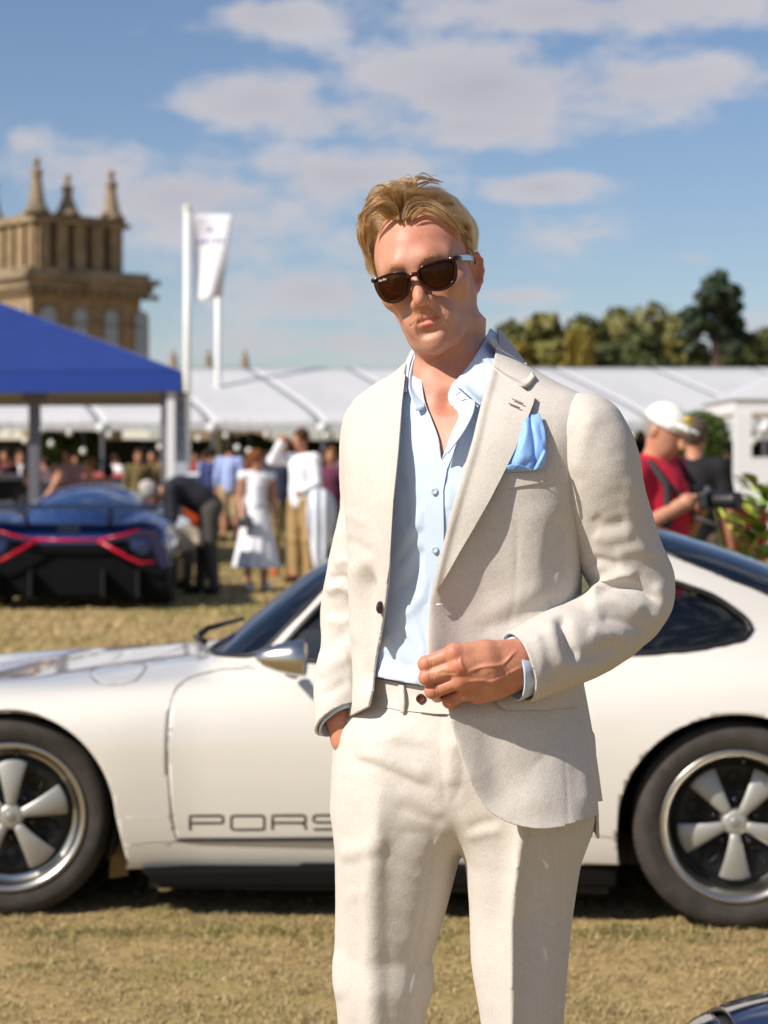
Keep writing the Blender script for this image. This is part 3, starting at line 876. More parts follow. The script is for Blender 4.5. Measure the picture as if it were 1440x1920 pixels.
CUFFS.append(part('shirt_cuff', V, T, M_SHIRT, .0025, -1))

# --- shirt
TS = TT.copy(); TS[:, 1] += 20; TS[:, 2] -= 20
TS[:, 3] -= np.interp(TS[:, 0], [600, 700, 800, 1000, 1270], [.004, .006, .011, .019, .013]); TS[:, 4] -= .012
def SS(p): return torso(p, tab=TS)
def build_shirt():
    V, Q = sdfmesh(SS, (-.08, YM - .2, M(0, 1340)[2]), (.36, YM + .2, M(0, 660)[2]), .006, 1)
    N_ = vnorm(V, Q)
    V = folds(V, N_, [([(738, 1160), (790, 1120), (800, 1060)], 13, 3.5), ([(735, 1110), (770, 1085), (795, 1020)], 12, -3.5), ([(745, 1185), (770, 1220), (790, 1268)], 9, -3), ([(722, 1180), (745, 1215), (755, 1265)], 10, 3), ([(765, 1130), (785, 1180), (800, 1240)], 9, 2.5),
        ([(745, 1010), (780, 990), (796, 940)], 12, 2.5), ([(740, 1060), (765, 1030), (792, 985)], 8, -2.5), ([(695, 1262), (740, 1270), (800, 1280)], 14, 6), ([(705, 1225), (740, 1240), (780, 1262)], 9, -2.5), ([(760, 900), (775, 960), (770, 1040)], 16, 2),
        ([(740, 880), (760, 930), (758, 990)], 10, -2), ([(840, 900), (842, 960)], 10, 2), ([(840, 960), (838, 1030)], 3, -1.2), ([(730, 1240), (760, 1255), (800, 1270)], 5, 2)])
    V = V + N_ * (wob(V, 34, 8) * .002 + wob(V, 90, 9) * .0006)[:, None]
    T = tri(Q); px, py = proj(V); _, _, _, v = torso_uv(V, TS)
    op = crom([(778, 640), (787, 683), (795, 747), (808, 783), (822, 822), (828, 862), (838, 838), (862, 790), (880, 745), (890, 700), (925, 630)], 5)
    V, T = clip(V, T, -np.maximum(polysd(px, py, op), v * 1250))
    px, py = proj(V); _, _, _, v = torso_uv(V, TS)
    hem = np.interp(px, [650, 693, 745, 800, 860, 1100], [1262, 1267, 1277, 1287, 1290, 1290])
    V, T = clip(V, T, np.where(v < 0, py - hem, py - 1290))
    px, py = proj(V)
    V, T = clip(V, T, 672 - py)
    return part('shirt', V, T, M_SHIRT, .002, -1)
shirt = build_shirt()
pl = [(829, 866), (846, 834), (866, 800), (858, 832), (838, 880), (831, 920), (832, 1000), (830, 1100), (824, 1200), (815, 1282), (782, 1278), (790, 1200), (796, 1100), (797, 1000), (797, 950), (803, 915)]
patch('placket', pl, .0022, .002, M_SHIRT, shirt, None, 2.6, SS, False)
for (bx, by) in ((814, 921), (815, 1031), (812, 1141)):
    q = on(SS, [(bx, by)], .0052)[0]
    o = MB().lathe([(0, -.0012), (.0052, -.0012), (.0055, 0), (.0045, .0016), (.003, .0008), (0, .0008)], (0, 0, 0), 'y', 18).build('button', M_PEARL, shirt, True)
    o.rotation_euler = (0, 0, R(180)); o.location = Vector(q) - Vector(MAN_LOC)
for q in (sleeveL, sleeveR): pass
# --- trousers
TP = np.array([(1240, 690, 1078, .098, .10), (1290, 690, 1080, .102, .105), (1340, 652, 1086, .113, .115), (1380, 628, 1092, .124, .125), (1420, 626, 1096, .126, .13), (1500, 628, 1096, .114, .13), (1570, 634, 1090, .092, .125), (1640, 640, 1086, .08, .12)], float)
LR, RR = chain_px([(762, 1500, -.004, .095), (743, 1600, .002, .089), (730, 1700, .010, .0785), (716, 1790, .015, .0675), (717, 1840, .01, .0685), (714, 1920, .01, .0595), (715, 2150, .03, .055), (718, 2400, .05, .050), (720, 2560, .05, .052)])
LL, RL = chain_px([(985, 1500, -.045, .088), (980, 1600, -.045, .0835), (977, 1700, -.04, .0735), (974, 1800, -.045, .068), (979, 1920, -.05, .0575), (985, 2150, -.04, .053), (990, 2400, -.02, .049), (992, 2560, -.02, .052)])
LRc, LLc = crom(LR, 3), crom(LL, 3)
RRc = np.interp(np.arange(len(LRc)) / 3, np.arange(len(RR)), RR); RLc = np.interp(np.arange(len(LLc)) / 3, np.arange(len(RL)), RL)
def crease(p, C, r, cr, ra):
    q = HZ - (p[:, 2] - CH) * 1250; z = -p[:, 2]
    cx = np.interp(z, -C[:, 2], C[:, 0]); cy = np.interp(z, -C[:, 2], C[:, 1]); rr = np.interp(z, -C[:, 2], r)
    ax = (np.interp(q, cr[:, 0], cr[:, 1]) - 720) / 1250; ay = cy - np.sqrt(np.maximum((rr * np.interp(q, cr[:, 0], cr[:, 2])) ** 2 - (ax - cx) ** 2, 1e-6))
    ex, ey = ax - cx, ay - cy; wx, wy = p[:, 0] - cx, p[:, 1] - cy
    t = np.clip((wx * ex + wy * ey) / (ex * ex + ey * ey), 0, 1)
    d = np.hypot(wx - ex * t, wy - ey * t) - (rr * .97 * (1 - t) + ra * t)
    return np.maximum(d, np.maximum((1390 - q) / 1250, (q - 2585) / 1250)) * .8
CRR = np.array([(1390, 724, .72), (1470, 716, .90), (1520, 711, 1.0), (1600, 702, 1.07), (1700, 700, 1.05), (1800, 698, 1.05), (1920, 702, 1.06), (2560, 706, 1.2)], float)
CRL = np.array([(1390, 970, .8), (1470, 966, 1.0), (1540, 964, 1.18), (1620, 954, 1.28), (1700, 948, 1.34), (1920, 949, 1.42), (2560, 965, 1.4)], float)
def TR(p):
    q = HZ - (p[:, 2] - CH) * 1250
    pel = smax(torso(p, tab=TP, pw=2.2), (q - 1566) / 1250, .05)
    pel = np.maximum(pel, (1262 - q) / 1250)
    legs = np.minimum(smin(chain(p, LRc, RRc, .01), crease(p, LR, RR, CRR, .012), .02), smin(chain(p, LLc, RLc, .01), crease(p, LL, RL, CRL, .004), .01))
    legs = np.maximum(legs, (q - 2590) / 1250)
    return smin(pel, legs, .045)
def build_trousers():
    V, Q = sdfmesh(TR, (-.09, YM - .17, .05), (.33, YM + .17, M(0, 1255)[2]), .0062, 1)
    N_ = vnorm(V, Q)
    wh = []
    for (y, ln, w, am, bw) in ((1592, 95, 14, 1.6, 5), (1628, 60, 9, 1.7, 8), (1652, 80, 11, -1.0, 2), (1690, 80, 14, 1.3, 9), (1722, 60, 11, -.9, 4), (1752, 85, 14, 1.2, 7), (1790, 65, 11, -.9, 9), (1815, 85, 13, 1.3, 3), (1856, 60, 10, 1.6, 8), (1885, 80, 12, -1.0, 5)):
        x1 = np.interp(y, [1560, 1650, 1750, 1900], [818, 802, 786, 762])
        wh.append(([(x1 - 2, y + 6), (x1 - ln * .5, y + 8 + bw), (x1 - ln, y - bw)], w * .75, am * .42))
    V = folds(V, N_, wh + [
        ([(652, 1421), (705, 1434), (765, 1460), (822, 1484)], 11, -3.4, 'a'), ([(660, 1405), (740, 1428), (815, 1462)], 18, 5),
        ([(742, 1478), (790, 1502), (838, 1534)], 12, 2.2), ([(735, 1508), (780, 1526), (838, 1548)], 10, -2.4), ([(745, 1560), (780, 1562), (828, 1562)], 11, -1.5),
        ([(628, 1602), (660, 1598), (700, 1586), (725, 1560)], 18, 4.5), ([(640, 1622), (690, 1612), (720, 1612)], 12, -1.5), ([(640, 1452), (655, 1450), (668, 1460)], 8, 1.5),
        ([(716, 1470), (711, 1530), (704, 1580)], 14, 2, 's'), ([(826, 1345), (828, 1440), (834, 1500)], 3.5, -1.6, 'g!'), ([(868, 1400), (866, 1460), (855, 1495), (836, 1508)], 3.5, -1.6), ([(846, 1380), (848, 1480)], 16, 4),
        ([(812, 1570), (802, 1650), (786, 1750), (766, 1850), (752, 1925)], 3.5, -2.2, 'g!'),
                ([(872, 1575), (905, 1560), (945, 1556)], 10, 2.5), ([(878, 1556), (905, 1545), (940, 1540)], 11, -2.8), ([(1055, 1560), (1052, 1720), (1044, 1920)], 3.2, -1.5, 'g!'), ([(690, 1350), (760, 1378), (820, 1388)], 20, 2.5), ([(690, 1380), (760, 1400), (815, 1406)], 10, -2),
        ([(632, 1780), (628, 1830), (640, 1880)], 12, 4), ([(800, 1800), (805, 1840), (792, 1890)], 12, 4), ([(640, 1690), (670, 1676), (692, 1680)], 14, 1.2)])
    V = V + N_ * (wob(V, 24, 31) * .0009 + wob(V, 70, 32) * .0004)[:, None]
    V = relax(V, Q, 4); T = tri(Q)
    q = HZ - (V[:, 2] - CH) * 1250
    V, T = clip(V, T, 1268 - q)
    q = HZ - (V[:, 2] - CH) * 1250
    V, T = clip(V, T, q - 2585)
    return part('trousers', V, T, M_SUIT, .003, -1)
trousers = build_trousers()
PS = lambda p: torso(p, tab=TP, pw=2.2)
patch('waistband', [(680, 1262), (700, 1271), (750, 1281), (800, 1288), (880, 1291), (900, 1340), (836, 1339), (800, 1337), (745, 1331), (690, 1318), (676, 1314)], .0035, .004, M_SUIT, trousers, None, 2.6, PS, False)
for lx in (753, 668):
    V, Q = sheet([on(PS, [(lx - 6, 1281, .005), (lx - 5, 1295, .011), (lx - 3, 1318, .013), (lx - 1, 1337, .006)]), on(PS, [(lx + 5, 1281, .005), (lx + 5, 1295, .011), (lx + 6, 1318, .013), (lx + 5, 1337, .006)])], 12, 4)
    if lx == 753: part('belt_loop', V, Q, M_SUIT, .003, 0, trousers)
q = on(PS, [(789, 1310)], .0085)[0]
o = MB().lathe([(0, -.0025), (.0068, -.0025), (.0073, 0), (.006, .0025), (.0045, .001), (0, .001)], (0, 0, 0), 'y', 20).build('button', M_BTN, trousers, True)
o.location = Vector(q) - Vector(MAN_LOC); o.rotation_euler = (0, 0, R(180))
mb = MB().tube(on(PS, [(789, 1336, .0035), (812, 1339, .0035), (836, 1340, .0035)]), .0011, 6)
mb.build('seam', mat('seam_shadow_thread', (.18, .15, .12), .9), trousers, True, MAN_LOC)  # dark line along the lower edge of the waistband tab
M_SHOE = mat('brown_leather', (.13, .06, .03), .35)
for (c, a) in ((LR[-1], -28), (LL[-1], 8)):
    f = lambda p: np.maximum(smin(ell(p @ np.eye(3), (0, -.08, .035), (.047, .11, .035)), ell(p, (0, .03, .05), (.038, .06, .055)), .03), .006 - p[:, 2])
    V, Q = sdfmesh(f, (-.07, -.21, -.01), (.07, .11, .12), .008, 1)
    V = V @ rot('Z', a).T + np.array([c[0], c[1], 0])
    part('shoe', V, Q, M_SHOE)

# --- head (built upright, then turned and tilted), neck and chest, one surface
HO = M(808, 536, .015)
HR = rot('Y', -14.0) @ rot('Z', -13.0) @ rot('X', 3.5)
# HR columns map local x (his left), y (back), z (up) to the world
EAR = [(.0, -.004, -.030), (.004, -.010, -.018), (.006, -.014, .0), (.010, -.012, .016), (.013, .0, .029), (.016, .012, .029), (.0175, .0205, .018), (.0165, .021, .0), (.013, .0145, -.017), (.008, .004, -.029)]
UPL = [(.0, -.0992, -.0500), (.008, -.0985, -.0493), (.017, -.0962, -.0515), (.0265, -.0915, -.0552)]
LOL = [(.0, -.0982, -.0615), (.010, -.0970, -.0611), (.019, -.0940, -.0590), (.0260, -.0912, -.0562)]
MZ = .0065      # mouth height
def head(p):
    s = mirx(p)
    d = ell(p, (0, .008, .045), (.0735, .095, .086))
    d = smin(d, ell(p, (0, -.030, .040), (.0625, .064, .066)), .03)
    d = smin(d, ell(p, (0, -.030, -.018), (.0545, .062, .074)), .03)
    jaw = chain(s, [(.050, .002, -.030), (.0435, -.006, -.056), (.024, -.062, -.079), (.0, -.0795, -.0850)], [.015, .0125, .0135, .0155], .012)
    d = smin(d, jaw, .026)
    d = smin(d, ell(p, (0, -.045, -.056), (.040, .048, .030)), .02)
    d = smin(d, ell(p, (0, -.0845, -.081), (.0185, .0125, .0125)), .018)
    d = smin(d, ell(s, (.0475, -.058, -.004), (.020, .021, .016)), .026)
    d = smin(d, chain(s, [(.0, -.0895, .036), (.022, -.0875, .0385), (.045, -.073, .036)], [.0095, .0105, .008], .01), .02)
    d = smax(d, -ell(s, (.0325, -.099, .016), (.0195, .014, .013)), .014)
    d = smin(d, ell(s, (.0325, -.074, .017), (.0135, .0135, .0125)), .006)
    nose = chain(p, [(0, -.091, .026), (0, -.1005, .008), (0, -.1135, -.012), (0, -.1165, -.0185)], [.0068, .0070, .0080, .0088], .008)
    nose = smin(nose, sph(s, (.0102, -.1030, -.0215), .0075), .008)
    d = smin(d, nose, .011)
    d = smax(d, -ell(s, (.0060, -.1085, -.0300), (.0038, .0062, .0036)), .003)
    z = np.array([0, 0, MZ])
    d = smin(d, ell(p - z, (0, -.0845, -.052), (.036, .0128, .022)), .024)
    d = smax(d, -chain(p - z, [(0, -.1075, -.040), (0, -.1060, -.0465)], [.0026, .0022]), .005)
    m_ = s - z
    up = chain(m_, UPL, [.0040, .0042, .0036, .0024], .003)
    lo = chain(m_, LOL, [.0056, .0053, .0042, .0022], .003)
    d = smin(d, up, .004); d = smin(d, lo, .004)
    d = smax(d, -chain(m_, [(.0, -.1040, -.0560), (.010, -.1025, -.0553), (.019, -.0985, -.0556), (.0275, -.0940, -.0564)], [.0019, .0019, .0017, .0013]), .0025)
    d = smax(d, -ell(p - z, (0, -.1015, -.0735), (.015, .0040, .004)), .010)
    ec = np.array([.0655, .014, .004])
    e = s - ec; Me = rot('Z', -25) @ rot('Y', 8)
    q = e @ Me / .87
    ear = ell(q, (.003, .005, -.002), (.0085, .0195, .031))
    ear = smax(ear, -ell(q, (.0115, .002, .0), (.0085, .0125, .021)), .005)
    rim = chain(q, np.array(EAR) * np.array([.62, 1, 1]), [.0048, .0035, .003, .0036, .0042, .0044, .0044, .0042, .0046, .0055], .003)
    ear = smin(ear, rim, .004)
    ear = smin(ear, ell(q, (.003, -.004, -.029), (.0055, .0085, .0105)), .008)
    return smin(d, ear * .87, .006)
NK0, NK1, NK2 = M(826, 592, .05), M(847, 700, .055), M(858, 770, .06)
TB = TT.copy(); TB[:, 1] += 34; TB[:, 2] -= 34; TB[:, 3] -= np.interp(TB[:, 0], [600, 700, 800, 1000, 1270], [.012, .0125, .0165, .026, .024]); TB[:, 4] -= .03
ARML, RAL = chain_px([(1098, 815, -.05, .040), (1129, 935, -.045, .045), (1190, 1118, -.03, .04), (1032, 1224, -.14, .036), (972, 1252, -.178, .028)])
ARMR, RAR = chain_px([(702, 815, .05, .034), (699, 960, .065, .034), (655, 1150, .075, .033), (642, 1290, .03, .022), (638, 1350, .012, .0195), (650, 1384, .010, .0225), (690, 1440, .01, .027)])
def body_low(p):
    d = chain(p, [NK0, NK1, NK2], [.044, .0495, .060], .03)
    tr = np.maximum(torso(p, tab=TB), (M(0, 1300)[2] - p[:, 2]))
    # sternomastoid cords, throat and collar bones
    sm = rc(p, M(882, 600, .03), M(851, 738, -.008), .012, .0075)
    sm2 = rc(p, M(795, 640, .0), M(836, 742, -.008), .010, .007)
    d = smin(d, sm, .02); d = smin(d, sm2, .02)
    d = smin(d, ell(p, M(815, 700, -.006), (.014, .012, .02)), .02)
    d = smin(d, tr, .04)
    d = smin(d, rc(p, M(852, 752, -.036), M(960, 738, .0), .007, .006), .012)
    d = smax(d, -ell(p, M(838, 750, -.060), (.007, .009, .010)), .02)
    return d
HRi = HR  # p_local = (p - HO) @ HR
HS = np.array([.95, 1.0, 1.0])
def headneck(p): return smin(head(((p - HO) @ HR) / HS), body_low(p), .022)
# collar: right leaf (towards the lapel), band end with buttonhole, turned-out facing; left leaf and its inside
def clear_of_neck(curves, gap):
    out = []
    for i, c in enumerate(curves):
        c = crom(np.array(c), 4); px, py = proj(c); d = raycast(headneck, px, py, -.2, .2, 120); w = np.where(np.isnan(d), c[:, 1], np.minimum(c[:, 1], YM + np.nan_to_num(d) - gap - (0, .003, .003, -.004)[i]))
        out.append(np.array([M(px[k], py[k], w[k] - YM) for k in range(len(c))]))
    return out
def shp(name, curves, nu, nv, th=.002, m=None, gap=None):
    if gap: curves = clear_of_neck(curves, gap)
    V, Q = sheet(curves, nu, nv); return part(name, V, Q, m or M_SHIRT, th, 0, shirt)
shp('collar_leaf', [[M(919, 616, .080), M(906, 643, .036), M(881, 683, -.014), M(851, 719, -.060)],
                    [M(926, 622, .083), M(917, 660, .030), M(894, 702, -.034), M(867, 731, -.081)],
                    [M(934, 632, .080), M(928, 686, .016), M(911, 730, -.046), M(884, 745, -.092)],
                    [M(938, 650, .076), M(932, 700, .014), M(918, 744, -.050), M(901, 760, -.097)]], 26, 15, gap=.007)
shp('collar_band', [[M(863, 704, -.036), M(848, 721, -.047), M(840, 745, -.059), M(848, 763, -.073)],
                    [M(881, 710, -.042), M(868, 728, -.054), M(864, 748, -.066), M(868, 758, -.078)],
                    [M(901, 722, -.052), M(893, 738, -.063), M(888, 752, -.074), M(889, 758, -.082)]], 14, 8)
q = [M(854, 741, -.0775), M(862, 735, -.0765)]
MB().tube(q, .0012, 6).build('buttonhole', M_SHIRT, shirt, True, MAN_LOC)
shp('facing', [[M(848, 762, -.070), M(861, 780, -.088), M(846, 815, -.102), M(829, 862, -.1085)],
               [M(870, 756, -.082), M(875, 782, -.100), M(858, 815, -.112), M(836, 850, -.115)],
               [M(892, 746, -.086), M(887, 775, -.106), M(868, 812, -.118), M(840, 850, -.119)]], 20, 8)
shp('collar_leaf', [[M(779, 655, .02), M(769, 682, .0), M(765, 712, -.02), M(764, 734, -.034)],
                    [M(775, 655, .03), M(763, 684, .004), M(757, 716, -.018), M(755, 738, -.036)],
                    [M(770, 660, .045), M(757, 690, .02), M(750, 722, .0), M(749, 740, -.012), M(753, 768, -.048)]], 18, 8)
shp('collar_inside', [[M(780, 658, .015), M(770, 690, -.008), M(766, 722, -.030), M(772, 748, -.050), M(780, 770, -.062)],
                      [M(784, 664, .025), M(780, 694, .002), M(778, 726, -.020), M(785, 750, -.045), M(789, 768, -.062)],
                      [M(789, 670, .04), M(788, 696, .015), M(787, 724, -.006), M(794, 746, -.035), M(796, 765, -.058)]], 18, 8)
shp('collar_stand', [[M(785, 668, .06), M(850, 655, .115), M(925, 632, .085)], [M(782, 690, .05), M(850, 680, .13), M(928, 650, .085)]], 20, 5)

def set_tint(o, col):
    a = o.data.attributes.new('tint', 'FLOAT_COLOR', 'POINT')
    a.data.foreach_set('color', np.concatenate([col, np.ones((len(col), 1))], 1).astype(np.float32).ravel())
def build_body():
    V, Q = sdfmesh(headneck, HO - np.array([.13, .15, .0]) - np.array([0, 0, .30]), HO + np.array([.13, .15, .165]), .0048, 2, 2)
    # cut the fine piece at chest level and add the coarse trunk and arms below
    zc = M(0, 880)[2]
    T = tri(Q); V, T = clip(V, T, zc - V[:, 2])
    fl = lambda p: np.maximum(np.minimum(smin(chain(p, ARML, RAL, .02), chain(p, ARMR, RAR, .01), .001), torso(p, tab=TB)), p[:, 2] - zc - .0)
    f2 = lambda p: np.minimum(np.maximum(np.maximum(torso(p, tab=TB), p[:, 2] - zc), M(0, 1300)[2] - p[:, 2]), np.minimum(chain(p, ARML, RAL, .02), chain(p, ARMR, RAR, .01)))
    V2, Q2 = sdfmesh(f2, (-.1, YM - .26, M(0, 1500)[2]), (.42, YM + .18, M(0, 760)[2]), .009, 1, 2)
    hand = build_hand()
    n1, n2 = len(V), len(V2)
    Va = np.concatenate([V, V2, hand[0]]); Ta = np.concatenate([T, tri(Q2) + n1, tri(hand[1]) + n1 + n2])
    o = part('body', Va, Ta, M_SKIN)
    # skin colour: lips, stubble, sunburnt nose, ears and forehead, tanned hands
    L_ = ((Va - HO) @ HR) / HS; s = np.abs(L_[:, 0])
    tint = np.ones((len(Va), 3))
    def blend(w, c):
        nonlocal tint
        tint = tint * (1 - w[:, None] * (1 - np.array(c)))
    Lm = L_ - np.array([0, 0, MZ])
    lip = np.exp(-(np.minimum(chain(mirx(Lm), UPL, [.0036, .0036, .003, .0018]), chain(mirx(Lm), LOL, [.005, .0047, .0036, .0016])).clip(0, 1) / .0016) ** 2)
    face = (L_[:, 1] < -.02) & (L_[:, 2] > -.11)
    blend(lip * face, (.98, .56, .62))
    st = np.exp(-((L_[:, 2] + .075) / .03) ** 2) * face * (L_[:, 2] < -.028)
    blend(st * .55 * (1 - lip), (.86, .93, 1.0))
    ns = np.exp(-(np.linalg.norm((L_ - np.array([0, -.112, -.012])) / np.array([.02, .03, .025]), axis=1)) ** 2)
    blend(ns, (1.03, .86, .84))
    fh = np.exp(-(np.linalg.norm((L_ - np.array([.01, -.085, .075])) / np.array([.05, .05, .035]), axis=1)) ** 2)
    blend(fh, (1.03, .90, .88))
    er = (s > .068) & (np.abs(L_[:, 1] - .015) < .03) & (np.abs(L_[:, 2]) < .04)
    blend(er.astype(float), (1.0, .80, .80))
    ne = np.exp(-((L_[:, 2] + .17) / .05) ** 2)
    blend(ne * .6, (1.05, .86, .80))
    hd = np.zeros(len(Va)); hd[n1:] = 1
    blend(hd, (1.0, .91, .84))
    for (kx, ky) in ((852, 1224), (860, 1250), (864, 1276), (874, 1298), (799, 1245), (800, 1270), (811, 1296), (843, 1315)):
        dk = np.linalg.norm((Va - M(kx, ky, -.225))[:, [0, 2]], axis=1)
        blend(hd * np.exp(-(dk / .0075) ** 2) * .8, (1.02, .78, .74))
    set_tint(o, tint)
    return o
def build_hand():
    WR = M(985, 1238, -.180)
    wr2 = M(950, 1250, -.200)
    kn = [M(852, 1224, -.222), M(860, 1250, -.226), M(864, 1276, -.221), M(874, 1298, -.208)]
    pip = [M(799, 1245, -.212), M(800, 1270, -.214), M(811, 1296, -.207), M(843, 1315, -.197)]
    dip = [M(806, 1254, -.185), M(808, 1280, -.186), M(820, 1304, -.182), M(850, 1320, -.176)]
    tip = [M(826, 1256, -.170), M(828, 1280, -.170), M(838, 1303, -.168), M(862, 1318, -.164)]
    r1 = [.0118, .0118, .0112, .0100]; r2 = [.0106, .0104, .0100, .0092]
    def f(p):
        d = None
        wi = [M(965, 1222, -.192), M(968, 1238, -.198), M(970, 1254, -.196), M(968, 1270, -.185)]
        for i in range(4):
            mid = (wi[i] + kn[i]) / 2 + np.array([0, -.004, 0])
            e = chain(p, [wi[i], mid, kn[i]], [.017, .0165, r1[i] + .0012], .008)
            d = e if d is None else smin(d, e, .013)
        d = smin(d, chain(p, [M(1040, 1224, -.150), M(990, 1240, -.180), M(965, 1245, -.190)], [.029, .0255, .024], .01), .02)
        d = smin(d, ell(p, M(912, 1262, -.188), (.042, .017, .036)), .012)
        d = smin(d, rc(p, M(955, 1275, -.182), M(895, 1300, -.192), .017, .015), .012)   # outer edge of the palm
        for i in range(4):
            fg = chain(p, [kn[i], pip[i], dip[i], tip[i]], [r1[i], r2[i], r2[i] * .93, r2[i] * .8], .003)
            md = .5 * (kn[i] + pip[i])
            fg = smin(fg, sph(p, kn[i] + np.array([0, -.0022, .0]), r1[i] * .98), .006)
            fg = smin(fg, sph(p, pip[i] + np.array([-.0003, -.0012, 0]), r2[i] * 1.0), .004)
            d = smin(d, fg, .0038)
        th = chain(p, [M(945, 1225, -.175), M(895, 1228, -.165), M(845, 1240, -.168), M(812, 1250, -.172)], [.018, .0145, .0125, .0095], .006)
        return smin(d, th, .006)
    V, Q = sdfmesh(f, M(790, 1340, -.25) - np.array([.02, .0, .01]), M(1050, 1180, -.10) + np.array([.02, .03, .02]), .0042, 2, 3)
    N_ = vnorm(V, Q)
    V = folds(V, N_, [([(872, 1262), (905, 1250), (940, 1246), (962, 1226), (975, 1216)], 3.2, 1.8), ([(868, 1280), (895, 1276), (925, 1277), (955, 1262), (985, 1248)], 3.0, 1.7), ([(940, 1246), (955, 1262)], 3, 1.3),
        ([(892, 1320), (905, 1296), (918, 1284)], 3.4, 1.9), ([(864, 1226), (866, 1250), (885, 1268)], 3, 1.2), ([(950, 1290), (930, 1306), (905, 1312)], 3.5, 1.4), ([(876, 1292), (910, 1276), (930, 1262)], 6, -1.6), ([(880, 1250), (915, 1240), (955, 1236)], 9, -1.2),
        ([(870, 1225), (910, 1222), (955, 1222)], 10, -.8), ([(884, 1284), (930, 1266)], 4, 1.0), ([(858, 1262), (840, 1262), (822, 1260)], 3, -1.0), ([(930, 1212), (960, 1204), (985, 1206)], 7, .9)])
    # knuckle creases on the fingers
    cr = []
    for i in range(4):
        px_, py_ = proj(pip[i][None])
        cr.append(([(px_[0] + 5, py_[0] - 8), (px_[0] + 7, py_[0] + 8)], 1.6, -.9)); cr.append(([(px_[0] + 10, py_[0] - 8), (px_[0] + 12, py_[0] + 8)], 1.6, -.8))
    V = folds(V, vnorm(V, Q), cr)
    return V, Q
body = build_body()

# eyes and eyebrows behind the glasses
for sgn in (-1, 1):
    c = HO + HR @ np.array([sgn * .0325, -.0835, .0165])
    o = MB().lathe([(1e-4, -.0118)] + [(.0118 * math.sin(a), -.0118 * math.cos(a)) for a in np.linspace(.1, math.pi - .01, 14)], (0, 0, 0), 'y', 20).build('eye', mat('eye_white', (.75, .72, .68), .2), man, True)
    o.location = Vector(c) - Vector(MAN_LOC)
    i_ = MB().lathe([(1e-4, -.0122), (.0026, -.0120), (.0028, -.0119), (.0058, -.0106)], (0, 0, 0), 'y', 20).build('iris', mat('iris', (.08, .14, .2), .2), o, True)

# --- hair
M_HAIR = None
def make_hair_mat(name, col, col2, rough=.32):
    m = bpy.data.materials.new(name); m.use_nodes = True
    N, L = m.node_tree.nodes, m.node_tree.links; N.clear()
    o = N.new('ShaderNodeOutputMaterial'); b = N.new('ShaderNodeBsdfHairPrincipled')
    b.parametrization = 'COLOR'; b.inputs['Roughness'].default_value = rough; b.inputs['Radial Roughness'].default_value = .4
    hi = N.new('ShaderNodeAttribute'); hi.attribute_name = 'tone'; cr = N.new('ShaderNodeValToRGB')
    cr.color_ramp.elements[0].color = (*col, 1); cr.color_ramp.elements[1].color = (*col2, 1)
    L.new(hi.outputs['Fac'], cr.inputs[0]); L.new(cr.outputs[0], b.inputs['Color'])
    L.new(b.outputs[0], o.inputs[0])
    return m
M_HAIR = make_hair_mat('blond_hair', (.12, .050, .018), (.42, .215, .080))
def strands(name, P3, rad, m, parent, tone=None):
    n, k, _ = P3.shape
    hc = bpy.data.hair_curves.new(name)
    hc.add_curves([k] * n)
    hc.position_data.foreach_set('vector', (P3 - np.array(MAN_LOC)).astype(np.float32).ravel())
    rd = hc.attributes.get('radius') or hc.attributes.new('radius', 'FLOAT', 'POINT')
    t = np.linspace(0, 1, k)
    rr = np.broadcast_to(rad * (1 - .75 * t ** 2.5), (n, k)).astype(np.float32)
    rd.data.foreach_set('value', rr.ravel())
    ta = hc.attributes.new('tone', 'FLOAT', 'CURVE')
    ta.data.foreach_set('value', np.asarray(rng.random(n) if tone is None else tone, np.float32))
    hc.materials.append(m)
    o = bpy.data.objects.new(name, hc); COL.objects.link(o); o.parent = parent
    return o
skull = lambda p: smin(ell(p, (0, .008, .045), (.0745, .095, .086)), ell(p, (0, -.030, .040), (.064, .064, .066)), .03)
def hairline_mask(p):
    """scalp in head coordinates: > 0 where hair grows"""
    x, y, z = p.T; s = np.abs(x)
    front = .1150 - (s / .06) ** 2 * .020          # hairline height over the forehead
    zl = np.where(y < -.035, front - np.clip((s - .03) / .03, 0, 1) * .012, np.interp(y, [-.035, -.02, .0, .03, .06, .1], [.055, .02, .012, -.01, -.045, -.06]))
    return z - zl
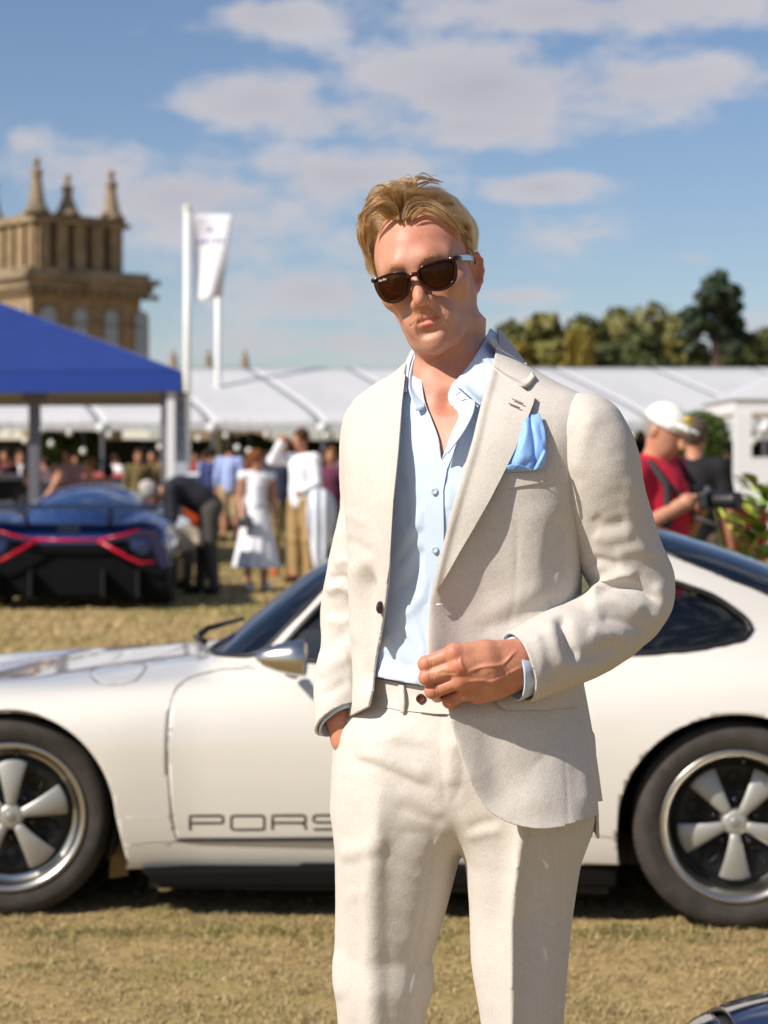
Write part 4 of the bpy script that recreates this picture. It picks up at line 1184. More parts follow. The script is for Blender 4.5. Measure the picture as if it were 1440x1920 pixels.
def build_hair():
    r = np.random.default_rng(5)
    # roots over the skull
    n0 = 90000
    d = r.normal(size=(n0, 3)); d /= np.linalg.norm(d, axis=1, keepdims=True)
    p = np.array([0, -.005, .045]) + d * .085
    p = project(skull, p, 5, .03)
    k = hairline_mask(p) + r.normal(size=len(p)) * .002 > 0
    k &= (p[:, 2] > -.06)
    # keep roots thinner on the close sides
    p = p[k]
    n = min(len(p), 26000); p = p[:n]
    x, y, z = p.T; s = np.abs(x)
    top = np.clip((z - .070) / .035, 0, 1); top = top * top * (3 - 2 * top)
    part_x = -.010 + .15 * (y + .06) * 0
    side = np.tanh((x - part_x) / .012)
    frontness = np.clip((-.02 - y) / .06, 0, 1)
    # clumps
    nc = 330
    ci = r.choice(n, nc, replace=False); cp = p[ci]
    best = np.zeros(n, int); bd = np.full(n, 1e9)
    for a in range(0, n, 4000):
        D = ((p[a:a+4000, None] - cp[None]) ** 2).sum(2); best[a:a+4000] = D.argmin(1)
    def flow(q, sd, tp):
        fr_ = np.clip((-.015 - q[:, 1]) / .05, 0, 1)
        f = np.stack([sd * (.9 - .25 * fr_), .50 + .75 * fr_, -.25 + .25 * fr_], 1)
        sidef = np.stack([0 * sd, .55 + 0 * sd, -.95 * np.ones_like(sd)], 1)
        return f * tp[:, None] + sidef * (1 - tp)[:, None]
    K = 18
    def grow(p0, sd, tp, ln, hh, ph, amp, jit):
        q = p0.copy(); out = [q.copy()]
        step = ln / (K - 1)
        for i in range(1, K):
            t = i / (K - 1)
            g = grad(skull, q, 1e-3); g /= np.linalg.norm(g, axis=1, keepdims=True) + 1e-9
            f = flow(q, sd, tp) + jit
            f = f - g * (f * g).sum(1, keepdims=True); f /= np.linalg.norm(f, axis=1, keepdims=True) + 1e-9
            lat = np.cross(g, f)
            wv = np.sin(ph + t * 7.5) * amp * t
            lift = (hh * (np.sin(min(1, t * 1.9) * math.pi / 2)) * (1 - .72 * max(0, (t - .45) / .55) ** 1.6))
            q = q + f * step[:, None]
            dd = skull(q); q = q + g * (lift - dd)[:, None]
            out.append(q + lat * wv[:, None] + g * (np.cos(ph * 1.7 + t * 8) * amp * .8 * t)[:, None])
        return np.stack(out, 1)
    cs = side[ci]; ctp = top[ci]
    cln = ctp * (.070 + .018 * r.random(nc)) + (1 - ctp) * np.interp(cp[:, 2], [-.05, .0, .06, .09], [.008, .014, .026, .045])
    chh = ctp * (.015 + .004 * frontness[ci] + .006 * r.random(nc)) + (1 - ctp) * np.interp(cp[:, 2], [-.05, 0, .06, .09], [.0015, .0025, .004, .009])
    cph = r.random(nc) * 6.28; camp = ctp * (.0035 + .004 * r.random(nc)) + .0006
    cj = r.normal(size=(nc, 3)) * .22
    CG = grow(cp, cs, ctp, cln, chh, cph, camp, cj)
    jit = cj[best] + r.normal(size=(n, 3)) * .10
    ln = cln[best] * (.82 + .3 * r.random(n)); hh = chh[best] * (.75 + .4 * r.random(n))
    S = grow(p, side, top, ln, hh, cph[best] + r.normal(size=n) * .25, camp[best], jit)
    # gather strands towards their lock
    t = np.linspace(0, 1, K)[None, :, None]
    S = S + (CG[best] + (S[:, :1] - CG[best][:, :1]) * (1 - .55 * t) - S) * (.62 * t ** .8)
    # a few fly-aways
    fa = r.random(n) < .012
    S[fa] += (r.normal(size=(fa.sum(), 1, 3)) * .012 + np.array([0, 0, .006])) * t ** 2
    Wd = (S * HS) @ HR.T + HO
    strands('hair', Wd, .00010, M_HAIR, man, np.clip(r.random(nc)[best] * .75 + r.random(n) * .25, 0, 1))
    # loose locks that make the front: hand-placed guides, each a lock of strands
    G = []
    TN = []
    SKW = lambda p: skull(((p - HO) @ HR) / HS) - .004
    def lock(pts, cnt, rad, sp=.35):
        np_ = len(pts); c = crom(on(SKW, [(a, b, .002 + .016 * math.sin(math.pi * min(1, .12 + .95 * i / (np_ - 1)))) for i, (a, b, dd) in enumerate(pts)]), 8); m = len(c)
        tt = np.linspace(0, 1, m)
        ns = max(1, cnt // 45)
        env = np.sin(np.clip(tt * 1.15 + .12, 0, 1) * math.pi) ** .7
        for j in range(ns):
            b1 = r.normal(size=3) * rad; b2 = r.normal(size=3) * rad * sp; tn = r.random(); ml = .82 + .18 * r.random()
            for i in range(max(1, int(cnt // ns * .75))):
                f1 = b1 * .8 + r.normal(size=3) * rad * .15; f2 = b2 + r.normal(size=3) * rad * .10
                cc = c + f1[None] * ((1 - tt[:, None]) * .30 + env[:, None] * .75) + f2[None] * tt[:, None]
                L = np.linspace(0, (m - 1) * ml * (.93 + .07 * r.random()), 18)
                G.append(np.stack([np.interp(L, np.arange(m), cc[:, q]) for q in range(3)], 1)); TN.append(np.clip(tn * .8 + .2 * r.random(), 0, 1))
    f0 = -.085
    lock([(748, 412, f0), (742, 388, f0 - .012), (752, 368, f0), (790, 362, f0 + .02), (830, 385, f0 + .03), (862, 420, f0 + .045), (868, 440, f0 + .05)], 900, .0055)
    lock([(760, 408, f0), (768, 384, f0 - .010), (800, 378, f0 + .004), (835, 398, f0 + .02), (858, 425, f0 + .04), (866, 446, f0 + .05)], 900, .005)
    lock([(770, 408, f0), (790, 392, f0 - .006), (820, 404, f0 + .01), (846, 424, f0 + .03), (864, 444, f0 + .05)], 700, .0045)
    lock([(738, 408, f0), (728, 385, f0 - .008), (708, 378, f0 - .004), (690, 388, f0 + .008), (676, 406, f0 + .02), (684, 420, f0 + .022)], 900, .0055)
    lock([(730, 410, f0), (716, 394, f0 - .006), (700, 396, f0), (686, 408, f0 + .012), (690, 424, f0 + .02)], 700, .005)
    lock([(744, 395, f0), (736, 366, f0 - .004), (716, 360, f0 + .004), (698, 372, f0 + .02), (684, 394, f0 + .035), (680, 412, f0 + .04)], 900, .006)
    lock([(752, 385, f0 + .008), (748, 354, f0 + .01), (728, 350, f0 + .02), (702, 362, f0 + .035), (682, 384, f0 + .05)], 900, .006)
    lock([(765, 372, f0 + .015), (764, 344, f0 + .02), (745, 342, f0 + .035), (722, 352, f0 + .05)], 600, .0055)
    lock([(772, 372, f0 + .02), (778, 343, f0 + .03), (800, 337, f0 + .05), (835, 344, f0 + .08)], 600, .006)
    lock([(686, 412, f0 + .03), (676, 425, f0 + .04), (676, 445, f0 + .05), (684, 470, f0 + .05), (692, 492, f0 + .05)], 700, .005)
    lock([(690, 405, f0 + .04), (684, 425, f0 + .05), (682, 448, f0 + .06), (684, 468, f0 + .06)], 500, .0050, .8)
    lock([(764, 350, f0 + .03), (758, 336, f0 + .03), (764, 328, f0 + .03), (772, 334, f0 + .03), (776, 343, f0 + .03)], 46, .0014, .9)
    lock([(788, 346, f0 + .05), (796, 333, f0 + .05), (812, 326, f0 + .055), (828, 333, f0 + .06)], 46, .0014, .9)
    lock([(846, 412, f0 + .05), (868, 425, f0 + .085), (884, 450, f0 + .1), (890, 468, f0 + .105)], 500, .008, .9)
    strands('hair_lock', np.array(G), .00010, M_HAIR, man, TN)
    # moustache, brows and jaw stubble
    Q_ = []
    def patch_h(cnt, fx, fy, ln, dirf, dens=1):
        ar = r.random(cnt)
        lx = np.array([fx(a) for a in ar]); lz = np.array([fy(a) for a in ar])
        base = project(head, np.stack([lx, np.full(cnt, -.11), lz], 1), 6, .02)
        g = grad(head, base, 5e-4); g /= np.linalg.norm(g, axis=1, keepdims=True)
        for i in range(cnt):
            dv = np.array(dirf(lx[i])) + r.normal(size=3) * .25
            L = ln * (.6 + .7 * r.random())
            Q_.append(np.array([base[i] + g[i] * (L * .45 * u) + dv * (L * u * (.5 + .5 * u)) for u in np.linspace(0, 1, 6)]))
    patch_h(560, lambda a: (a - .5) * .054, lambda a: -.0352 - .13 * abs(a - .5) ** 2 * .45 + r.normal() * .0026 - abs(a - .5) * .010, .0065, lambda x: (math.copysign(.75, x), -.1, -.75))
    for sgn in (-1, 1):
        patch_h(200, lambda a: sgn * (.012 + a * .036), lambda a: .0375 + .004 * math.sin(a * 2.6) + r.normal() * .002, .006, lambda x: (math.copysign(.9, x), .1, .15))
    strands('moustache', (np.array(Q_) * HS) @ HR.T + HO, .00008, make_hair_mat('moustache_hair', (.16, .075, .025), (.42, .23, .09)), man)
build_hair()
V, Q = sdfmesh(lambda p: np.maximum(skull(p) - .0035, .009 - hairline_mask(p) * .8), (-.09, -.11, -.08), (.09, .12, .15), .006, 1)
part('hair_base', (V * HS) @ HR.T + HO, Q, mat('hair_shadow', (.22, .115, .045), .7))  # brown scalp cap under the strands

# --- sunglasses (worn, a thing of its own)
M_TORT = mat('tortoiseshell', (.006, .0025, .0012), .16, col2=(.05, .010, .003), nscale=55, spec=.35)
M_LENS = bpy.data.materials.new('brown_lens'); M_LENS.use_nodes = True
b = M_LENS.node_tree.nodes['Principled BSDF']
b.inputs['Base Color'].default_value = (.055, .012, .002, 1); b.inputs['Transmission Weight'].default_value = .75; b.inputs['Roughness'].default_value = .02; b.inputs['IOR'].default_value = 1.3
glasses = thing('sunglasses', 'tortoiseshell sunglasses with brown lenses worn by the man in the cream suit', 'sunglasses', HO)
glasses.scale = (1.0, 1.03, 1.06)
glasses.rotation_euler = Matrix(HR.tolist()).to_euler()
def lens_outline(sg, grow=0.0):
    # front view of one rim in head coordinates (x, z), square-round shape
    pts = [(.0098, .0205), (.020, .0275), (.036, .0290), (.052, .0275), (.0585, .022), (.0575, .008), (.0520, -.0065), (.040, -.0140), (.026, -.0125), (.0155, -.0040), (.0100, .009)]
    c = crom(np.array(pts), 6, True)
    ctr = c.mean(0); dv = c - ctr
    c = ctr + dv * (1 + grow / np.linalg.norm(dv, axis=1, keepdims=True))
    return np.stack([sg * c[:, 0], .0255 + (c[:, 1] - .0290) * .80], 1)
def gy(x, z): return -.1135 + 2.9 * x * x * 1.3 - .08 * (z - .01)
frame = None
for sg in (-1, 1):
    o1, o0 = lens_outline(sg, .0046 if True else 0), lens_outline(sg, 0)
    m = len(o1); V = []
    for (ol, dy) in ((o1, .0), (o1, .0034), (o0, .0034), (o0, .0)):
        V += [(x, gy(x, z) + dy, z) for (x, z) in ol]
    Fc = [(r_ * m + k, ((r_ + 1) % 4) * m + k, ((r_ + 1) % 4) * m + (k + 1) % m, r_ * m + (k + 1) % m) for r_ in range(4) for k in range(m)]
    o = mk('rim', V, Fc, M_TORT, glasses); bevel(o, .0009, 2)
    ctr = o0.mean(0)
    V = [(ctr[0], gy(*ctr) - .0008, ctr[1])]
    rings = 6
    for j in range(1, rings + 1):
        for (x, z) in ctr + (lens_outline(sg, .0006) - ctr) * (j / rings): V.append((x, gy(x, z) + .0012 - .0022 * (1 - (j / rings) ** 2), z))
    Fc = [(0, 1 + k, 1 + (k + 1) % m) for k in range(m)] + [(1 + (j - 1) * m + k, 1 + j * m + k, 1 + j * m + (k + 1) % m, 1 + (j - 1) * m + (k + 1) % m) for j in range(1, rings) for k in range(m)]
    o = mk('lens', V, Fc, M_LENS, glasses); solid(o, .0016, 1)
    # temple arm: dark end piece, metal arm back to the ear
    x0 = .0615
    MB().tube([(sg * .0585, gy(.0585, .024), .025), (sg * .0635, -.094, .0255), (sg * .0655, -.083, .0255), (sg * .0662, -.072, .0245)], [.0030, .0036, .0036, .0032], 8).build('hinge', M_TORT, glasses, True)
    mt = MB(); mt.add([(sg * (.0655 + a), y_, z_) for (y_, z_, a) in ((-.0725, .0290, -.001), (-.0725, .0215, -.001), (-.030, .0275, .0045), (-.030, .0195, .0045), (.004, .0245, .006), (.004, .0185, .006))] + [(sg * (.0680 + a), y_, z_) for (y_, z_, a) in ((-.0725, .0290, -.001), (-.0725, .0215, -.001), (-.030, .0275, .0045), (-.030, .0195, .0045), (.004, .0245, .006), (.004, .0185, .006))],
        [(0, 1, 3, 2), (2, 3, 5, 4), (6, 8, 9, 7), (8, 10, 11, 9), (0, 2, 8, 6), (2, 4, 10, 8), (1, 7, 9, 3), (3, 9, 11, 5), (0, 6, 7, 1), (4, 5, 11, 10)])
    mt.build('temple_arm', mat('silver_metal', (.75, .73, .70), .22, 1.0), glasses, False)
    MB().tube([(sg * .0720, .002, .0215), (sg * .0700, .014, .020), (sg * .0680, .028, .006)], [.003, .0034, .0028], 8).build('temple_tip', M_TORT, glasses, True)
    MB().tube([(sg * .0560, gy(.056, .026) - .0012, .0275), (sg * .0600, gy(.06, .026) - .0004, .0270)], .0011, 6).build('rivet', mat('silver_rivet', (.8, .78, .74), .2, 1.0), glasses, True)
MB().tube([(-.0095, gy(.0095, .02) + .001, .0165), (-.005, gy(.0, .02) - .0004, .0182), (0, gy(0, .02) - .0008, .0188), (.005, gy(0, .02) - .0004, .0182), (.0095, gy(.0095, .02) + .001, .0165)], [.0040, .0034, .0032, .0034, .0040], 10).build('bridge', M_TORT, glasses, True)
tcv = bpy.data.curves.new('logo', 'FONT'); tcv.body = 'Ray-Ban'; tcv.size = .0042; tcv.extrude = .00005; tcv.shear = .3
lo_ = bpy.data.objects.new('logo', tcv); COL.objects.link(lo_); lo_.parent = glasses
tcv.materials.append(mat('white_print', (.85, .85, .82), .5))
me_ = bpy.data.meshes.new_from_object(lo_.evaluated_get(bpy.context.evaluated_depsgraph_get()))
bpy.data.objects.remove(lo_); lo_ = bpy.data.objects.new('logo', me_); COL.objects.link(lo_); lo_.parent = glasses
lo_.location = (-.0535, gy(.0535, .022) - .0022, .0215); lo_.rotation_euler = (R(90), 0, R(-19))

# --- pocket square (tucked in the breast pocket, a thing of its own)
ps = thing('pocket_square', 'light blue pocket square tucked in the breast pocket of the cream suit', 'pocket square', on(JS, [(985, 880)], .004)[0])
def sqs(curves, nu, nv, fl):
    V, Q = sheet([on(JS, c) for c in curves], nu, nv)
    V = folds(V, vnorm(V, Q), fl, False)
    o = mk('fold', V, Q, M_SQ, ps, True, tuple(ps.location)); solid(o, .0012, 0); return o
sqs([[(940, 886, .004), (958, 850, .011), (978, 800, .013), (987, 770, .008)], [(960, 884, .010), (974, 850, .019), (986, 812, .018), (990, 776, .010)], [(990, 882, .012), (994, 858, .018), (995, 820, .014), (992, 782, .010)], [(1005, 880, .008), (1004, 855, .010), (999, 820, .010), (993, 784, .008)]], 26, 18,
    [([(950, 870), (975, 830), (985, 790)], 5, 2.0), ([(965, 878), (985, 850)], 5, -2.0), ([(975, 882), (1002, 858)], 4, 1.8)])
sqs([[(985, 884, .006), (990, 840, .007), (989, 800, .007), (988, 772, .006)], [(1002, 880, .009), (1006, 838, .011), (1003, 800, .010), (1000, 778, .008)], [(1014, 876, .010), (1016, 842, .014), (1014, 806, .012), (1010, 775, .009)], [(1021, 874, .007), (1023, 842, .011), (1022, 808, .010), (1012, 777, .009)]], 26, 16,
    [([(1000, 790), (1008, 830), (1002, 870)], 5, -2.5), ([(1012, 790), (1018, 830)], 4, 2)])
sqs([[(1000, 882, .013), (1010, 862, .017), (1020, 842, .014)], [(1008, 880, .016), (1016, 862, .021), (1023, 846, .016)], [(1021, 876, .011), (1023, 862, .014), (1024, 848, .012)]], 14, 10, [])
sqs([[(938, 888, .007), (948, 882, .013), (965, 880, .015)], [(944, 882, .010), (956, 872, .018), (975, 872, .019)], [(950, 886, .006), (975, 884, .010), (1000, 882, .014)]], 14, 10, [])
# ================================================================== white sports coupe
CAR_YAW = R(-3.8)
CAR_O = np.array([P(13, 0, 6.13)[0], 6.13, 0.0])
CRM = np.array(Matrix.Rotation(CAR_YAW, 3, 'Z'))
def to_car(V): return (V - CAR_O) @ CRM
def car_px(px, py, yl):
    """point of the car's own frame seen at a photo column and row, on the lengthwise plane y = yl"""
    o = (np.array([0, 0, CH]) - CAR_O) @ CRM; d = np.array([(px - 720) / F, 1, (HZ - py) / F]) @ CRM
    t = (yl - o[1]) / d[1]
    return o + t * d
def car_proj(V): return proj(V @ CRM.T + CAR_O)
M_PAINT = mat('ivory_paint', (.68, .645, .59), .16, coat=1.0, spec=.5)
M_BLK = mat('black_trim', (.012, .012, .013), .45)
M_SEAM = mat('dark_gap', (.10, .085, .07), .8)
M_CHROME = mat('brushed_steel', (.62, .60, .56), .22, 1.0, bump=.02, bscale=300, stretch=(1, 8, 8))
M_RUB = mat('tyre_rubber', (.042, .035, .030), .8, noise=.25, nscale=20, bump=.3, bscale=140, bdist=.002)
M_RIM = mat('satin_alloy', (.56, .54, .50), .30, 1.0)
M_SPK = mat('anodised_spoke', (.42, .41, .38), .45, .5)
M_RIMB = mat('black_wheel', (.005, .005, .005), .45)
M_DARK = mat('dark_interior', (.018, .018, .018), .8)
def glass_mat(name, tint, refl=1.0):
    m = bpy.data.materials.new(name); m.use_nodes = True
    N, L = m.node_tree.nodes, m.node_tree.links; N.clear()
    o = N.new('ShaderNodeOutputMaterial'); mx = N.new('ShaderNodeMixShader'); t = N.new('ShaderNodeBsdfTransparent'); g = N.new('ShaderNodeBsdfGlossy')
    fr = N.new('ShaderNodeFresnel'); fr.inputs['IOR'].default_value = 1.55
    ml = N.new('ShaderNodeMath'); ml.operation = 'MULTIPLY_ADD'; ml.inputs[1].default_value = refl; ml.inputs[2].default_value = .04; ml.use_clamp = True
    t.inputs[0].default_value = (*tint, 1); g.inputs['Roughness'].default_value = .01
    L.new(fr.outputs[0], ml.inputs[0]); L.new(ml.outputs[0], mx.inputs[0]); L.new(t.outputs[0], mx.inputs[1]); L.new(g.outputs[0], mx.inputs[2]); L.new(mx.outputs[0], o.inputs[0])
    return m
M_GLASS = glass_mat('tinted_glass', (.74, .84, .80))
M_SCREEN = glass_mat('windscreen_glass', (.66, .82, .86), 1.5)
YC = .87
def car_top(x, s):
    zh = spl(x, [-.98, -.85, -.6, -.2, .2, .55, .9, 2.2, 2.7, 3.05, 3.3], [.42, .52, .615, .695, .748, .785, .815, .90, .86, .74, .50])
    zf = spl(x, [-.98, -.85, -.6, -.25, .1, .5, .9, 1.6, 2.1, 2.6, 3.0, 3.3], [.46, .59, .68, .715, .735, .762, .805, .86, .90, .88, .76, .50])
    k = np.exp(-((s - .63) / .17) ** 2)
    return zh + (zf - zh) * k
def car_body(p):
    x, z = p[:, 0], p[:, 2]; s = np.abs(p[:, 1] - YC)
    W = spl(x, [-1.0, -.93, -.85, -.6, -.3, 0, .3, .62, 1.1, 1.5, 1.85, 2.26, 2.6, 2.95, 3.2, 3.32], [.10, .42, .62, .78, .855, .876, .862, .832, .83, .842, .878, .896, .885, .82, .66, .30])
    zm = .52; T = car_top(x, s); zb = .05
    up = np.clip((z - zm) / np.maximum(T - zm, .02), 0, 5); dn = np.clip((zm - z) / (zm - zb), 0, 5)
    Wz = W * (1 - .055 * np.clip((zm - z) / .36, 0, 1.2) ** 2 - .030 * np.clip(up, 0, 1) ** 1.5)
    k = ((s / np.maximum(Wz, .05)) ** 6 + up ** 3.2 + dn ** 8) ** (1 / 4.2)
    return (k - 1) * .35
def roof(x): return spl(x, [.33, .53, .705, .93, 1.17, 1.41, 1.65, 1.95, 2.25, 2.6, 2.95, 3.2], [.60, .775, .935, 1.105, 1.225, 1.275, 1.28, 1.245, 1.165, 1.035, .87, .70])
def car_cabin(p):
    x, z = p[:, 0], p[:, 2]; s = np.abs(p[:, 1] - YC)
    zr = roof(x); zb = .60
    w = spl(x, [.3, .6, .9, 1.4, 2.0, 2.5, 3.0, 3.2], [.50, .655, .715, .745, .735, .68, .56, .45])
    t = np.clip((z - zb) / np.maximum(zr - zb, .03), 0, 4)
    k = ((s / w) ** 3.0 + t ** 3.0) ** (1 / 3.0)
    return np.maximum((k - 1) * .45, .55 - z)
def car_f(p): return smin(car_body(p), car_cabin(p), .055)
def car_ray(pxy, off=0.0):
    out = []
    for (px, py) in pxy:
        ts = np.linspace(-.25, 1.2, 300)
        Pn = np.array([car_px(px, py, t) for t in (ts[0], ts[-1])])
        pts = Pn[0] + (Pn[1] - Pn[0]) * ((ts - ts[0]) / (ts[-1] - ts[0]))[:, None]
        v = car_f(pts) < 0
        i = v.argmax() if v.any() else 60
        a, b = pts[max(i - 1, 0)], pts[i]
        for _ in range(10):
            m_ = (a + b) / 2
            if car_f(m_[None])[0] < 0: b = m_
            else: a = m_
        g = grad(car_f, b[None], 1e-3)[0]; g /= np.linalg.norm(g)
        out.append(b + g * off)
    return np.array(out)
car = thing('sports_car', 'ivory white sports coupe parked side-on behind the man in the cream suit', 'car', CAR_O, CAR_YAW)

def build_car():
    V, Q = sdfmesh(car_f, (-1.05, -.08, .1), (3.4, 1.82, 1.34), .032, 1, 4)
    T = tri(Q)
    zsill = lambda V: .150 + .028 * np.clip(V[:, 0] - .3, 0, 2)
    V, T = clip(V, T, zsill(V) - V[:, 2])
    def arch(V):
        s = np.abs(V[:, 1] - YC)
        lowf = np.clip((.34 - V[:, 2]) / .17, 0, 1) ** 1.5
        a = np.hypot(V[:, 0] - .0, V[:, 2] - .318) - .338 - .058 * lowf * (V[:, 0] > 0)
        b = (np.hypot((V[:, 0] - 2.26) / .364, (V[:, 2] - .322) / .345) - 1) * .35 - .02 * lowf * (V[:, 0] < 2.26)
        return np.maximum(np.minimum(a, b), .45 - s)
    V, T = clip(V, T, -arch(V))
    # windows: outlines in the car's own side view
    cp = lambda pts, y: np.array([car_px(a, b, y)[[0, 2]] for a, b in pts])
    door_w = crom(cp([(530, 1234), (545, 1196), (600, 1136), (640, 1090), (690, 1040), (760, 1008), (880, 1003), (985, 1012), (1004, 1030), (1008, 1150), (1004, 1226), (900, 1236), (700, 1240)], .17), 5, True)
    quart = crom(cp([(1040, 1226), (1036, 1140), (1042, 1030), (1070, 1025), (1150, 1046), (1245, 1088), (1292, 1104), (1345, 1124), (1394, 1157), (1409, 1174), (1409, 1190), (1385, 1204), (1300, 1217), (1180, 1225)], .13), 5, True)
    ws_edge = cp([(385, 1238), (470, 1236), (484, 1216), (600, 1080), (628, 1048), (668, 1012), (700, 990)], .22)
    def scr(V):  # windscreen: ahead of the pillar line, on the cabin
        x, z = V[:, 0], V[:, 2]
        xl = np.interp(z, [.79, .815, .845, 1.06, 1.12, 1.195, 1.25], [.56, .755, .795, 1.000, 1.055, 1.13, 1.15])
        return np.maximum(np.maximum(x - xl, .812 - .06 * np.clip(.75 - x, 0, .3) - z), z - 1.205)
    def rear(V):
        x, z = V[:, 0], V[:, 2]
        return np.maximum(np.maximum((1.145 - .405 * (x - 2.06)) - z, 2.05 - x), x - 2.80)
    near = lambda V: V[:, 1] - YC
    gl = {}
    wins = [('windscreen', scr, M_SCREEN), ('rear_window', rear, M_SCREEN), ('door_window', lambda V: polysd(V[:, 0], V[:, 2], door_w), M_GLASS), ('quarter_window', lambda V: polysd(V[:, 0], V[:, 2], quart), M_GLASS)]
    for (n, g, m_) in wins:
        gV, gT = clip(V, T, np.maximum(g(V) - .004, .70 - V[:, 2]))
        if n in ('windscreen', 'rear_window'):
            N_ = vnorm(gV, gT); o = mk(n, gV - N_ * .006, gT, m_, car)
        else:
            for sgn in (-1, 1):
                v2, t2 = clip(gV, gT, sgn * near(gV)); N_ = vnorm(v2, t2); mk(n, v2 - N_ * .008, t2, m_, car)
        V, T = clip(V, T, -np.maximum(g(V), .70 - V[:, 2]))
    # door and fuel flap cut out of the near side
    dpoly = crom([(478, 1251), (405, 1256), (352, 1272), (329, 1295), (318, 1330), (313, 1400), (316, 1470), (324, 1540), (330, 1577)], 5)
    dpoly = np.concatenate([dpoly, np.array([(640, 1575), (1012, 1568), (1026, 1540), (1030, 1400), (1022, 1236), (1000, 1243), (700, 1252), (540, 1252)])])
    def nearpoly(V, poly):
        px, py = car_proj(V); return np.maximum(polysd(px, py, poly) / 600, V[:, 1] - .5)
    dV, dT = clip(V, T, nearpoly(V, dpoly) + .0022)
    V, T = clip(V, T, -nearpoly(V, dpoly) + .0022 * 0)
    door = mk('door', dV, dT, M_PAINT, car); solid(door, .02, -1)
    fp = crom([(170, 1259), (190, 1249), (240, 1244), (274, 1246), (268, 1262), (252, 1277), (215, 1284), (184, 1279)], 5, True)
    fV, fT = clip(V, T, nearpoly(V, fp) + .0012)
    V, T = clip(V, T, -nearpoly(V, fp))
    o = mk('fuel_flap', fV, fT, M_PAINT, car); solid(o, .006, -1)
    body_ = mk('body', V, T, M_PAINT, car); solid(body_, .016, -1)
    # dark gaps behind the joints
    mb = MB()
    for ln, off in ((dpoly[:46], -.004), (fp, -.003), (np.array([(330, 1577), (480, 1576), (640, 1575)]), -.004)):
        q = car_ray(ln[::2] if len(ln) > 10 else ln, off)
        mb.tube(q, .0056 if off == -.004 else .0042, 6)
    mb.build('joint', M_SEAM, car, True)
    for ln in ([(168, 1251), (215, 1245), (262, 1240), (300, 1229), (340, 1214), (372, 1203)], [(330, 1236), (385, 1235), (430, 1243), (475, 1247)], [(238, 1586), (280, 1581), (330, 1579)], [(1098, 1566), (1125, 1568), (1148, 1571)], [(330, 1219), (350, 1212), (385, 1208)]):
        MB().tube(car_ray(crom(ln, 3), -.0012), .0022, 6).build('panel_joint', M_SEAM, car, True)
    # window seals
    def seal(poly, r, closed=True, y0=None):
        q = []
        for (x, z) in poly:
            ys = np.linspace(-.05, YC, 160); pts = np.stack([np.full(160, x), ys, np.full(160, z)], 1)
            v = car_f(pts) < 0
            if v.any(): q.append(pts[v.argmax()] + np.array([0, -.002, 0]))
        if closed: q.append(q[0])
        return np.array(q)
    for nm, pl_ in (('door_window', door_w), ('quarter_window', quart)):
        q = seal(pl_[::1], .0)
        MB().tube(q, .011, 8, False).build('window_seal', M_BLK, car, True)
        q2 = q.copy(); q2[:, 1] = 2 * YC - q2[:, 1]
        MB().tube(q2, .011, 8, False).build('window_seal', M_BLK, car, True)
    zs = [.845, .90, .96, 1.02, 1.06, 1.12, 1.195]
    e = [(np.interp(z, [.79, .815, .845, 1.06, 1.12, 1.195, 1.25], [.56, .755, .795, 1.000, 1.055, 1.13, 1.15]), z) for z in zs]
    q = seal(e, 0, False)
    low = [(.555, .800), (.59, .8025), (.63, .8050), (.68, .808), (.73, .8105), (.765, .822)]
    ql = []
    for (x, z) in low:   # lower edge: march down from above
        zz = np.linspace(1.3, .6, 200); 
        ys = np.linspace(-.05, YC, 200); pts = np.stack([np.full(200, x), ys, np.full(200, z)], 1); v = car_f(pts) < 0
        ql.append(pts[v.argmax()] + np.array([-.002, -.002, .002]))
    qq = np.concatenate([np.array(ql), q])
    mid = qq[0].copy(); mid[1] = YC
    full = np.concatenate([qq[::-1], (qq * np.array([1, -1, 1]) + np.array([0, 2 * YC, 0]))])
    MB().tube(crom(full, 3), .0085, 8, False).build('windscreen_seal', M_BLK, car, True)
    rx = np.linspace(2.06, 2.78, 14); q = seal([(x, 1.145 - .405 * (x - 2.06)) for x in rx], 0, False)
    MB().tube(q, .007, 8).build('window_seal', M_BLK, car, True)
    q2 = q.copy(); q2[:, 1] = 2 * YC - q2[:, 1]; MB().tube(q2, .007, 8).build('window_seal', M_BLK, car, True)
    return door_w
build_car()
# sill, chassis, wheel wells
mb = MB(); mb.box((1.15, YC, .20), (4.0, 1.20, .10)); mb.build('underbody', M_BLK, car)
MB().box((1.15, YC, .125), (1.45, 1.50, .08)).build('floor_tray', M_BLK, car)
sp = [(.405, .152), (1.90, .197), (1.90, .118), (.47, .098)]
for y0, y1 in ((.055, .10), (1.64, 1.685)): bevel(MB().prism(sp, y0, y1).build('sill', mat('sill_black', (.006, .005, .005), .8, spec=.12), car), .012, 2)
for wx, rr in ((0, .336), (2.26, .348)):
    for y0, y1 in ((.03, .42), (1.32, 1.71)):
        ang = np.linspace(-.42, math.pi + .42, 34)
        V = [(wx + rr * math.cos(t), y, .32 + rr * math.sin(t)) for t in ang for y in (y0, y1)]
        Q = [(2 * i, 2 * i + 1, 2 * i + 3, 2 * i + 2) for i in range(33)]
        mk('wheel_well', V, Q, M_DARK, car)
        yy = .42 if y0 < .5 else 1.32
        mk('wheel_well_wall', [(wx + rr * math.cos(t), yy, .32 + rr * math.sin(t)) for t in ang], [tuple(range(34))], M_DARK, car, False)
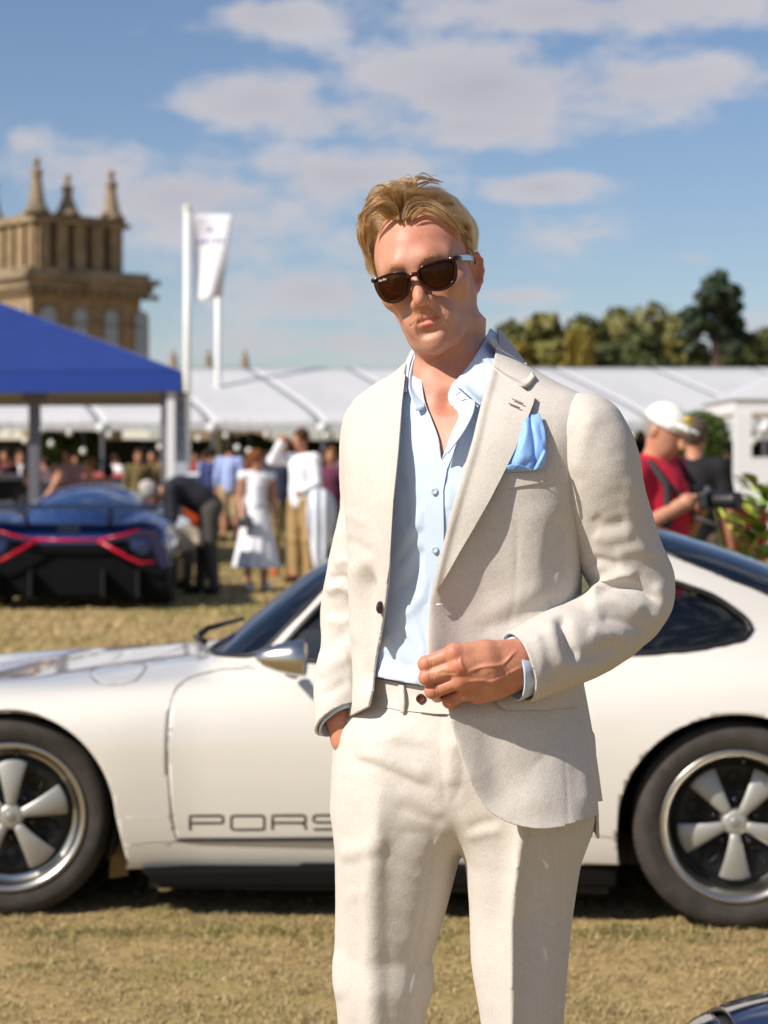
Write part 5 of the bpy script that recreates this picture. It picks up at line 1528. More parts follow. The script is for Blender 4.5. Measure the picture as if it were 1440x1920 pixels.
# cabin furniture
M_LEATH = mat('brown_leather_seat', (.05, .035, .025), .55)
for sy in (.52, 1.22):
    f = lambda p: smin(rbox(p, (1.35, sy, .50), (.24, .23, .09), .07), rbox(p, (1.60, sy, .76), (.09, .22, .30), .07, rot('Y', 14)), .08)
    V, Q = sdfmesh(f, (1.0, sy - .3, .35), (1.85, sy + .3, 1.15), .035, 1); mk('seat', V, Q, M_LEATH, car)
V, Q = sdfmesh(lambda p: rbox(p, (.86, YC, .70), (.16, .62, .10), .06), (.65, .2, .55), (1.1, 1.55, .85), .035, 1); mk('dashboard', V, Q, M_DARK, car)
MB().tube([(1.08 + .05 * math.sin(a), 1.22 + .18 * math.cos(a), .80 + .17 * math.sin(a)) for a in np.linspace(0, 2 * math.pi, 25)], .013, 8, False).build('steering_wheel', M_BLK, car, True)
MB().box((1.5, YC, .36), (1.9, 1.3, .06)).build('floor_pan', M_DARK, car)
# wheels
def wheel(cx, cy, cz, rt, wt, dish, steer, far=False):
    w = bpy.data.objects.new('wheel', None); COL.objects.link(w); w.parent = car
    w.location = (cx, cy, cz); w.rotation_euler = (0, 0, R(steer) + (math.pi if far else 0))
    rr = .238
    # tyre: bulged sidewall, shoulder and grooved tread
    pr = [(rr - .012, .012), (rr + .006, .004), (rr + .03, -.004), (rr + .052, -.002), (rt - .012, .010), (rt - .004, .022)]
    for g in np.linspace(.045, wt - .045, 5):
        pr += [(rt, g - .012), (rt, g - .005), (rt - .008, g - .004), (rt - .008, g + .004), (rt, g + .005)]
    pr += [(rt - .004, wt - .022), (rt - .03, wt), (rr, wt - .012)]
    o = MB().lathe(pr, (0, 0, 0), 'y', 96).build('tyre', M_RUB, w, True)
    em = o.modifiers.new('crisp', 'EDGE_SPLIT'); em.split_angle = R(40)
    # raised ring and tread sipes
    mb = MB()
    for k in range(84):
        a = 2 * math.pi * k / 84
        for g in np.linspace(.03, wt - .03, 6):
            mb.tube([((rt + .0005) * math.cos(a), g - .015, (rt + .0005) * math.sin(a)), ((rt + .0005) * math.cos(a + .03), g + .015, (rt + .0005) * math.sin(a + .03))], .0022, 4, False)
    mb.build('tread_sipe', M_BLK, w)['kind'] = 'stuff'
    o = MB().lathe([(rr - .010, .014), (rr - .002, .004), (rr - .006, -.001), (rr - .016, .002), (rr - .026, .016), (rr - .034, .05), (rr - .038, dish + .02), (rr - .05, dish + .028)], (0, 0, 0), 'y', 72).build('rim', M_RIM, w, True)
    ro = rr - .046
    MB().lathe([(rr - .048, dish + .026), (ro - .006, dish + .018), (ro - .03, dish + .010), (.12, dish + .034), (.062, dish + .030), (.05, dish + .006), (.0001, dish + .004)], (0, 0, 0), 'y', 60).build('wheel_face', M_RIMB, w, True)
    MB().lathe([(.0001, dish - .020), (.030, dish - .020), (.038, dish - .016), (.041, dish - .004), (.041, dish + .02)], (0, 0, 0), 'y', 32).build('hub_cap', M_SPK, w, True)
    MB().lathe([(.0001, dish - .0215), (.014, dish - .0215), (.016, dish - .020)], (0, 0, 0), 'y', 20).build('crest', mat('crest_grey', (.35, .34, .32), .4, .6), w, True)
    for k in range(5):
        a = 2 * math.pi * k / 5 + (.30 if dish < .05 else -math.pi / 2)
        # one leaf of the wheel: narrow at the hub, broad and rounded outside, crowned
        us = np.linspace(0, 1, 9); vs = np.linspace(-1, 1, 7); V = []
        for u in us:
            r_ = .036 + u * (ro - .014 - .036); hw = .011 + .036 * u ** 1.1
            for v in vs:
                rq = r_ - .010 * u * v * v
                x, z = rq * math.cos(a) - v * hw * math.sin(a), rq * math.sin(a) + v * hw * math.cos(a)
                V.append((x, dish - .012 + .012 * u * u + .006 * abs(v) ** 2.5 - .006 * math.sin(u * 3.1), z))
        n, m_ = 9, 7
        Fc = [(i * m_ + j, i * m_ + j + 1, (i + 1) * m_ + j + 1, (i + 1) * m_ + j) for i in range(n - 1) for j in range(m_ - 1)]
        o = mk('spoke', V, Fc, M_SPK, w); solid(o, .016, 0); bevel(o, .003, 2, 50)
        # recessed opening between the leaves
        b_ = a + math.pi / 5
        ov = [(ro * .66 * math.cos(b_) + .030 * math.cos(t) * math.cos(b_) - .020 * math.sin(t) * math.sin(b_), ro * .66 * math.sin(b_) + .030 * math.cos(t) * math.sin(b_) + .020 * math.sin(t) * math.cos(b_)) for t in np.linspace(0, 2 * math.pi, 18)]
        MB().tube([(x, dish + .014, z) for x, z in ov], .004, 6, False).build('opening_rim', M_RIMB, w, True)
        c_ = (.068 * math.cos(b_), dish + .004, .068 * math.sin(b_))
        MB().lathe([(.0001, -.008), (.006, -.008), (.0085, -.004), (.0085, .02)], c_, 'y', 12).build('lug_nut', mat('lug_dark', (.08, .08, .08), .2, .9), w, True)
    MB().tube([(0.02, .03, rr - .035), (0.02, .012, rr - .045)], .004, 6).build('valve', M_BLK, w, True)
    MB().lathe([(.145, dish + .06), (.145, dish + .085), (.0001, dish + .085)], (0, 0, 0), 'y', 40).build('brake_disc', mat('brake_iron', (.12, .09, .07), .5, .7), w, True)
wheel(0, .045, .316, .316, .225, .030, 11)
wheel(2.262, .012, .320, .320, .27, .085, 0)
wheel(0, 2 * YC - .03, .316, .316, .225, .030, 0, True)
wheel(2.262, 2 * YC - .012, .320, .320, .27, .085, 0, True)
# mirror
c = car_px(571, 1234, -.075)
o = MB().lathe([(.001, -.152), (.012, -.148), (.028, -.125), (.043, -.085), (.053, -.04), (.0575, .0), (.0545, .004), (.050, -.004)], tuple(c), 'x', 32).build('door_mirror', M_CHROME, car, True)
MB().lathe([(.0505, -.003), (.001, -.003)], tuple(c), 'x', 32).build('mirror_glass', mat('mirror_glass', (.8, .8, .8), .02, 1.0), o, True)
MB().tube([c + np.array([-.06, .03, -.035]), c + np.array([-.06, .10, -.055]), c + np.array([-.05, .17, -.065])], [.016, .014, .018], 10).build('mirror_stalk', M_BLK, o, True)
# wiper, door handle, lettering, lamp, jack pad, bumper
wp = car_ray([(382, 1188), (400, 1178), (455, 1160)], .0)
base = car_px(388, 1206, .66); a1 = base + np.array([-.035, .0, .022]); a2 = car_px(456, 1160, 1.0)
MB().tube([base, a1, a1 + np.array([.03, .06, .025]), a2], [.012, .014, .011, .007], 8).build('wiper', M_BLK, car, True)
MB().tube(car_ray([(905, 1300), (930, 1300), (990, 1299), (1008, 1299)], .02), [.008, .012, .012, .008], 8).build('door_handle', M_CHROME, [c_ for c_ in car.children if c_.name.startswith('door') and 'window' not in c_.name and 'mirror' not in c_.name and 'handle' not in c_.name][0], True)
LET = {'P': [[(0, 0), (0, 1), (.92, 1), (1, .92), (1, .56), (.92, .48), (.0, .48)]], 'O': [[(.08, 0), (0, .1), (0, .9), (.08, 1), (.92, 1), (1, .9), (1, .1), (.92, 0), (.08, 0)]],
       'R': [[(0, 0), (0, 1), (.92, 1), (1, .92), (1, .56), (.92, .48), (0, .48)], [(.80, .48), (.97, .38), (1, .28), (1, 0)]], 'S': [[(1, 1), (.08, 1), (0, .92), (0, .58), (.08, .5), (.92, .5), (1, .42), (1, .08), (.92, 0), (0, 0)]],
       'C': [[(1, 1), (.08, 1), (0, .9), (0, .1), (.08, 0), (1, 0)]], 'H': [[(0, 0), (0, 1)], [(0, .5), (1, .5)], [(1, 0), (1, 1)]], 'E': [[(1, 1), (0, 1), (0, 0), (1, 0)], [(0, .5), (1, .5)]]}
for i, ch in enumerate('PORSCHE'):
    x0 = 356 + i * 77.3; mb = MB()
    for st in LET[ch]:
        pts = []
        for (a, b) in zip(st[:-1], st[1:]):
            for t in np.linspace(0, 1, 5)[:-1]: pts.append((a[0] + (b[0] - a[0]) * t, a[1] + (b[1] - a[1]) * t))
        pts.append(st[-1])
        mb.tube(car_ray([(x0 + 62 * u, 1555.5 - 26 * v - (x0 + 62 * u - 356) * .004) for u, v in pts], -.0008), .0040, 6)
    mb.build('letter', mat('lettering_brown', (.035, .022, .016), .5), car, True)
M_STR = mat('stripe_cream', (.70, .66, .58), .25)
for yy, r_ in ((1530, .0025), (1583, .003)):
    pts = [(236 + t * 84, yy + 3 - t * 2) for t in np.linspace(0, 1, 6)]
    MB().tube(car_ray(pts, -.0016), r_, 6).build('side_stripe', M_STR, car, True)
for sy in (.21, 2 * YC - .21):
    MB().lathe([(.001, -.05), (.07, -.042), (.098, -.02), (.10, .02), (.10, .06)], (-.72, sy, .545), 'x', 32).build('headlight', mat('lamp_glass', (.6, .62, .64), .08, .3), car, True)
for sx_, zz, w_ in ((-.90, .34, .50), (3.20, .38, .56)):
    bevel(MB().box((sx_, YC, zz), (.10, 2 * w_, .16)).build('bumper', M_PAINT, car), .04, 4)
for sy in (.47, 2 * YC - .47): MB().box((3.19, sy, .56), (.10, .30, .10)).build('tail_light', mat('red_lamp', (.4, .01, .01), .15), car)
c = car_px(311, 1662, .20); MB().lathe([(.001, 0), (.032, 0), (.035, .01), (.030, .05)], (c[0], c[1], c[2] - .01), 'z', 20).build('jack_pad', M_CHROME, car, True)
c = car_px(222, 1612, .16)
MB().prism([(c[0] - .03, c[2] - .06), (c[0] + .03, c[2] - .05), (c[0] + .035, c[2] + .06), (c[0] - .02, c[2] + .06)], c[1], c[1] + .02).build('tow_bracket', mat('brass_bracket', (.16, .11, .04), .45, .6), car)
# ================================================================== things behind: people, cars, tents, palace, trees
M_SK2 = make_skin('skin_plain', (.52, .26, .16), (.48, .21, .13), False)
CM = {}
def cm(name, c, rough=.85, **k):
    key = (name, c)
    if key not in CM: CM[key] = mat(name, c, rough, noise=.12, nscale=30, **k)
    return CM[key]
J0 = dict(head=(0, -.01, 1.62), neck=(0, .01, 1.46), chest=(0, 0, 1.28), waist=(0, .01, 1.06), pelvis=(0, .015, .95), shL=(.175, .01, 1.41), elL=(.225, .03, 1.12), wrL=(.235, -.03, .88), shR=(-.175, .01, 1.41), elR=(-.225, .03, 1.12), wrR=(-.235, -.03, .88),
          hiL=(.09, .01, .92), knL=(.10, -.005, .50), anL=(.105, .02, .09), hiR=(-.09, .01, .92), knR=(-.10, -.005, .50), anR=(-.105, .02, .09), toeL=(.12, -.13, .035), toeR=(-.12, -.13, .035))
def figure(label, loc, rz, pose=None, top=('white_shirt', '#e8e8ee'), bottom=('khaki_chinos', '#a88a5e'), hair=('brown_hair', '#3a2414'), shoes=('brown_shoes', '#5a3420'), h=1.76, sleeves=1.0, legs=1.0, group='people standing about on the lawn', kind='trousers', res=.026, long_hair=False, build=1.0, face=None, hat=None, skin=None, sub=1, nohair=False):
    J = {k: np.array(v, float) for k, v in {**J0, **(pose or {})}.items()}
    S = h / 1.76
    root = thing('person', label, 'person', loc, rz, group); root.scale = (S, S, S)
    sk = skin or M_SK2
    hd = J['head']; fw = np.array(face if face is not None else (0, -1, 0), float); fw /= np.linalg.norm(fw)
    upv = hd - J['neck']; upv /= np.linalg.norm(upv); upv = upv - fw * (upv @ fw); upv /= np.linalg.norm(upv)
    sd = np.cross(fw, upv); HM = np.stack([sd, -fw, upv], 1)
    def fhead(p):
        q = (p - hd) @ HM
        d = smin(ell(q, (0, .015, .03), (.075, .096, .10)), ell(q, (0, -.02, -.04), (.056, .070, .078)), .03)
        d = smin(d, rc(q, (0, -.088, .02), (0, -.112, -.025), .010, .013), .015)
        d = smin(d, ell(mirx(q), (.074, .01, 0), (.010, .018, .03)), .008)
        return d
    def arm(p, s, o=0.0, upto=2.0):
        a, b, c = J['sh' + s], J['el' + s], J['wr' + s]
        rs = [.056 + o, .044 + o, .031 + o]
        if upto >= 2:
            e = c + (c - b) / np.linalg.norm(c - b) * .085
            hp = c + (c - b) / np.linalg.norm(c - b) * .05
            d = smin(chain(p, [a, b, c], rs, .02), chain(p, [c, hp, e], [.030, .036, .018], .01), .015)
            th = hp + np.cross((c - b) / np.linalg.norm(c - b), [0, 1, 0]) * .03
            return smin(d, rc(p, c, th + (e - hp) * .3, .018, .011), .012)
        if upto <= 1: return rc(p, a, a + (b - a) * upto, rs[0], rs[1])
        return chain(p, [a, b, b + (c - b) * (upto - 1)], rs, .02)
    def trunk(p, o=0.0):
        B = build
        d = rc(p, J['chest'], J['waist'], .135 * B + o, .128 * B + o)
        d = smin(d, rc(p, J['shL'], J['shR'], .058 + o, .058 + o), .10)
        d = smin(d, rc(p, J['waist'], J['pelvis'], .126 * B + o, .132 * B + o), .05)
        return d
    def leg(p, s, o=0.0, upto=2.0):
        a, b, c = J['hi' + s], J['kn' + s], J['an' + s]
        if upto <= 1: return rc(p, a, a + (b - a) * upto, .088 + o, .064 + o * 1.6)
        return chain(p, [a, b, b + (c - b) * (upto - 1)], [.088 + o, .058 + o, .042 + o * 1.4], .03)
    allp = np.array(list(J.values())); lo, hi = allp.min(0) - .2, allp.max(0) + .2
    fb = lambda p: np.minimum(smin(smin(fhead(p), rc(p, hd - upv * .05, J['neck'], .055, .058), .03), trunk(p), .03), np.minimum(np.minimum(arm(p, 'L'), arm(p, 'R')), np.minimum(smin(leg(p, 'L'), rc(p, J['anL'], J['toeL'], .035, .03), .02), smin(leg(p, 'R'), rc(p, J['anR'], J['toeR'], .035, .03), .02))))
    V, Q = sdfmesh(fb, lo, hi, res, sub, 2); mk('body', V, Q, sk, root)
    ft = lambda p: np.maximum(smin(smin(trunk(p, .016), arm(p, 'L', .016, 2 if False else min(sleeves * 2, 1.93)), .03), arm(p, 'R', .016, min(sleeves * 2, 1.93)), .03), sph(p, hd, .0) * 0 - 1) if sleeves > 0 else smin(trunk(p, .012), trunk(p, .012), .001)
    V, Q = sdfmesh(ft, lo, hi, res, sub, 2); N_ = vnorm(V, Q); V = V + N_ * (wob(V, 22, 5) * .006)[:, None]
    mk('shirt' if 'jacket' not in top[0] and 'blazer' not in top[0] else 'jacket', V, Q, cm(*top), root)
    if kind == 'trousers' or kind == 'shorts':
        fl = lambda p: smin(smin(rc(p, J['waist'] * .3 + J['pelvis'] * .7, J['pelvis'], .138 * build, .142 * build), leg(p, 'L', .018, min(legs * 2, 1.97)), .05), leg(p, 'R', .018, min(legs * 2, 1.97)), .05)
    else:   # skirt
        def fl(p):
            z = p[:, 2]; t = np.clip((J['waist'][2] - z) / (J['waist'][2] - .28), 0, 1.05)
            r_ = .115 + .175 * t ** .8; a = np.arctan2(p[:, 1] - .01, p[:, 0])
            d = np.hypot(p[:, 0], (p[:, 1] - .01) * 1.1) - r_ - .012 * t * np.sin(a * 11)
            return np.maximum(np.maximum(d * .8, z - J['waist'][2]), .28 - z)
    V, Q = sdfmesh(fl, lo, hi, res, sub, 2); N_ = vnorm(V, Q); V = V + N_ * (wob(V, 18, 6) * .005)[:, None]
    mk({'trousers': 'trousers', 'shorts': 'shorts', 'skirt': 'skirt'}[kind], V, Q, cm(*bottom), root)
    for s in 'LR':
        a, t = J['an' + s], J['toe' + s]
        f = lambda p: np.maximum(smin(rc(p, a - np.array([0, 0, .03]), t, .048, .040), rc(p, a, a - np.array([0, 0, .05]), .046, .046), .02), (min(a[2], t[2]) - .034) - p[:, 2])
        V, Q = sdfmesh(f, np.minimum(a, t) - .1, np.maximum(a, t) + .1, .022, 1, 2); mk('shoe', V, Q, cm(*shoes), root)
    if not nohair:
        def fh(p):
            q = (p - hd) @ HM
            d = ell(q, (0, .022, .038), (.087, .104, .106))
            d = np.maximum(d, -ell(q, (0, -.12, -.03), (.085, .115, .105)))
            d = np.maximum(d, -.075 - q[:, 2])
            if long_hair: d = smin(d, chain(q, [(0, .06, .02), (0, .085, -.10), (.02, .075, -.20)], [.085, .085, .05], .03), .03)
            return d
        V, Q = sdfmesh(fh, hd - .3, hd + .2, res * .8, sub, 2); N_ = vnorm(V, Q); V = V + N_ * (wob(V, 60, 8) * .006)[:, None]
        mk('hair', V, Q, cm(*hair), root)
    root['J'] = 0; del root['J']
    return root, J, HM, S
def at(px, Y): return ((px - 720) / F * Y, Y, 0.0)

# --- photographer in the red polo (nearest of the background people)
Yp = 8.56; pr, pJ, pHM, pS = figure('man in a red polo shirt and white cap looking down at his camera', at(1224, Yp), R(54),
    pose=dict(head=(0, -.06, 1.585), neck=(0, 0, 1.45), wrL=(.06, -.215, 1.27), elL=(.25, -.02, 1.12), wrR=(-.11, -.18, 1.26), elR=(-.27, .03, 1.11), knL=(.11, -.02, .5), knR=(-.12, .02, .5)),
    top=('red_polo', '#c8203c'), bottom=('beige_trousers', '#8d7862'), hair=('grey_hair', '#8f8a84'), h=1.74, sleeves=.40, res=.017, nohair=True, face=(-.12, -.90, -.40), build=1.12, group='people behind the white car')
hd, HM = pJ['head'], pHM
def fgrey(p):
    q = (p - hd) @ HM
    return np.maximum(np.maximum(ell(q, (0, .018, .03), (.079, .099, .104)), -.045 - q[:, 2]), np.maximum(q[:, 2] - .06, -.01 - q[:, 1]))
V, Q = sdfmesh(fgrey, hd - .25, hd + .2, .014, 1, 2); mk('hair', V, Q, cm('grey_hair', '#8f8a84'), pr)
def fcap(p):
    q = (p - hd) @ HM
    d = np.maximum(ell(q, (0, .012, .042), (.087, .107, .091)), .035 - q[:, 2] + .10 * q[:, 1])
    br = np.maximum(ell(q, (0, -.085, .048), (.074, .082, .026)), -ell(q, (0, -.09, .034), (.085, .11, .027)))
    return smin(d, np.maximum(br, -.09 + q[:, 1] * 0 - 1), .008)
V, Q = sdfmesh(fcap, hd - .28, hd + .24, .013, 1, 2)
cap = mk('cap', V, Q, mat('white_cap', (.80, .78, .72), .8, bump=.1, bscale=300), pr)
def cap_pt(x, y, z): return hd + HM @ np.array([x, y, z])
MB().tube([cap_pt(-.02, -.098, .085), cap_pt(.0, -.090, .10), cap_pt(.025, -.090, .105)], [.010, .017, .009], 8).build('badge', mat('yellow_badge', (.62, .45, .06), .6), cap, True)
MB().tube([cap_pt(-.086, .02, .088), cap_pt(-.084, .045, .086)], [.007, .007], 6).build('logo_patch', mat('dark_badge', (.05, .06, .08), .6), cap, True)
M_STRAP = mat('black_strap', (.025, .022, .022), .7)
tr_ = lambda pts: [np.array(p) for p in pts]
MB().tube(tr_([(-.13, .12, 1.30), (-.145, .05, 1.44), (-.13, -.06, 1.45), (-.125, -.135, 1.36), (-.135, -.15, 1.20), (-.15, -.10, 1.05)]), .019, 8).build('backpack_strap', M_STRAP, pr, True)
MB().tube(tr_([(.13, .12, 1.30), (.145, .05, 1.44), (.13, -.06, 1.45), (.125, -.135, 1.36), (.135, -.15, 1.20)]), .019, 8).build('backpack_strap', M_STRAP, pr, True)
MB().tube(tr_([(-.075, .03, 1.47), (-.085, -.06, 1.42), (-.07, -.16, 1.32), (-.06, -.24, 1.22), (-.04, -.34, 1.18)]), .010, 6).build('neck_strap', mat('grey_strap', (.10, .09, .09), .7), pr, True)
bag = figure
f = lambda p: rbox(p, (0, .21, 1.22), (.15, .07, .20), .05)
V, Q = sdfmesh(f, (-.25, .05, .95), (.25, .35, 1.5), .03, 1); mk('backpack', V, Q, M_STRAP, pr)
# camera in his hands
cml = pr.matrix_basis.copy()
pr_m = Matrix.Translation(pr.location) @ Matrix.Rotation(R(54), 4, 'Z') @ Matrix.Scale(pS, 4)
cw = pr_m @ Vector((-.03, -.285, 1.29))
cam_t = thing('camera', 'black camera with a lens held by the man in the red polo', 'camera', cw, R(54))
cam_t.scale = (.8, .8, .8)
bevel(MB().box((0, 0, 0), (.145, .06, .095)).build('camera_body', M_BLK, cam_t), .012, 3)
bevel(MB().box((0, 0, .06), (.05, .05, .035), 0, .7).build('viewfinder', M_BLK, cam_t), .006, 2)
MB().lathe([(.036, -.03), (.042, -.05), (.042, -.10), (.047, -.14), (.047, -.18), (.040, -.182), (.001, -.170)], (0, 0, 0), 'y', 24).build('lens', M_BLK, cam_t, True)
MB().lathe([(.0435, -.115), (.0435, -.125)], (0, 0, 0), 'y', 24).build('lens_ring', mat('silver_ring', (.7, .7, .7), .25, 1.0), cam_t, True)
MB().lathe([(.001, .052), (.014, .052), (.014, .044)], (.045, 0, 0), 'z', 16).build('dial', mat('silver_dial', (.6, .6, .6), .25, 1.0), cam_t, True)
figure('man in a black t-shirt with his back turned beside the clipped bush', at(1302, 13.2), R(165), top=('black_tshirt', '#17161a'), bottom=('stone_trousers', '#7a6a58'), hair=('short_grey_hair', '#5a4a40'), h=1.76, sleeves=.42, res=.022, build=1.08, group='people behind the white car')

# --- the group on the lawn, left
w, wJ, _, wS = figure('woman in a white dress and white trainers holding a dark purse', at(481, 22.6), R(20), pose=dict(wrR=(-.21, -.12, .90), elR=(-.205, .02, 1.13), head=(0, -.03, 1.60), hiL=(.08, .01, .92), hiR=(-.08, .01, .92)),
    top=('white_dress_bodice', '#ececf2'), bottom=('white_dress_skirt', '#ececf2'), hair=('auburn_hair', '#6a3a1c'), shoes=('white_trainers', '#e8e6e2'), h=1.64, sleeves=0, kind='skirt', long_hair=True, face=(.55, -.7, -.35), build=.86)
MB().box((0, 0, 0), (.17, .07, .11)).box((.02, 0, .06), (.10, .05, .04)).build('purse', mat('dark_purse', (.06, .065, .07), .35), None, False, None)
pu = bpy.data.objects['purse']; pu.location = Vector(at(463, 22.6)) + Vector((0, -.22, .78)); bevel(pu, .015, 2); tag(pu, 'small dark purse in the hand of the woman in white', 'purse')
b, bJ, _, _ = figure('man in a navy blazer and grey trousers bending over to the left', at(383, 21.8), R(-78), pose=dict(pelvis=(0, .06, .95), waist=(0, -.06, 1.04), chest=(0, -.26, 1.14), neck=(0, -.44, 1.13), head=(0, -.57, 1.07), shL=(.17, -.38, 1.14), shR=(-.17, -.38, 1.14), elL=(.22, -.36, .85), wrL=(.17, -.42, .62), elR=(-.22, -.36, .84), wrR=(-.17, -.36, .60), hiL=(.09, .06, .92), hiR=(-.09, .06, .92), knL=(.10, .05, .50), knR=(-.10, .0, .50), anL=(.11, .10, .09), anR=(-.11, -.03, .09), toeL=(.12, -.05, .035), toeR=(-.12, -.18, .035)),
    top=('navy_blazer', '#23242c'), bottom=('grey_trousers', '#4b4742'), hair=('grey_hair', '#8f8a84'), shoes=('dark_shoes', '#241410'), h=1.80, face=(0, -.7, -.7), build=1.05)
cp_ = sheet([[(0, 0, 0), (.12, .02, .03), (.22, 0, -.02)], [(.02, 0, -.14), (.14, .04, -.10), (.24, .02, -.13)], [(.0, .02, -.26), (.10, .03, -.25), (.16, .0, -.22)]], 12, 10)
o = mk('folded_coat', cp_[0], cp_[1], mat('stone_cloth', (.50, .42, .31), .9)); solid(o, .02, 0); o.location = Vector(at(335, 21.6)) + Vector((0, -.1, .74)); tag(o, 'pale stone coat hanging over the arm of the bending man', 'coat')
figure('grey-haired man in a white shirt crouching beyond the blue supercar', at(262, 24.5), R(30), pose=dict(head=(.02, -.22, 1.10), neck=(0, -.14, .96), chest=(0, -.06, .80), waist=(0, .06, .60), pelvis=(0, .10, .48), shL=(.17, -.11, .92), shR=(-.17, -.11, .92), elL=(.22, -.25, .68), wrL=(.14, -.42, .75), elR=(-.22, -.25, .68), wrR=(-.14, -.42, .72), hiL=(.1, .06, .45), hiR=(-.1, .06, .45), knL=(.13, -.34, .48), knR=(-.13, -.34, .48), anL=(.12, -.12, .09), anR=(-.12, -.12, .09), toeL=(.13, -.28, .035), toeR=(-.13, -.28, .035)),
    hair=('silver_hair', '#b0aaa2'), bottom=('tan_trousers', '#9a7c52'), h=1.78, face=(.5, -.8, -.2))
figure('man with his back turned in a light blue shirt and khaki shorts', at(431, 37), R(175), top=('light_blue_shirt', '#9fb0e0'), bottom=('khaki_shorts', '#b29a74'), hair=('dark_hair', '#20150e'), h=1.90, sleeves=.75, legs=.55, kind='shorts')
figure('man in a dark blue jacket beside the light blue shirt', at(397, 38), R(150), top=('blue_jacket', '#2c3766'), bottom=('navy_trousers', '#252a3c'), hair=('dark_hair', '#20150e'), h=1.80)
a_, aJ, _, _ = figure('man in a white shirt and khaki chinos raising a hand to his eyes', at(566, 24.0), R(-38), pose=dict(elR=(-.30, -.16, 1.40), wrR=(-.12, -.20, 1.62), elL=(.24, -.02, 1.13), wrL=(.20, -.24, 1.04), head=(0, -.03, 1.63)),
    top=('white_shirt', '#eeeef4'), bottom=('khaki_chinos', '#a88a5e'), hair=('chestnut_hair', '#4a2c16'), h=1.88, face=(-.3, -1, -.1))
cs_ = sheet([[(-.10, -.03, .10), (.0, -.08, .14), (.12, -.05, .10), (.17, .04, .04)], [(-.14, -.06, -.12), (.0, -.12, -.10), (.14, -.08, -.10), (.20, .02, -.12)], [(-.11, -.05, -.45), (.0, -.10, -.42), (.13, -.07, -.36), (.19, .0, -.30)], [(-.05, -.03, -.80), (.02, -.07, -.84), (.08, -.05, -.70), (.10, .0, -.62)]], 18, 18)
V = cs_[0]; V = V + np.stack([0 * V[:, 0], .03 * np.sin(V[:, 0] * 60), 0 * V[:, 0]], 1)
o = mk('white_jacket', V, cs_[1], mat('white_linen', (.72, .76, .84), .9)); solid(o, .012, 0); o.location = Vector(at(598, 23.8)) + Vector((0, -.18, 1.02)); tag(o, 'white linen jacket draped over the forearm of the man raising his hand', 'jacket')
figure('man in a navy jacket over a teal shirt behind the raised arm', at(530, 25.6), R(15), top=('navy_jacket', '#262a40'), bottom=('khaki_trousers', '#8d8058'), hair=('fair_hair', '#8a6a4a'), shoes=('orange_shoes', '#b4562a'), h=1.84)
figure('person in a plum top at the right edge of the group', at(622, 27), R(-20), top=('plum_top', '#5a2540'), bottom=('dark_trousers', '#3a3038'), hair=('brown_hair', '#6a4526'), h=1.70)
SIT = dict(pelvis=(0, .05, .50), waist=(0, .04, .62), chest=(0, .0, .84), neck=(0, .0, 1.02), head=(0, -.03, 1.18), shL=(.17, 0, .97), shR=(-.17, 0, .97), elL=(.22, -.05, .72), elR=(-.22, -.05, .72), wrL=(.15, -.28, .70), wrR=(-.15, -.28, .70), hiL=(.09, .02, .48), hiR=(-.09, .02, .48), knL=(.12, -.40, .50), knR=(-.12, -.40, .50), anL=(.12, -.40, .09), anR=(-.12, -.40, .09), toeL=(.13, -.55, .035), toeR=(-.13, -.55, .035))
SITU = {k: (v[0], v[1], v[2] if k.startswith(('an', 'toe')) else v[2] + .12) for k, v in SIT.items()}
for (px, Y, rz, lab, top, hr, ps_) in (
    (105, 27, 40, 'dark-haired person in black seated behind the blue supercar', ('black_top', '#141418'), ('dark_brown_hair', '#2a1810'), dict(SITU, wrR=(-.10, -.20, 1.22), elR=(-.24, -.18, 1.0))),
    (52, 28, 150, 'person with long chestnut hair seated left of the grey post', ('black_top', '#141418'), ('chestnut_hair', '#6a3c1e'), SITU),
    (172, 29, -50, 'tanned person in a black vest leaning on an elbow', ('black_vest', '#121214'), ('tawny_hair', '#7a5634'), dict(SITU, head=(0, -.05, 1.40))),
    (203, 30, 200, 'person in a bright white shirt with back turned, seated', ('bright_shirt', '#f2f2f4'), ('black_hair', '#100c0a'), SITU)):
    figure(lab, at(px, Y), R(rz), pose=ps_, top=top, hair=hr, bottom=('dark_trousers', '#3a3038'), h=1.78, sleeves=.4, res=.03)
for (px, Y, rz, lab, top, hr) in (
    (128, 33, -30, 'man in a checked pink shirt reaching to the right', ('pink_check_shirt', '#b9929c'), ('brown_hair', '#3a2414')),
    (260, 35, 10, 'taller one in olive uniform left of the white post', ('olive_uniform', '#6a5c36'), ('brown_hair', '#3a2414')),
    (286, 36, -15, 'one in olive uniform right beside the white post', ('olive_uniform', '#6a5c36'), ('dark_hair', '#20150e')),
    (38, 36, 25, 'person in a white top left of the grey post', ('white_shirt', '#e8e8ee'), ('brown_hair', '#3a2414')),
    (12, 34, -35, 'person in a maroon top at the left edge', ('maroon_top', '#4a1820'), ('dark_hair', '#20150e'))):
    figure(lab, at(px, Y), R(rz), top=top, hair=hr, bottom=('dark_trousers', '#3a3038'), h=1.74, res=.032)
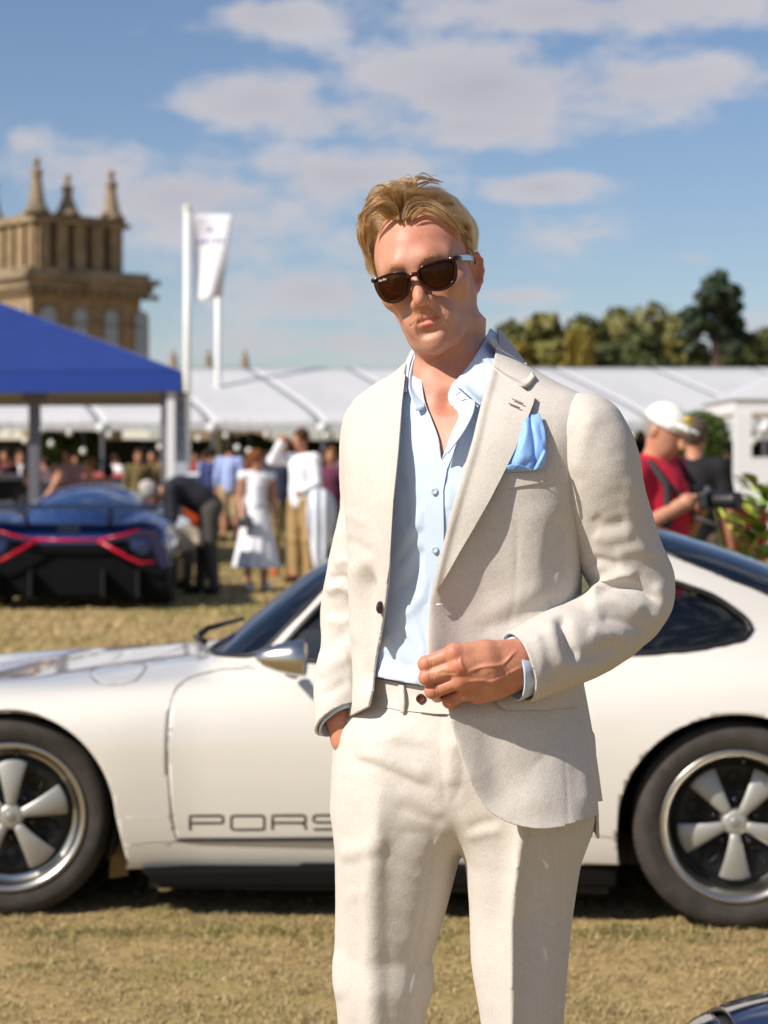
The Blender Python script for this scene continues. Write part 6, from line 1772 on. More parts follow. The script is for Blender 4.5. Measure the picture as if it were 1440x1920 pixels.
# crowd in the shade of the marquee: copies of three figures in their own colours
protos = [figure('visitor in a grey top in the shade of the marquee', at(420, 50), R(30), top=('grey_top', '#6a6a70'), bottom=('dark_trousers', '#3a3038'), res=.036, sub=0, group='visitors in the shade of the marquee')[0],
          figure('visitor in a cream top in the shade of the marquee', at(455, 51), R(-60), top=('cream_top', '#c9bfae'), bottom=('blue_jeans', '#2f3b58'), res=.036, sub=0, group='visitors in the shade of the marquee')[0],
          figure('visitor in a rust top in the shade of the marquee', at(300, 52), R(140), top=('rust_top', '#7a3a26'), bottom=('dark_trousers', '#3a3038'), res=.036, sub=0, group='visitors in the shade of the marquee')[0]]
r9 = np.random.default_rng(12)
VIS = [(20, 'navy', '#262c48', 'at the left edge'), (78, 'pale pink', '#c9a0a0', 'just right of the grey tent post'), (142, 'dark green', '#2c3a2a', 'behind the checked pink shirt'), (222, 'white', '#e4e4e6', 'left of the olive uniforms'), (300, 'black', '#161618', 'behind the white tent post'),
    (365, 'red', '#8a2420', 'just right of the banner'), (385, 'sky blue', '#8aa2cc', 'behind the dark blue jacket'), (478, 'olive', '#5c5832', 'behind the woman in white'), (505, 'white', '#e4e4e6', 'right of the auburn hair'), (552, 'tan', '#a58a66', 'behind the raised arm'), (600, 'black', '#161618', 'behind the white linen jacket'),
    (640, 'lilac', '#8c84b0', 'against the suit sleeve'), (1176, 'royal blue', '#2446a0', 'against the left suit shoulder'), (1192, 'dark brown', '#2e2018', 'left of the red polo'), (1222, 'white', '#e4e4e6', 'behind the red polo'), (1346, 'black', '#161618', 'left of the gazebo post'), (1366, 'brick', '#8a4a36', 'beside the gazebo post'), (1398, 'grey', '#707074', 'inside the gazebo on the left'), (1436, 'maroon', '#4a1820', 'inside the gazebo on the right')]
for i, (px, cn, hx, wh_) in enumerate(VIS):
    c = copy_tree(protos[i % 3]); c.location = at(px + r9.normal() * 3, 46 + r9.random() * 10); c.rotation_euler = (0, 0, r9.random() * 6.28); s_ = .92 + .14 * r9.random(); c.scale = (s_, s_, s_)
    c['label'] = 'visitor in a %s top %s' % (cn, wh_)
    for ch in c.children:
        if ch.name.startswith('shirt'): ch.material_slots[0].link = 'OBJECT'; ch.material_slots[0].material = cm('visitor_' + cn.replace(' ', '_'), hx)

# --- simple modern cars seen between people
def small_car(label, px, Y, rz, col, z0=0.0, L_=4.1):
    t = thing('parked_car', label, 'car', at(px, Y), R(rz), 'cars parked behind the crowd')
    M_ = mat(label.split()[0] + '_car_paint', col, .25, coat=.8)
    f = lambda p: smin(rbox(p, (0, 0, .52), (L_ / 2, .86, .30), .22), np.maximum(ell(p, (.15, 0, .80), (1.25, .70, .52)), .7 - p[:, 2]), .12)
    V, Q = sdfmesh(f, (-L_ / 2 - .2, -1, .1), (L_ / 2 + .2, 1, 1.5), .08, 1, 2)
    mk('body', V, Q, M_, t)
    f2 = lambda p: np.maximum(ell(p, (.15, 0, .80), (1.17, .72, .535)), np.maximum(.90 - p[:, 2], p[:, 2] - 1.22))
    V, Q = sdfmesh(f2, (-1.5, -1, .8), (1.6, 1, 1.4), .06, 1, 2); mk('windows', V, Q, mat('dark_window', (.02, .025, .03), .08), t)
    for x in (-L_ * .31, L_ * .31):
        for s in (-1, 1):
            w_ = MB().lathe([(.19, -.10), (.30, -.10), (.325, -.06), (.325, .06), (.30, .10), (.19, .10)], (x, s * .80, .325), 'y', 24).build('wheel', M_RUB, t, True)
            MB().lathe([(.001, -.09 * 1), (.185, -.10), (.19, -.08)] if s < 0 else [(.19, .08), (.185, .10), (.001, .09)], (x, s * .80, .325), 'y', 20).build('rim', M_RIM, w_, True)
    return t
small_car('orange sports car behind the seated people', 190, 38, 12, (.55, .07, .012))
small_car('white car behind the man in the navy blazer', 378, 44, -35, (.72, .74, .74))
small_car('silver white car at the left edge behind the blue supercar', -28, 30, 20, (.60, .60, .60))
# folding chair in front of the red car
fc = thing('folding_chair', 'black folding chair beside the man in the black t-shirt', 'chair', at(1352, 13.5), R(15))
mb = MB(); 
for x in (-.22, .22): mb = MB().tube([(x, -.2, 0), (x, .18, .82)], .014, 8); mb.build('leg', M_BLK, fc, True); MB().tube([(x, .25, 0), (x, -.12, .48)], .014, 8).build('leg', M_BLK, fc, True)
V, Q = sheet([[(-.22, -.16, .46), (0, -.16, .44), (.22, -.16, .46)], [(-.22, .10, .45), (0, .10, .42), (.22, .10, .45)]], 10, 6); solid(mk('seat', V, Q, M_STRAP, fc), .012)
V, Q = sheet([[(-.22, .12, .56), (0, .16, .56), (.22, .12, .56)], [(-.22, .18, .84), (0, .22, .84), (.22, .18, .84)]], 10, 6); solid(mk('backrest', V, Q, M_STRAP, fc), .012)

V, Q = sheet([[(-.25, .02, .50), (-.27, .10, .80), (-.25, .18, .95)], [(-.05, -.03, .46), (-.04, .06, .84), (-.02, .15, 1.0)], [(.16, -.02, .50), (.18, .08, .82), (.18, .17, .97)], [(.30, .05, .58), (.30, .14, .80), (.28, .20, .92)]], 18, 18)
o = mk('red_jacket', V + np.stack([0 * V[:, 0], .02 * np.sin(V[:, 0] * 40), 0 * V[:, 0]], 1), Q, mat('crimson_cloth', (.45, .012, .02), .7), None, True); solid(o, .025, 0); o.location = at(1362, 13.4); o.location[2] = .22; tag(o, 'bright red jacket slung over the back of the black folding chair', 'jacket')
# --- blue supercar from behind
sc_ = thing('supercar', 'metallic blue supercar seen from behind with red light strips', 'car', at(130, 19.6), R(1.5))
M_BLUE = mat('metallic_blue', (.016, .052, .21), .22, .35, coat=1.0)
M_NAVY = mat('deep_blue_purple', (.010, .010, .06), .3, .2, coat=.8)
M_REDL = mat('red_light_strip', (.42, .004, .02), .25, emit=(.8, .01, .05), estr=.12)
M_GLD = mat('dark_car_glass', (.012, .035, .12), .08, coat=1.0)  # blue base colour stands for sky reflected in the rear window
f = lambda p: smin(smin(rbox(p, (0, 1.9, .60), (.97, 1.95, .24), .18), ell(mirx(p), (.72, .75, .66), (.30, .78, .30)), .12), rbox(p, (0, .46, .72), (.80, .42, .12), .10), .08)
V, Q = sdfmesh(f, (-1.2, -.3, .2), (1.2, 4.1, 1.2), .05, 1, 3)
V, T = clip(V, tri(Q), np.maximum(.43 - V[:, 2] + (V[:, 1] > .6) * 0, -9 + 0 * V[:, 2]))
mk('body', V, T, M_BLUE, sc_)
f = lambda p: np.maximum(ell(p, (0, 2.0, .70), (.80, 1.75, .53)), .72 - p[:, 2])
V, Q = sdfmesh(f, (-1, .1, .6), (1, 4, 1.35), .05, 1, 3)
glr = lambda V: np.abs(np.abs(V[:, 0]) - .18) * 0 + np.maximum(np.abs(V[:, 0]) - .46, np.maximum(V[:, 1] - 1.35, .86 - V[:, 2]))
cV, cT = clip(V, tri(Q), -glr(V)); mk('cabin', cV, cT, M_BLUE, sc_)
cV, cT = clip(V, tri(Q), glr(V)); mk('rear_window', cV, cT, M_GLD, sc_)
mb = MB().prism([(-.98, .55), (-.90, .74), (-.35, .66), (.35, .66), (.90, .74), (.98, .55), (.98, .20), (.80, .12), (-.80, .12), (-.98, .20)], -.06, .5); bevel(mb.build('rear_panel', mat('grille_black', (.003, .003, .004), .7, spec=.15), sc_), .03, 2)
MB().box((0, 1.9, .28), (1.86, 3.5, .24)).build('underbody', M_BLK, sc_)
for s in (-1, 1):
    MB().prism([(s * .30, .655), (s * .70, .80), (s * .86, .80), (s * .97, .62), (s * 1.0, .42), (s * .93, .40), (s * .86, .55), (s * .80, .72), (s * .36, .67)][::s], -.10, .3).build('rear_quarter', M_NAVY, sc_)
    MB().tube([(s * .30, -.16, .69), (s * .52, -.16, .735), (s * .72, -.15, .80)], [.015, .013, .007], 8).build('light_strip', M_REDL, sc_, True)
    MB().tube([(s * .30, -.16, .69), (s * .60, -.16, .52), (s * .72, -.16, .465), (s * .86, -.15, .475)], [.017, .016, .014, .009], 8).build('light_strip', M_REDL, sc_, True)
    MB().box((s * .36, -.10, .26), (.018, .30, .26)).build('diffuser_fin', M_DARK, sc_)
    MB().box((s * .70, -.10, .26), (.018, .30, .26)).build('diffuser_fin', M_DARK, sc_)
    for y in (.75, 3.2):
        w_ = MB().lathe([(.20, -.15), (.32, -.15), (.345, -.11), (.345, .11), (.32, .15), (.20, .15)], (0, 0, 0), 'x', 32).build('wheel', M_RUB, sc_, True); w_.location = (s * .84, y, .345)
        MB().lathe([(.001, .0), (.19, .02), (.20, .12)], (0, 0, 0), 'x', 24).build('rim', M_RIMB, w_, True)
    MB().tube([(s * .40, .0, .80), (s * .42, -.12, 1.0)], .018, 6).build('wing_stay', M_BLK, sc_, True)
MB().tube([(-.32, -.16, .70), (0, -.16, .690), (.32, -.16, .70)], .015, 8).build('light_strip', M_REDL, sc_, True)
wg = MB().prism([(-.20, 1.0), (-.02, 1.045), (.14, 1.03), (.10, 1.01), (-.05, 1.015)], -.98, .98, 'yz'); wg.build('rear_wing', mat('carbon_black', (.01, .01, .012), .2), sc_)
MB().box((0, -.02, .80), (.22, .02, .09)).build('number_plate', mat('plate_dark', (.03, .05, .12), .4), sc_)

# --- blue canopy with posts and banner
bc = thing('canopy_tent', 'royal blue pitched canopy tent on the left with grey and white posts', 'tent', at(0, 28))
M_CAN = mat('royal_blue_canvas', (.010, .034, .185), .65, noise=.1, nscale=3)
M_CANI = mat('grey_canvas_underside', (.34, .34, .36), .8)
Yc = 27.0
c0 = np.array(P(340, 697, Yc)); cl = np.array(P(-560, 700, Yc)); ap = np.array(P(-150, 512, Yc + 3.2)); c1 = np.array([(344 - 720) / F * (Yc + 6), Yc + 6, c0[2]]); cl1 = cl + np.array([-1.0, 6.0, 0])
lo_ = tuple(bc.location)
def quad(nm, pts, m, par=bc, th=.03):
    o = mk(nm, np.array(pts), [tuple(range(len(pts)))], m, par, False, lo_); solid(o, th, 0); return o
quad('roof_panel', [cl, c0, ap], M_CAN); quad('roof_panel', [c0, c1, ap], mat('pale_canvas', (.45, .45, .50), .8)); quad('roof_panel', [c1, cl1, ap], M_CAN); quad('roof_panel', [cl1, cl, ap], M_CAN)  # right roof panel coloured pale for the light falling on it
dz = np.array([0, 0, -(733 - 697) / F * Yc]); e = np.array([0, -.02, 0])
quad('valance', [cl + e, c0 + e, c0 + dz + e, cl + dz * 1.2 + e], mat('bright_blue_canvas', (.006, .042, .28), .6)); quad('valance', [c0, c1, c1 + dz, c0 + dz], mat('grey_canvas', (.40, .40, .44), .8))
quad('ceiling_panel', [cl + dz + [0, .1, 0], c0 + dz + [0, .1, 0], c1 + dz, cl1 + dz], M_CANI)
M_GP = mat('grey_post', (.13, .13, .16), .5); M_WP = mat('white_post', (.72, .72, .74), .5)
zt = float(c0[2] + dz[2])
for (px, Y, w_, m_) in ((65, Yc + .5, .15, M_GP), (321, Yc + .1, .115, M_WP), (308, Yc + .3, .08, M_GP), (-540, Yc + .2, .13, M_GP), (338, Yc + 5.9, .09, M_GP)):
    x = at(px, Y)[0]; bevel(MB().box((x, Y, zt / 2), (w_, w_, zt)).build('post', m_, bc, False, lo_), .008, 2)
x = at(65, Yc + .5)[0]; MB().box((x, Yc + .5, zt - .08), (.30, .30, .10), 0, 1.0).build('post_bracket', M_GP, bc, False, lo_)
bn = thing('banner', 'tall pale banner with blue lettering beside the white tent post', 'banner', at(338, 27.6))
x, y, _ = at(338, 27.6)
bw = 24 / F * 27.6; z1, z0_ = P(0, 738, 27.6)[2], P(0, 892, 27.6)[2]
MB().box((0, 0, (z0_ + z1) / 2), (bw, .015, z1 - z0_)).build('sheet', mat('pale_banner', (.42, .45, .55), .7), bn)
for z_ in (.02, z1): MB().box((0, 0, z_ / 2 if z_ == .02 else z_), (bw * 1.2, .10, .03)).build('foot' if z_ == .02 else 'top_bar', M_GP, bn)
MB().tube([(0, .02, 0), (0, .02, z1)], .012, 6).build('pole', M_GP, bn, True)
for i in range(7):
    zz = z1 - .10 - i * .105
    MB().tube([(-.03, -.010, zz - .04), (.0, -.010, zz + .04), (.03, -.010, zz - .04)] if i % 2 else [(-.03, -.010, zz + .04), (-.03, -.010, zz - .04), (.03, -.010, zz - .04)], .011, 5).build('letter', mat('navy_print', (.03, .06, .25), .6), bn, True)

# --- flags
def flag(label, px, py0, Y, w_, fl=None):
    z = P(px, py0, Y)[2]; t = thing('flagpole', label, 'flagpole', at(px, Y), 0, None)
    MB().tube([(0, 0, 0), (0, 0, z)], [w_ / 2 * 1.1, w_ / 2], 14).build('pole', mat('white_pole', (.78, .78, .76), .4), t, True)
    MB().lathe([(.001, .10), (w_ * .5, .08), (w_ * .62, .0), (w_ * .5, -.05)], (0, 0, z), 'z', 14).build('finial', mat('cream_cap', (.7, .68, .58), .5), t, True)
    if fl:
        (x0, y0), (x1, y1), (x2, y2), (x3, y3) = [((a - px) / F * Y, P(0, b_, Y)[2]) for a, b_ in fl]
        n, m_ = 16, 22; V = []
        for j in range(m_):
            for i in range(n):
                u, v = i / (n - 1), j / (m_ - 1)
                xa = (x0 + (x1 - x0) * u) * (1 - v) + (x3 + (x2 - x3) * u) * v; za = (y0 + (y1 - y0) * u) * (1 - v) + (y3 + (y2 - y3) * u) * v
                V.append((xa, .10 * math.sin(u * 4.5 + v * 2.2) * (.4 + v), za))
        Q = np.array([(j * n + i, j * n + i + 1, (j + 1) * n + i + 1, (j + 1) * n + i) for j in range(m_ - 1) for i in range(n - 1)])
        f_ = mk('flag', V, Q, mat('white_flag', (.74, .74, .80), .85), t); solid(f_, .006, 0)
        Vn = np.array(V)
        def on_flag(u, v):
            i, j = min(n - 1, round(u * (n - 1))), min(m_ - 1, round(v * (m_ - 1))); q = Vn[j * n + i]; return (q[0], q[1] - .012, q[2])
        ML = mat('lilac_print', (.38, .34, .62), .8)
        MB().tube([on_flag(.36, .20), on_flag(.45, .13), on_flag(.55, .20), on_flag(.36, .20)], .018, 5).build('emblem', ML, f_, True)
        for k in range(7): MB().tube([on_flag(.14 + k * .11, .265), on_flag(.14 + k * .11, .315)], .022, 5).build('letter', ML, f_, True)
    return t
flag('tall white flagpole flying a white flag with a lilac emblem', 351, 392, 45, .15, [(361, 401), (436, 403), (416, 556), (366, 566)])
flag('shorter white flagpole half hidden behind the white flag', 409, 452, 58, .17)

# --- long white marquee, one per bay
M_MQ = mat('white_pvc', (.52, .52, .535), .55, noise=.03, nscale=2)
M_MQ2 = mat('white_valance', (.46, .46, .48), .6)
def marquee_bay(x0, x1, Y, ze, zr, dep, lab):
    t = thing('marquee', lab, 'marquee', ((x0 + x1) / 2, Y, 0), 0, 'bays of the long white marquee')
    L_ = tuple(t.location); n, m_ = 13, 11
    for sgn, nm in ((0, 'roof_panel'), (1, 'roof_panel')):
        V = []
        for j in range(m_):
            for i in range(n):
                u, v = i / (n - 1), j / (m_ - 1)
                sag = -.07 * math.sin(math.pi * v) * (1 - .5 * abs(2 * u - 1)) - .03 * math.sin(math.pi * u) * (1 - v)
                V.append((x0 + (x1 - x0) * u - 2.4 * v + (0 if sgn == 0 else -0.0), Y + dep * v if sgn == 0 else Y + 2 * dep - dep * v, ze + (zr - ze) * (v ** .80) + sag))
        Q = np.array([(j * n + i, j * n + i + 1, (j + 1) * n + i + 1, (j + 1) * n + i) for j in range(m_ - 1) for i in range(n - 1)])
        o = mk(nm, V, Q, M_MQ, t, True, L_); solid(o, .02, 0)
    MB().box(((x0 + x1) / 2, Y - .02, ze - .12), (x1 - x0 - .02, .02, .20)).build('valance', M_MQ2, t, False, L_)
    for y in (Y, Y + 2 * dep): MB().box((x0, y + .03, (ze - .1) / 2), (.09, .09, ze - .1)).build('post', M_GP, t, False, L_)
    MB().lathe([(.001, .16), (.10, .13), (.15, .02), (.12, -.10), (.001, -.16)], (x0, Y - .10, ze - .16), 'z', 14).build('corner_cap', M_WP, t, True, L_)
    for y in (Y + 2 * dep - .1,): MB().box(((x0 + x1) / 2, y, 1.15), (x1 - x0, .05, 2.3)).build('back_wall', mat('dark_back_wall', (.020, .024, .020), .9), t, False, L_)  # wall coloured near-black for the deep shade inside the marquee
Ym2 = 55.0; bay = 207 / F * Ym2; xs0 = at(190, Ym2)[0]
names = ['far left', 'left edge', 'blue canopy', 'flagpoles', 'women and men on the lawn', 'cream suit', 'suit shoulder', 'red polo', 'white gazebo', 'right edge', 'far right']
ze_, zr_ = P(0, 792, Ym2)[2], P(0, 690, Ym2 + 5)[2]
labs = ['marquee bay beyond the left edge of the canopy', 'white marquee bay behind the grey tent post', 'white marquee bay behind the white tent post', 'white marquee bay behind the two flagpoles', 'white marquee bay left of the man in the cream suit', 'white marquee bay hidden behind the suit collar', 'white marquee bay behind the suit shoulder', 'white marquee bay above the white cap', 'white marquee bay behind the small gazebo', 'white marquee bay at the right edge', 'white marquee bay past the right edge']
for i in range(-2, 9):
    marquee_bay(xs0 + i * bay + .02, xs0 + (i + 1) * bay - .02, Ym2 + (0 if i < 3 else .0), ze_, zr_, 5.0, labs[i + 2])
# clutter in its shade: tables, plants, hanging sign boards, pale globes as glints
sb = thing('sign_board', 'long cream sign board hanging in the marquee shade left of the white post', 'sign', at(255, 54)); MB().box((0, 0, P(0, 815, 54)[2]), (.74, .04, .24)).build('board', mat('cream_board', (.72, .70, .58), .6), sb)
for dx_ in (-.3, .3): MB().tube([(dx_, 0, P(0, 815, 54)[2] + .1), (dx_, 0, 2.6)], .01, 5).build('cord', M_GP, sb)
for i, (px, lab) in enumerate(((30, 'pale board near the left edge in the marquee shade'), (8, 'pale board at the very left edge in the marquee shade'))):
    s2 = copy_tree(sb); s2.location = at(px, 54.3 + i * .4); s2['label'] = lab; s2.scale = (.45, 1, 1)
def bush(label, px, Y, zc, r_, col, n=900, nm='shrub', group=None, hz=1.0, leaf=.10, cat='shrub', trunk=True):
    t = thing(nm, label, cat, at(px, Y), 0, group); r = np.random.default_rng(int(px) + 5)
    if trunk: MB().tube([(0, 0, 0), (.02, 0, max(.1, zc - r_ * .4))], [r_ * .10, r_ * .06], 8).build('trunk', M_TRUNK, t, True)
    d = r.normal(size=(n, 3)); d /= np.linalg.norm(d, axis=1, keepdims=True); rad = r_ * (.72 + .32 * r.random(n) ** .6)
    rad *= 1 + .12 * wob(d, 4, int(px), 2)
    c = d * rad[:, None] * np.array([1, 1, hz]) + np.array([0, 0, zc])
    leaves('crown', c, d, leaf, col, t, r); return t
M_TRUNK = mat('bark', (.09, .065, .045), .9, noise=.3, nscale=12, bump=.4, bscale=30)
LEAFM = {}
def leaf_mat(col):
    if col not in LEAFM:
        m = mat('foliage', col, .6, noise=.55, nscale=1.7, spec=.3)
        LEAFM[col] = m
    return LEAFM[col]
def leaves(nm, c, d, leaf, col, par, r):
    n = len(c); a = r.normal(size=(n, 3)); a = a - d * (a * d).sum(1, keepdims=True) * .6; a /= np.linalg.norm(a, axis=1, keepdims=True)
    b_ = np.cross(d + r.normal(size=(n, 3)) * .5, a); b_ /= np.linalg.norm(b_, axis=1, keepdims=True)
    s = leaf * (.6 + .8 * r.random((n, 1)))
    nn = np.cross(a, b_)
    V = np.stack([c - a * s, c - b_ * s * .55 + nn * s * .15, c + a * s, c + b_ * s * .55 + nn * s * .15], 1).reshape(-1, 3)
    Q = np.arange(4 * n).reshape(n, 4)
    return mk(nm, V, Q, leaf_mat(col), par, False)
bush('clipped green ball bush behind the man in black', 1310, 20, 1.72, .27, (.07, .11, .02), 1500, leaf=.045)
for i, px in enumerate((95, 140, 165, 420, 470)):
    bush(['potted plant left of centre in the marquee shade', 'leafy plant in the marquee shade behind the pink shirt', 'darker plant in the marquee shade behind the pink shirt', 'plant in the marquee shade above the blue shirts', 'plant in the marquee shade above the woman in white'][i], px, 58 + i * .7, 1.9, .55, (.055, .085, .02), 500, leaf=.14, group='plants in the marquee shade')
for i, (px, Y, lab) in enumerate(((60, 53, 'white table in the marquee shade behind the grey post'), (250, 53, 'white table in the marquee shade by the olive uniforms'), (560, 53, 'white table in the marquee shade by the raised arm'), (1200, 53, 'white table in the marquee shade by the red polo'), (1330, 44, 'long white counter left of the gazebo'), (1420, 44, 'long white counter right of the gazebo post'))):
    t = thing('table', lab, 'table', at(px, Y), 0, 'white tables under the marquee')
    z_ = .78 if Y > 50 else 1.60
    V = MB().box((0, 0, z_), (1.5, .8, .05)).build('tabletop', M_WP, t); o = MB().box((0, -.38, z_ / 2), (1.46, .03, z_ - .04)).build('front_cloth', M_WP, t)
    for x in (-.65, .65):
        for y in (-.3, .3): MB().box((x, y, z_ / 2 - .02), (.05, .05, z_ - .05)).build('leg', M_GP, t)
GLINTS = [(18, 812, 'topmost at the left edge'), (47, 826, 'left of the grey tent post'), (78, 806, 'just right of the top of the grey post'), (96, 832, 'right of the grey post over the black-haired sitter'), (130, 812, 'above the checked pink shirt'), (156, 846, 'beside the tanned sitter'), (205, 815, 'above the bright white shirt'), (300, 838, 'beside the olive uniforms'),
    (372, 822, 'just right of the banner'), (424, 817, 'above the light blue shirt'), (445, 840, 'between the light blue shirt and the auburn hair'), (467, 846, 'above the auburn hair'), (500, 815, 'left of the raised hand'), (540, 820, 'above the raised arm'), (610, 818, 'against the suit sleeve'), (1184, 818, 'left of the white cap'), (1350, 815, 'left of the gazebo post'), (1388, 842, 'right of the gazebo post'), (1412, 828, 'near the right edge')]
mat('lamp_globe', (.75, .74, .68), .12)  # pale globes stand for the bright glints under the marquee
for i, (px, py, wh_) in enumerate(GLINTS):
    Y = 52.5 + (i % 5) * .5; q = P(px, py, Y)
    lp = thing('hanging_lamp', 'small pale lamp in the marquee shade ' + wh_, 'lamp', q, 0, 'hanging lamps in the marquee')
    MB().lathe([(.001, -.09), (.06, -.07), (.085, .0), (.06, .07), (.02, .09)], (0, 0, 0), 'z', 12).build('globe', bpy.data.materials['lamp_globe'], lp, True)
    MB().tube([(0, 0, .08), (0, 0, max(.2, 2.75 - q[2]))], .006, 4).build('cord', M_GP, lp, True)
# --- small white gazebo on the right
gz = thing('gazebo', 'small white gazebo with square posts at the right edge', 'gazebo', at(1420, 32)); gl_ = tuple(gz.location)
za, zb_ = P(0, 748, 30)[2], P(0, 775, 30)[2]
xa = at(1378, 30)[0]
MB().box((xa + 1.5, 31.5, (za + zb_) / 2), (3.0, 3.0, za - zb_)).build('fascia', M_WP, gz, False, gl_)
for (x, y) in ((xa + .13, 30.1), (xa + 2.87, 30.1), (xa + .13, 32.9), (xa + 2.87, 32.9)): MB().box((x, y, zb_ / 2), (.24, .24, zb_)).build('post', M_WP, gz, False, gl_)
mk('roof', [(xa - .05, 29.95, za), (xa + 3.05, 29.95, za), (xa + 3.05, 33.05, za), (xa - .05, 33.05, za), (xa + 1.5, 31.5, za + .75)], [(0, 1, 4), (1, 2, 4), (2, 3, 4), (3, 0, 4), (3, 2, 1, 0)], M_MQ, gz, False, gl_)

# --- palace tower, turned so that one face is lit and one in shade
M_STONE = mat('honey_stone', (.27, .19, .105), .9, noise=.25, nscale=1.3, bump=.3, bscale=6, bdist=.05)
M_STOND = mat('weathered_stone', (.25, .19, .125), .9, noise=.35, nscale=1.0)
M_ARCH_SHADE = mat('dark_opening', (.012, .012, .012), .9)  # near-black solid blocks stand for the shade inside the belfry arches
M_WIN = mat('pale_window', (.30, .33, .36), .15)
Yt = 110.0; st = F / Yt
pt = thing('palace_tower', 'honey stone palace tower with arcaded belfry and pinnacles at the left', 'tower', P(58, 875, Yt) * np.array([1, 1, 0]), R(40))
zz = lambda py: CH + (HZ - py) / st
LW = 7.25   # along the shaded right-hand face (+x) and the lit left-hand face (+y)
def tb(nm, x0, x1, y0, y1, z0, z1, m_, par=pt): return MB().box(((x0 + x1) / 2, (y0 + y1) / 2, (z0 + z1) / 2), (x1 - x0, y1 - y0, z1 - z0)).build(nm, m_, par)
tb('wall', 0, LW, 0, LW, 0, zz(540), M_STONE)
for i, (pj, za_, zb2) in enumerate(((.28, 548, 538), (.55, 538, 522), (.85, 522, 512), (.40, 512, 500))): tb('cornice', -pj, LW + pj, -pj, LW + pj, zz(za_), zz(zb2), M_STOND)
for i in range(14): tb('bracket', .2 + i * .6, .42 + i * .6, -.5, 0, zz(550), zz(540), M_STOND)
for k in range(4):
    x = 1.1 + k * 2.05
    for (ax_, par) in (('x', pt), ('y', pt)):
        p_ = [(-.42, 0), (.42, 0), (.42, 2.2)] + [(.42 * math.cos(a), 2.2 + .42 * math.sin(a)) for a in np.linspace(.3, math.pi - .3, 7)] + [(-.42, 2.2)]
        z0 = zz(660)
        if ax_ == 'x':
            fr_ = MB().prism([(x + a * 1.25, z0 + b_ * 1.06 - .1) for a, b_ in p_], -.10, .05).build('window', M_STOND, pt)
            MB().prism([(x + a, z0 + b_) for a, b_ in p_], -.13, .0).build('pane', M_WIN, fr_)
        else:
            fr_ = MB().prism([(x + a * 1.25, z0 + b_ * 1.06 - .1) for a, b_ in p_], -.10, .05, 'yz').build('window', M_STOND, pt)
            MB().prism([(x + a, z0 + b_) for a, b_ in p_], -.13, .0, 'yz').build('pane', M_WIN, fr_)
tb('string_course', -.15, LW + .15, -.15, LW + .15, zz(604), zz(600), M_STOND)
ins = .9; B0, B1 = ins, LW - ins
tb('belfry_core', B0 + .5, B1 - .5, B0 + .5, B1 - .5, zz(500), zz(405), M_STONE)
nb = 5
for k in range(nb):
    c_ = B0 + .35 + (B1 - B0 - .7) * k / (nb - 1)
    tb('pier', c_ - .38, c_ + .38, B0 - .25, B0 + .55, zz(500), zz(408), M_STONE); tb('pier', B0 - .25, B0 + .55, c_ - .38, c_ + .38, zz(500), zz(408), M_STONE)
    tb('pier', c_ - .38, c_ + .38, B1 - .55, B1 + .25, zz(500), zz(408), M_STONE); tb('pier', B1 - .55, B1 + .25, c_ - .38, c_ + .38, zz(500), zz(408), M_STONE)
    if k < nb - 1:
        d_ = (B1 - B0 - .7) / (nb - 1); cc = c_ + d_ / 2
        pp = [(cc - .33, zz(494)), (cc + .33, zz(494)), (cc + .33, zz(442))] + [(cc + .33 * math.cos(a), zz(442) + .33 * math.sin(a)) for a in np.linspace(.3, math.pi - .3, 6)] + [(cc - .33, zz(442))]
        MB().prism(pp, B0 + .40, B0 + .8).build('arch_opening', M_ARCH_SHADE, pt); MB().prism(pp, B0 + .40, B0 + .8, 'yz').build('arch_opening', M_ARCH_SHADE, pt)
tb('top_cornice', B0 - .5, B1 + .5, B0 - .5, B1 + .5, zz(410), zz(402), M_STOND); tb('top_cornice', B0 - .3, B1 + .3, B0 - .3, B1 + .3, zz(402), zz(393), M_STONE)
prof = lambda H: [(r_ * 1.22, h_) for r_, h_ in [(.001, H), (.13, H - .05), (.17, H - .3), (.10, H - .5), (.11, H - .62), (.27, H - .72), (.30, H - .95), (.22, H - 1.1), (.27, H - 1.5), (.36, .75), (.50, .3), (.62, .22), (.62, 0)]]
for (x, y, H) in ((B0 - .05, B0 - .05, 3.2), (B0 + 1.95, B0 - .05, 2.45), (B1 - .55, B0 - .05, 2.95), (B0 - .05, B1 - .4, 3.0), (B1 - .1, B1 - .1, 2.2)):
    MB().lathe(prof(H), (x, y, zz(395)), 'z', 12).build('pinnacle', M_STOND, pt, True)
lr = thing('palace_wing', 'low palace roofline with three stone finials beyond the marquee', 'building', at(400, 135))
MB().box((0, 3, 3.5), (7.2, 6, 7.0)).build('wall', M_STONE, lr); MB().prism([(-3.7, 7.0), (3.7, 7.0), (3.5, P(0, 689, 135)[2]), (-3.5, P(0, 689, 135)[2])], -.3, 6.3).build('roof', mat('lead_roof', (.12, .13, .14), .6), lr)
for px in (325, 391, 459):
    MB().lathe([(.001, 1.35), (.12, 1.15), (.10, .95), (.26, .75), (.22, .45), (.32, .2), (.36, 0)], ((px - 400) / F * 135, 0, P(0, 689, 135)[2] - .05), 'z', 10).build('finial', M_STOND, lr, True)

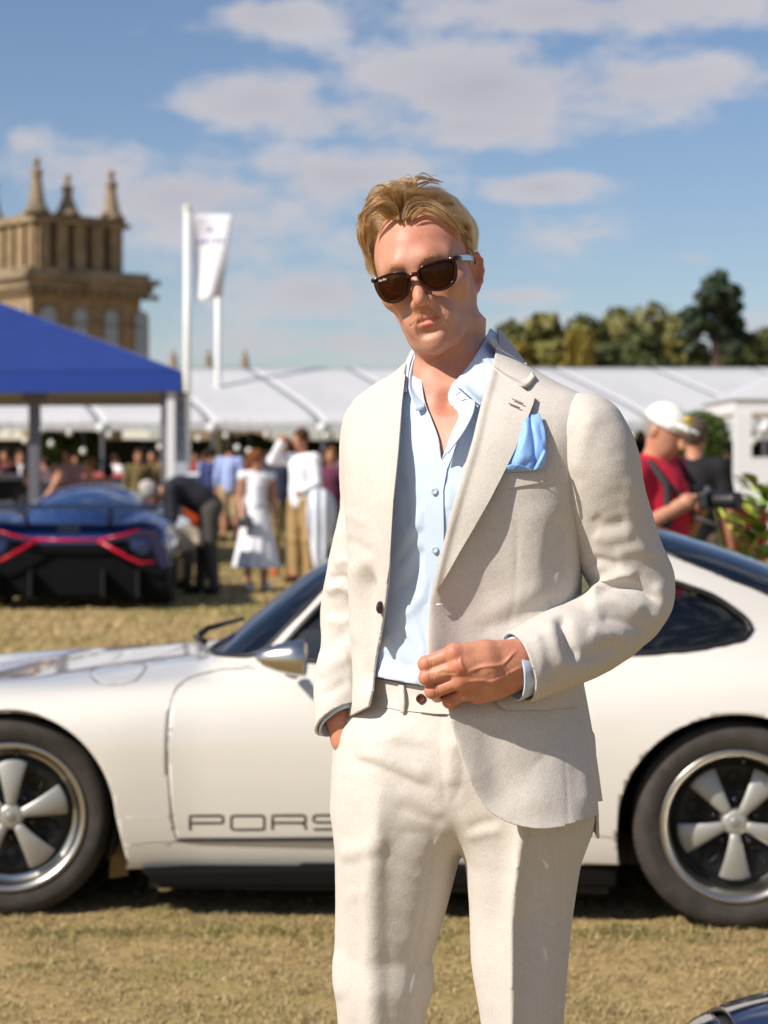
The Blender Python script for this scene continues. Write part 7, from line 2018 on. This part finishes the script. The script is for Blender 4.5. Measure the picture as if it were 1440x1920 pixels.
# --- trees on the right
def tree(label, px, pyt, Y, wpx, col, seed, n=2600, lobes=9, leaf=.42, base=690, group='trees beyond the marquee', flat=1.0, nm='tree'):
    r = np.random.default_rng(seed); s = F / Y; W_ = wpx / s / 2; zt_ = P(0, pyt, Y)[2]; zb = 2.0
    t = thing(nm, label, 'tree', at(px, Y), 0, group)
    MB().tube([(0, 0, 0), (.1, 0, zt_ * .35), (-.1, .1, zt_ * .7)], [.38, .30, .14], 10).build('trunk', M_TRUNK, t, True)
    mb = MB()
    C_, D_ = [], []
    for k in range(lobes):
        a = r.random() * 6.28; hh = r.random(); rr_ = W_ * (.30 + .55 * r.random()) * (1 - .45 * hh)
        c = np.array([math.cos(a) * rr_, math.sin(a) * rr_, zb + (zt_ - zb) * (.30 + .55 * hh)]); R_ = W_ * (.36 + .20 * r.random()) * (1 - .25 * hh)
        if k == 0: c = np.array([0, 0, zt_ - W_ * .45]); R_ = W_ * .48
        mb.tube([(0, 0, zt_ * .3), tuple(c * np.array([.6, .6, .9])), tuple(c)], [.13, .08, .04], 6)
        m = n // lobes; d = r.normal(size=(m, 3)); d /= np.linalg.norm(d, axis=1, keepdims=True)
        q = R_ * (.55 + .5 * r.random(m) ** .7) * (1 + .22 * wob(d, 5, seed + k, 2))
        C_.append(c + d * q[:, None] * np.array([1, 1, .85 * flat])); D_.append(d)
    mb.build('limb', M_TRUNK, t, True)
    leaves('crown', np.concatenate(C_), np.concatenate(D_), leaf, col, t, r)
    return t
G1, G2, G3, G4 = (.115, .118, .028), (.155, .145, .040), (.22, .165, .028), (.075, .088, .028)
for i, (px, py, Y, w_, col, lab) in enumerate(((958, 602, 118, 90, G1, 'dark green tree nearest the suit shoulder'), (1020, 585, 124, 130, G2, 'rounded olive tree second from the shoulder'), (975, 640, 112, 70, G3, 'low yellowing tree beside the shoulder'),
    (1095, 590, 126, 140, G1, 'broad dark olive tree in the middle of the group'), (1085, 620, 110, 80, G3, 'yellow bush-like tree in front of the dark trees'), (1160, 578, 130, 150, G2, 'tall olive tree left of the pale crown'), (1222, 567, 134, 170, (.18, .17, .07), 'pale green tree with the highest rounded crown'),
    (1200, 620, 114, 130, G4, 'dark tree low in the middle of the group'), (1275, 605, 122, 120, G2, 'olive tree just left of the tall pine'), (1130, 640, 112, 110, G4, 'deep green tree low behind the marquee'), (1400, 622, 116, 130, G4, 'dark tree right of the tall pine'), (1450, 612, 120, 120, G1, 'dark tree at the right edge'), (1310, 650, 110, 70, G4, 'small dark tree at the foot of the pine'))):
    tree(lab, px, py, Y, w_ * 1.12, col, 40 + i, 3600, 12, .34)
r = np.random.default_rng(77)
pine = thing('pine_tree', 'tall dark pine with layered branches standing above the other trees', 'tree', at(1345, 108), 0); s = F / 108
MB().tube([(0, 0, 0), (.0, 0, 6), (-.1, 0, 9), (.1, 0, P(0, 530, 108)[2])], [.42, .34, .26, .08], 10).build('trunk', M_TRUNK, pine, True)
C_, D_ = [], []; mb = MB()
for (px, py, w_, h_) in ((1352, 520, 30, 14), (1338, 535, 50, 16), (1368, 548, 40, 16), (1325, 562, 56, 16), (1372, 575, 44, 16), (1300, 590, 52, 15), (1345, 588, 60, 18), (1318, 610, 66, 15), (1380, 606, 44, 14), (1292, 625, 40, 12), (1352, 628, 52, 14), (1310, 650, 46, 12), (1395, 632, 34, 12), (1372, 655, 40, 12)):
    c = np.array([(px - 1345) / s, r.normal() * .6, P(0, py, 108)[2]]); m = 170
    mb.tube([(0, 0, c[2] - .5), tuple(c)], [.10, .03], 5)
    d = r.normal(size=(m, 3)); d /= np.linalg.norm(d, axis=1, keepdims=True); q = (.5 + .55 * r.random(m))[:, None]
    C_.append(c + d * q * np.array([w_ / 2 / s, w_ / 2 / s, h_ / s])); D_.append(d)
mb.build('branch', M_TRUNK, pine, True); leaves('foliage', np.concatenate(C_), np.concatenate(D_), .26, (.032, .050, .026), pine, r)

# --- leafy plant behind the car on the right
pl_ = thing('leafy_plant', 'bright green leafy plant behind the white car at the right edge', 'plant', at(1446, 8.9))
ML1 = mat('glossy_leaf', (.22, .36, .035), .4, noise=.4, nscale=9); ML2 = mat('young_leaf', (.50, .55, .08), .5, noise=.3, nscale=9); ML3 = mat('deep_leaf', (.08, .16, .02), .4, noise=.3, nscale=8)
r = np.random.default_rng(21)
for k in range(7): MB().tube([(r.normal() * .05, r.normal() * .05, 0), (r.normal() * .14, r.normal() * .1, .7), (r.normal() * .2, r.normal() * .12, 1.1 + .3 * r.random())], [.014, .011, .005], 6).build('stem', ML2, pl_, True)
for k in range(260):
    a = r.random() * 6.28; z = .25 + 1.10 * r.random(); rad = (.04 + .17 * r.random()) * (1.15 - .45 * max(0, z - .8))
    L_ = .045 + .05 * r.random(); d = np.array([math.cos(a), math.sin(a), .25 + .7 * r.random()]); d /= np.linalg.norm(d); sd = np.cross(d, [0, 0, 1]); sd /= np.linalg.norm(sd); nn = np.cross(sd, d)
    c = np.array([math.cos(a) * rad, math.sin(a) * rad * .8, z])
    V = []
    for i in range(6):
        u = i / 5; hw = .42 * L_ * math.sin(math.pi * min(1, u * .94 + .03)) ** .8
        for v in (-1, 0, 1): V.append(c + d * L_ * 1.5 * u + sd * hw * v + nn * (.18 * hw * abs(v) * 2 - .35 * L_ * u * u))
    Q = [(i * 3 + j, i * 3 + j + 1, (i + 1) * 3 + j + 1, (i + 1) * 3 + j) for i in range(5) for j in range(2)]
    mk('leaf', V, Q, (ML1, ML2, ML3)[0 if r.random() < .45 else (1 if z > .6 and r.random() < .7 else 2)], pl_)

# --- dark glossy pedal car nosing into the corner
pc = thing('pedal_car', 'glossy dark navy rounded pedal car nosing in at the bottom right corner', 'toy car', at(1487, 3.5), R(0))
pc.scale = (1.6, 1.0, 1.365)
M_PN = mat('navy_gloss', (.006, .010, .035), .10, coat=1.0)
f = lambda p: smin(ell(p, (.06, .10, .125), (.19, .30, .125)), ell(p, (.14, .35, .16), (.26, .36, .12)), .04)
V, Q = sdfmesh(f, (-.3, -.4, -.02), (.5, .8, .4), .02, 1, 3); T = tri(Q); 
gap = lambda V: np.abs(V[:, 0] + .055 - .35 * (V[:, 2] - .20)) - .006
a_, b_ = clip(V, T, -gap(V)); a1, b1 = clip(a_, b_, a_[:, 0] + .055 - .35 * (a_[:, 2] - .20)); a2, b2 = clip(a_, b_, -(a_[:, 0] + .055 - .35 * (a_[:, 2] - .20)))
solid(mk('fender', a1, b1, M_PN, pc), .008, -1); solid(mk('bonnet', a2, b2, M_PN, pc), .008, -1)
V, Q = sdfmesh(lambda p: f(p) + .014, (-.3, -.4, -.02), (.5, .8, .4), .03, 1, 2); mk('inner_shell', V, Q, M_BLK, pc)
for x in (-.10, .36):
    w_ = MB().lathe([(.03, -.03), (.075, -.03), (.085, -.015), (.085, .015), (.075, .03), (.03, .03)], (x, -.12, .085), 'x', 24).build('wheel', M_RUB, pc, True)
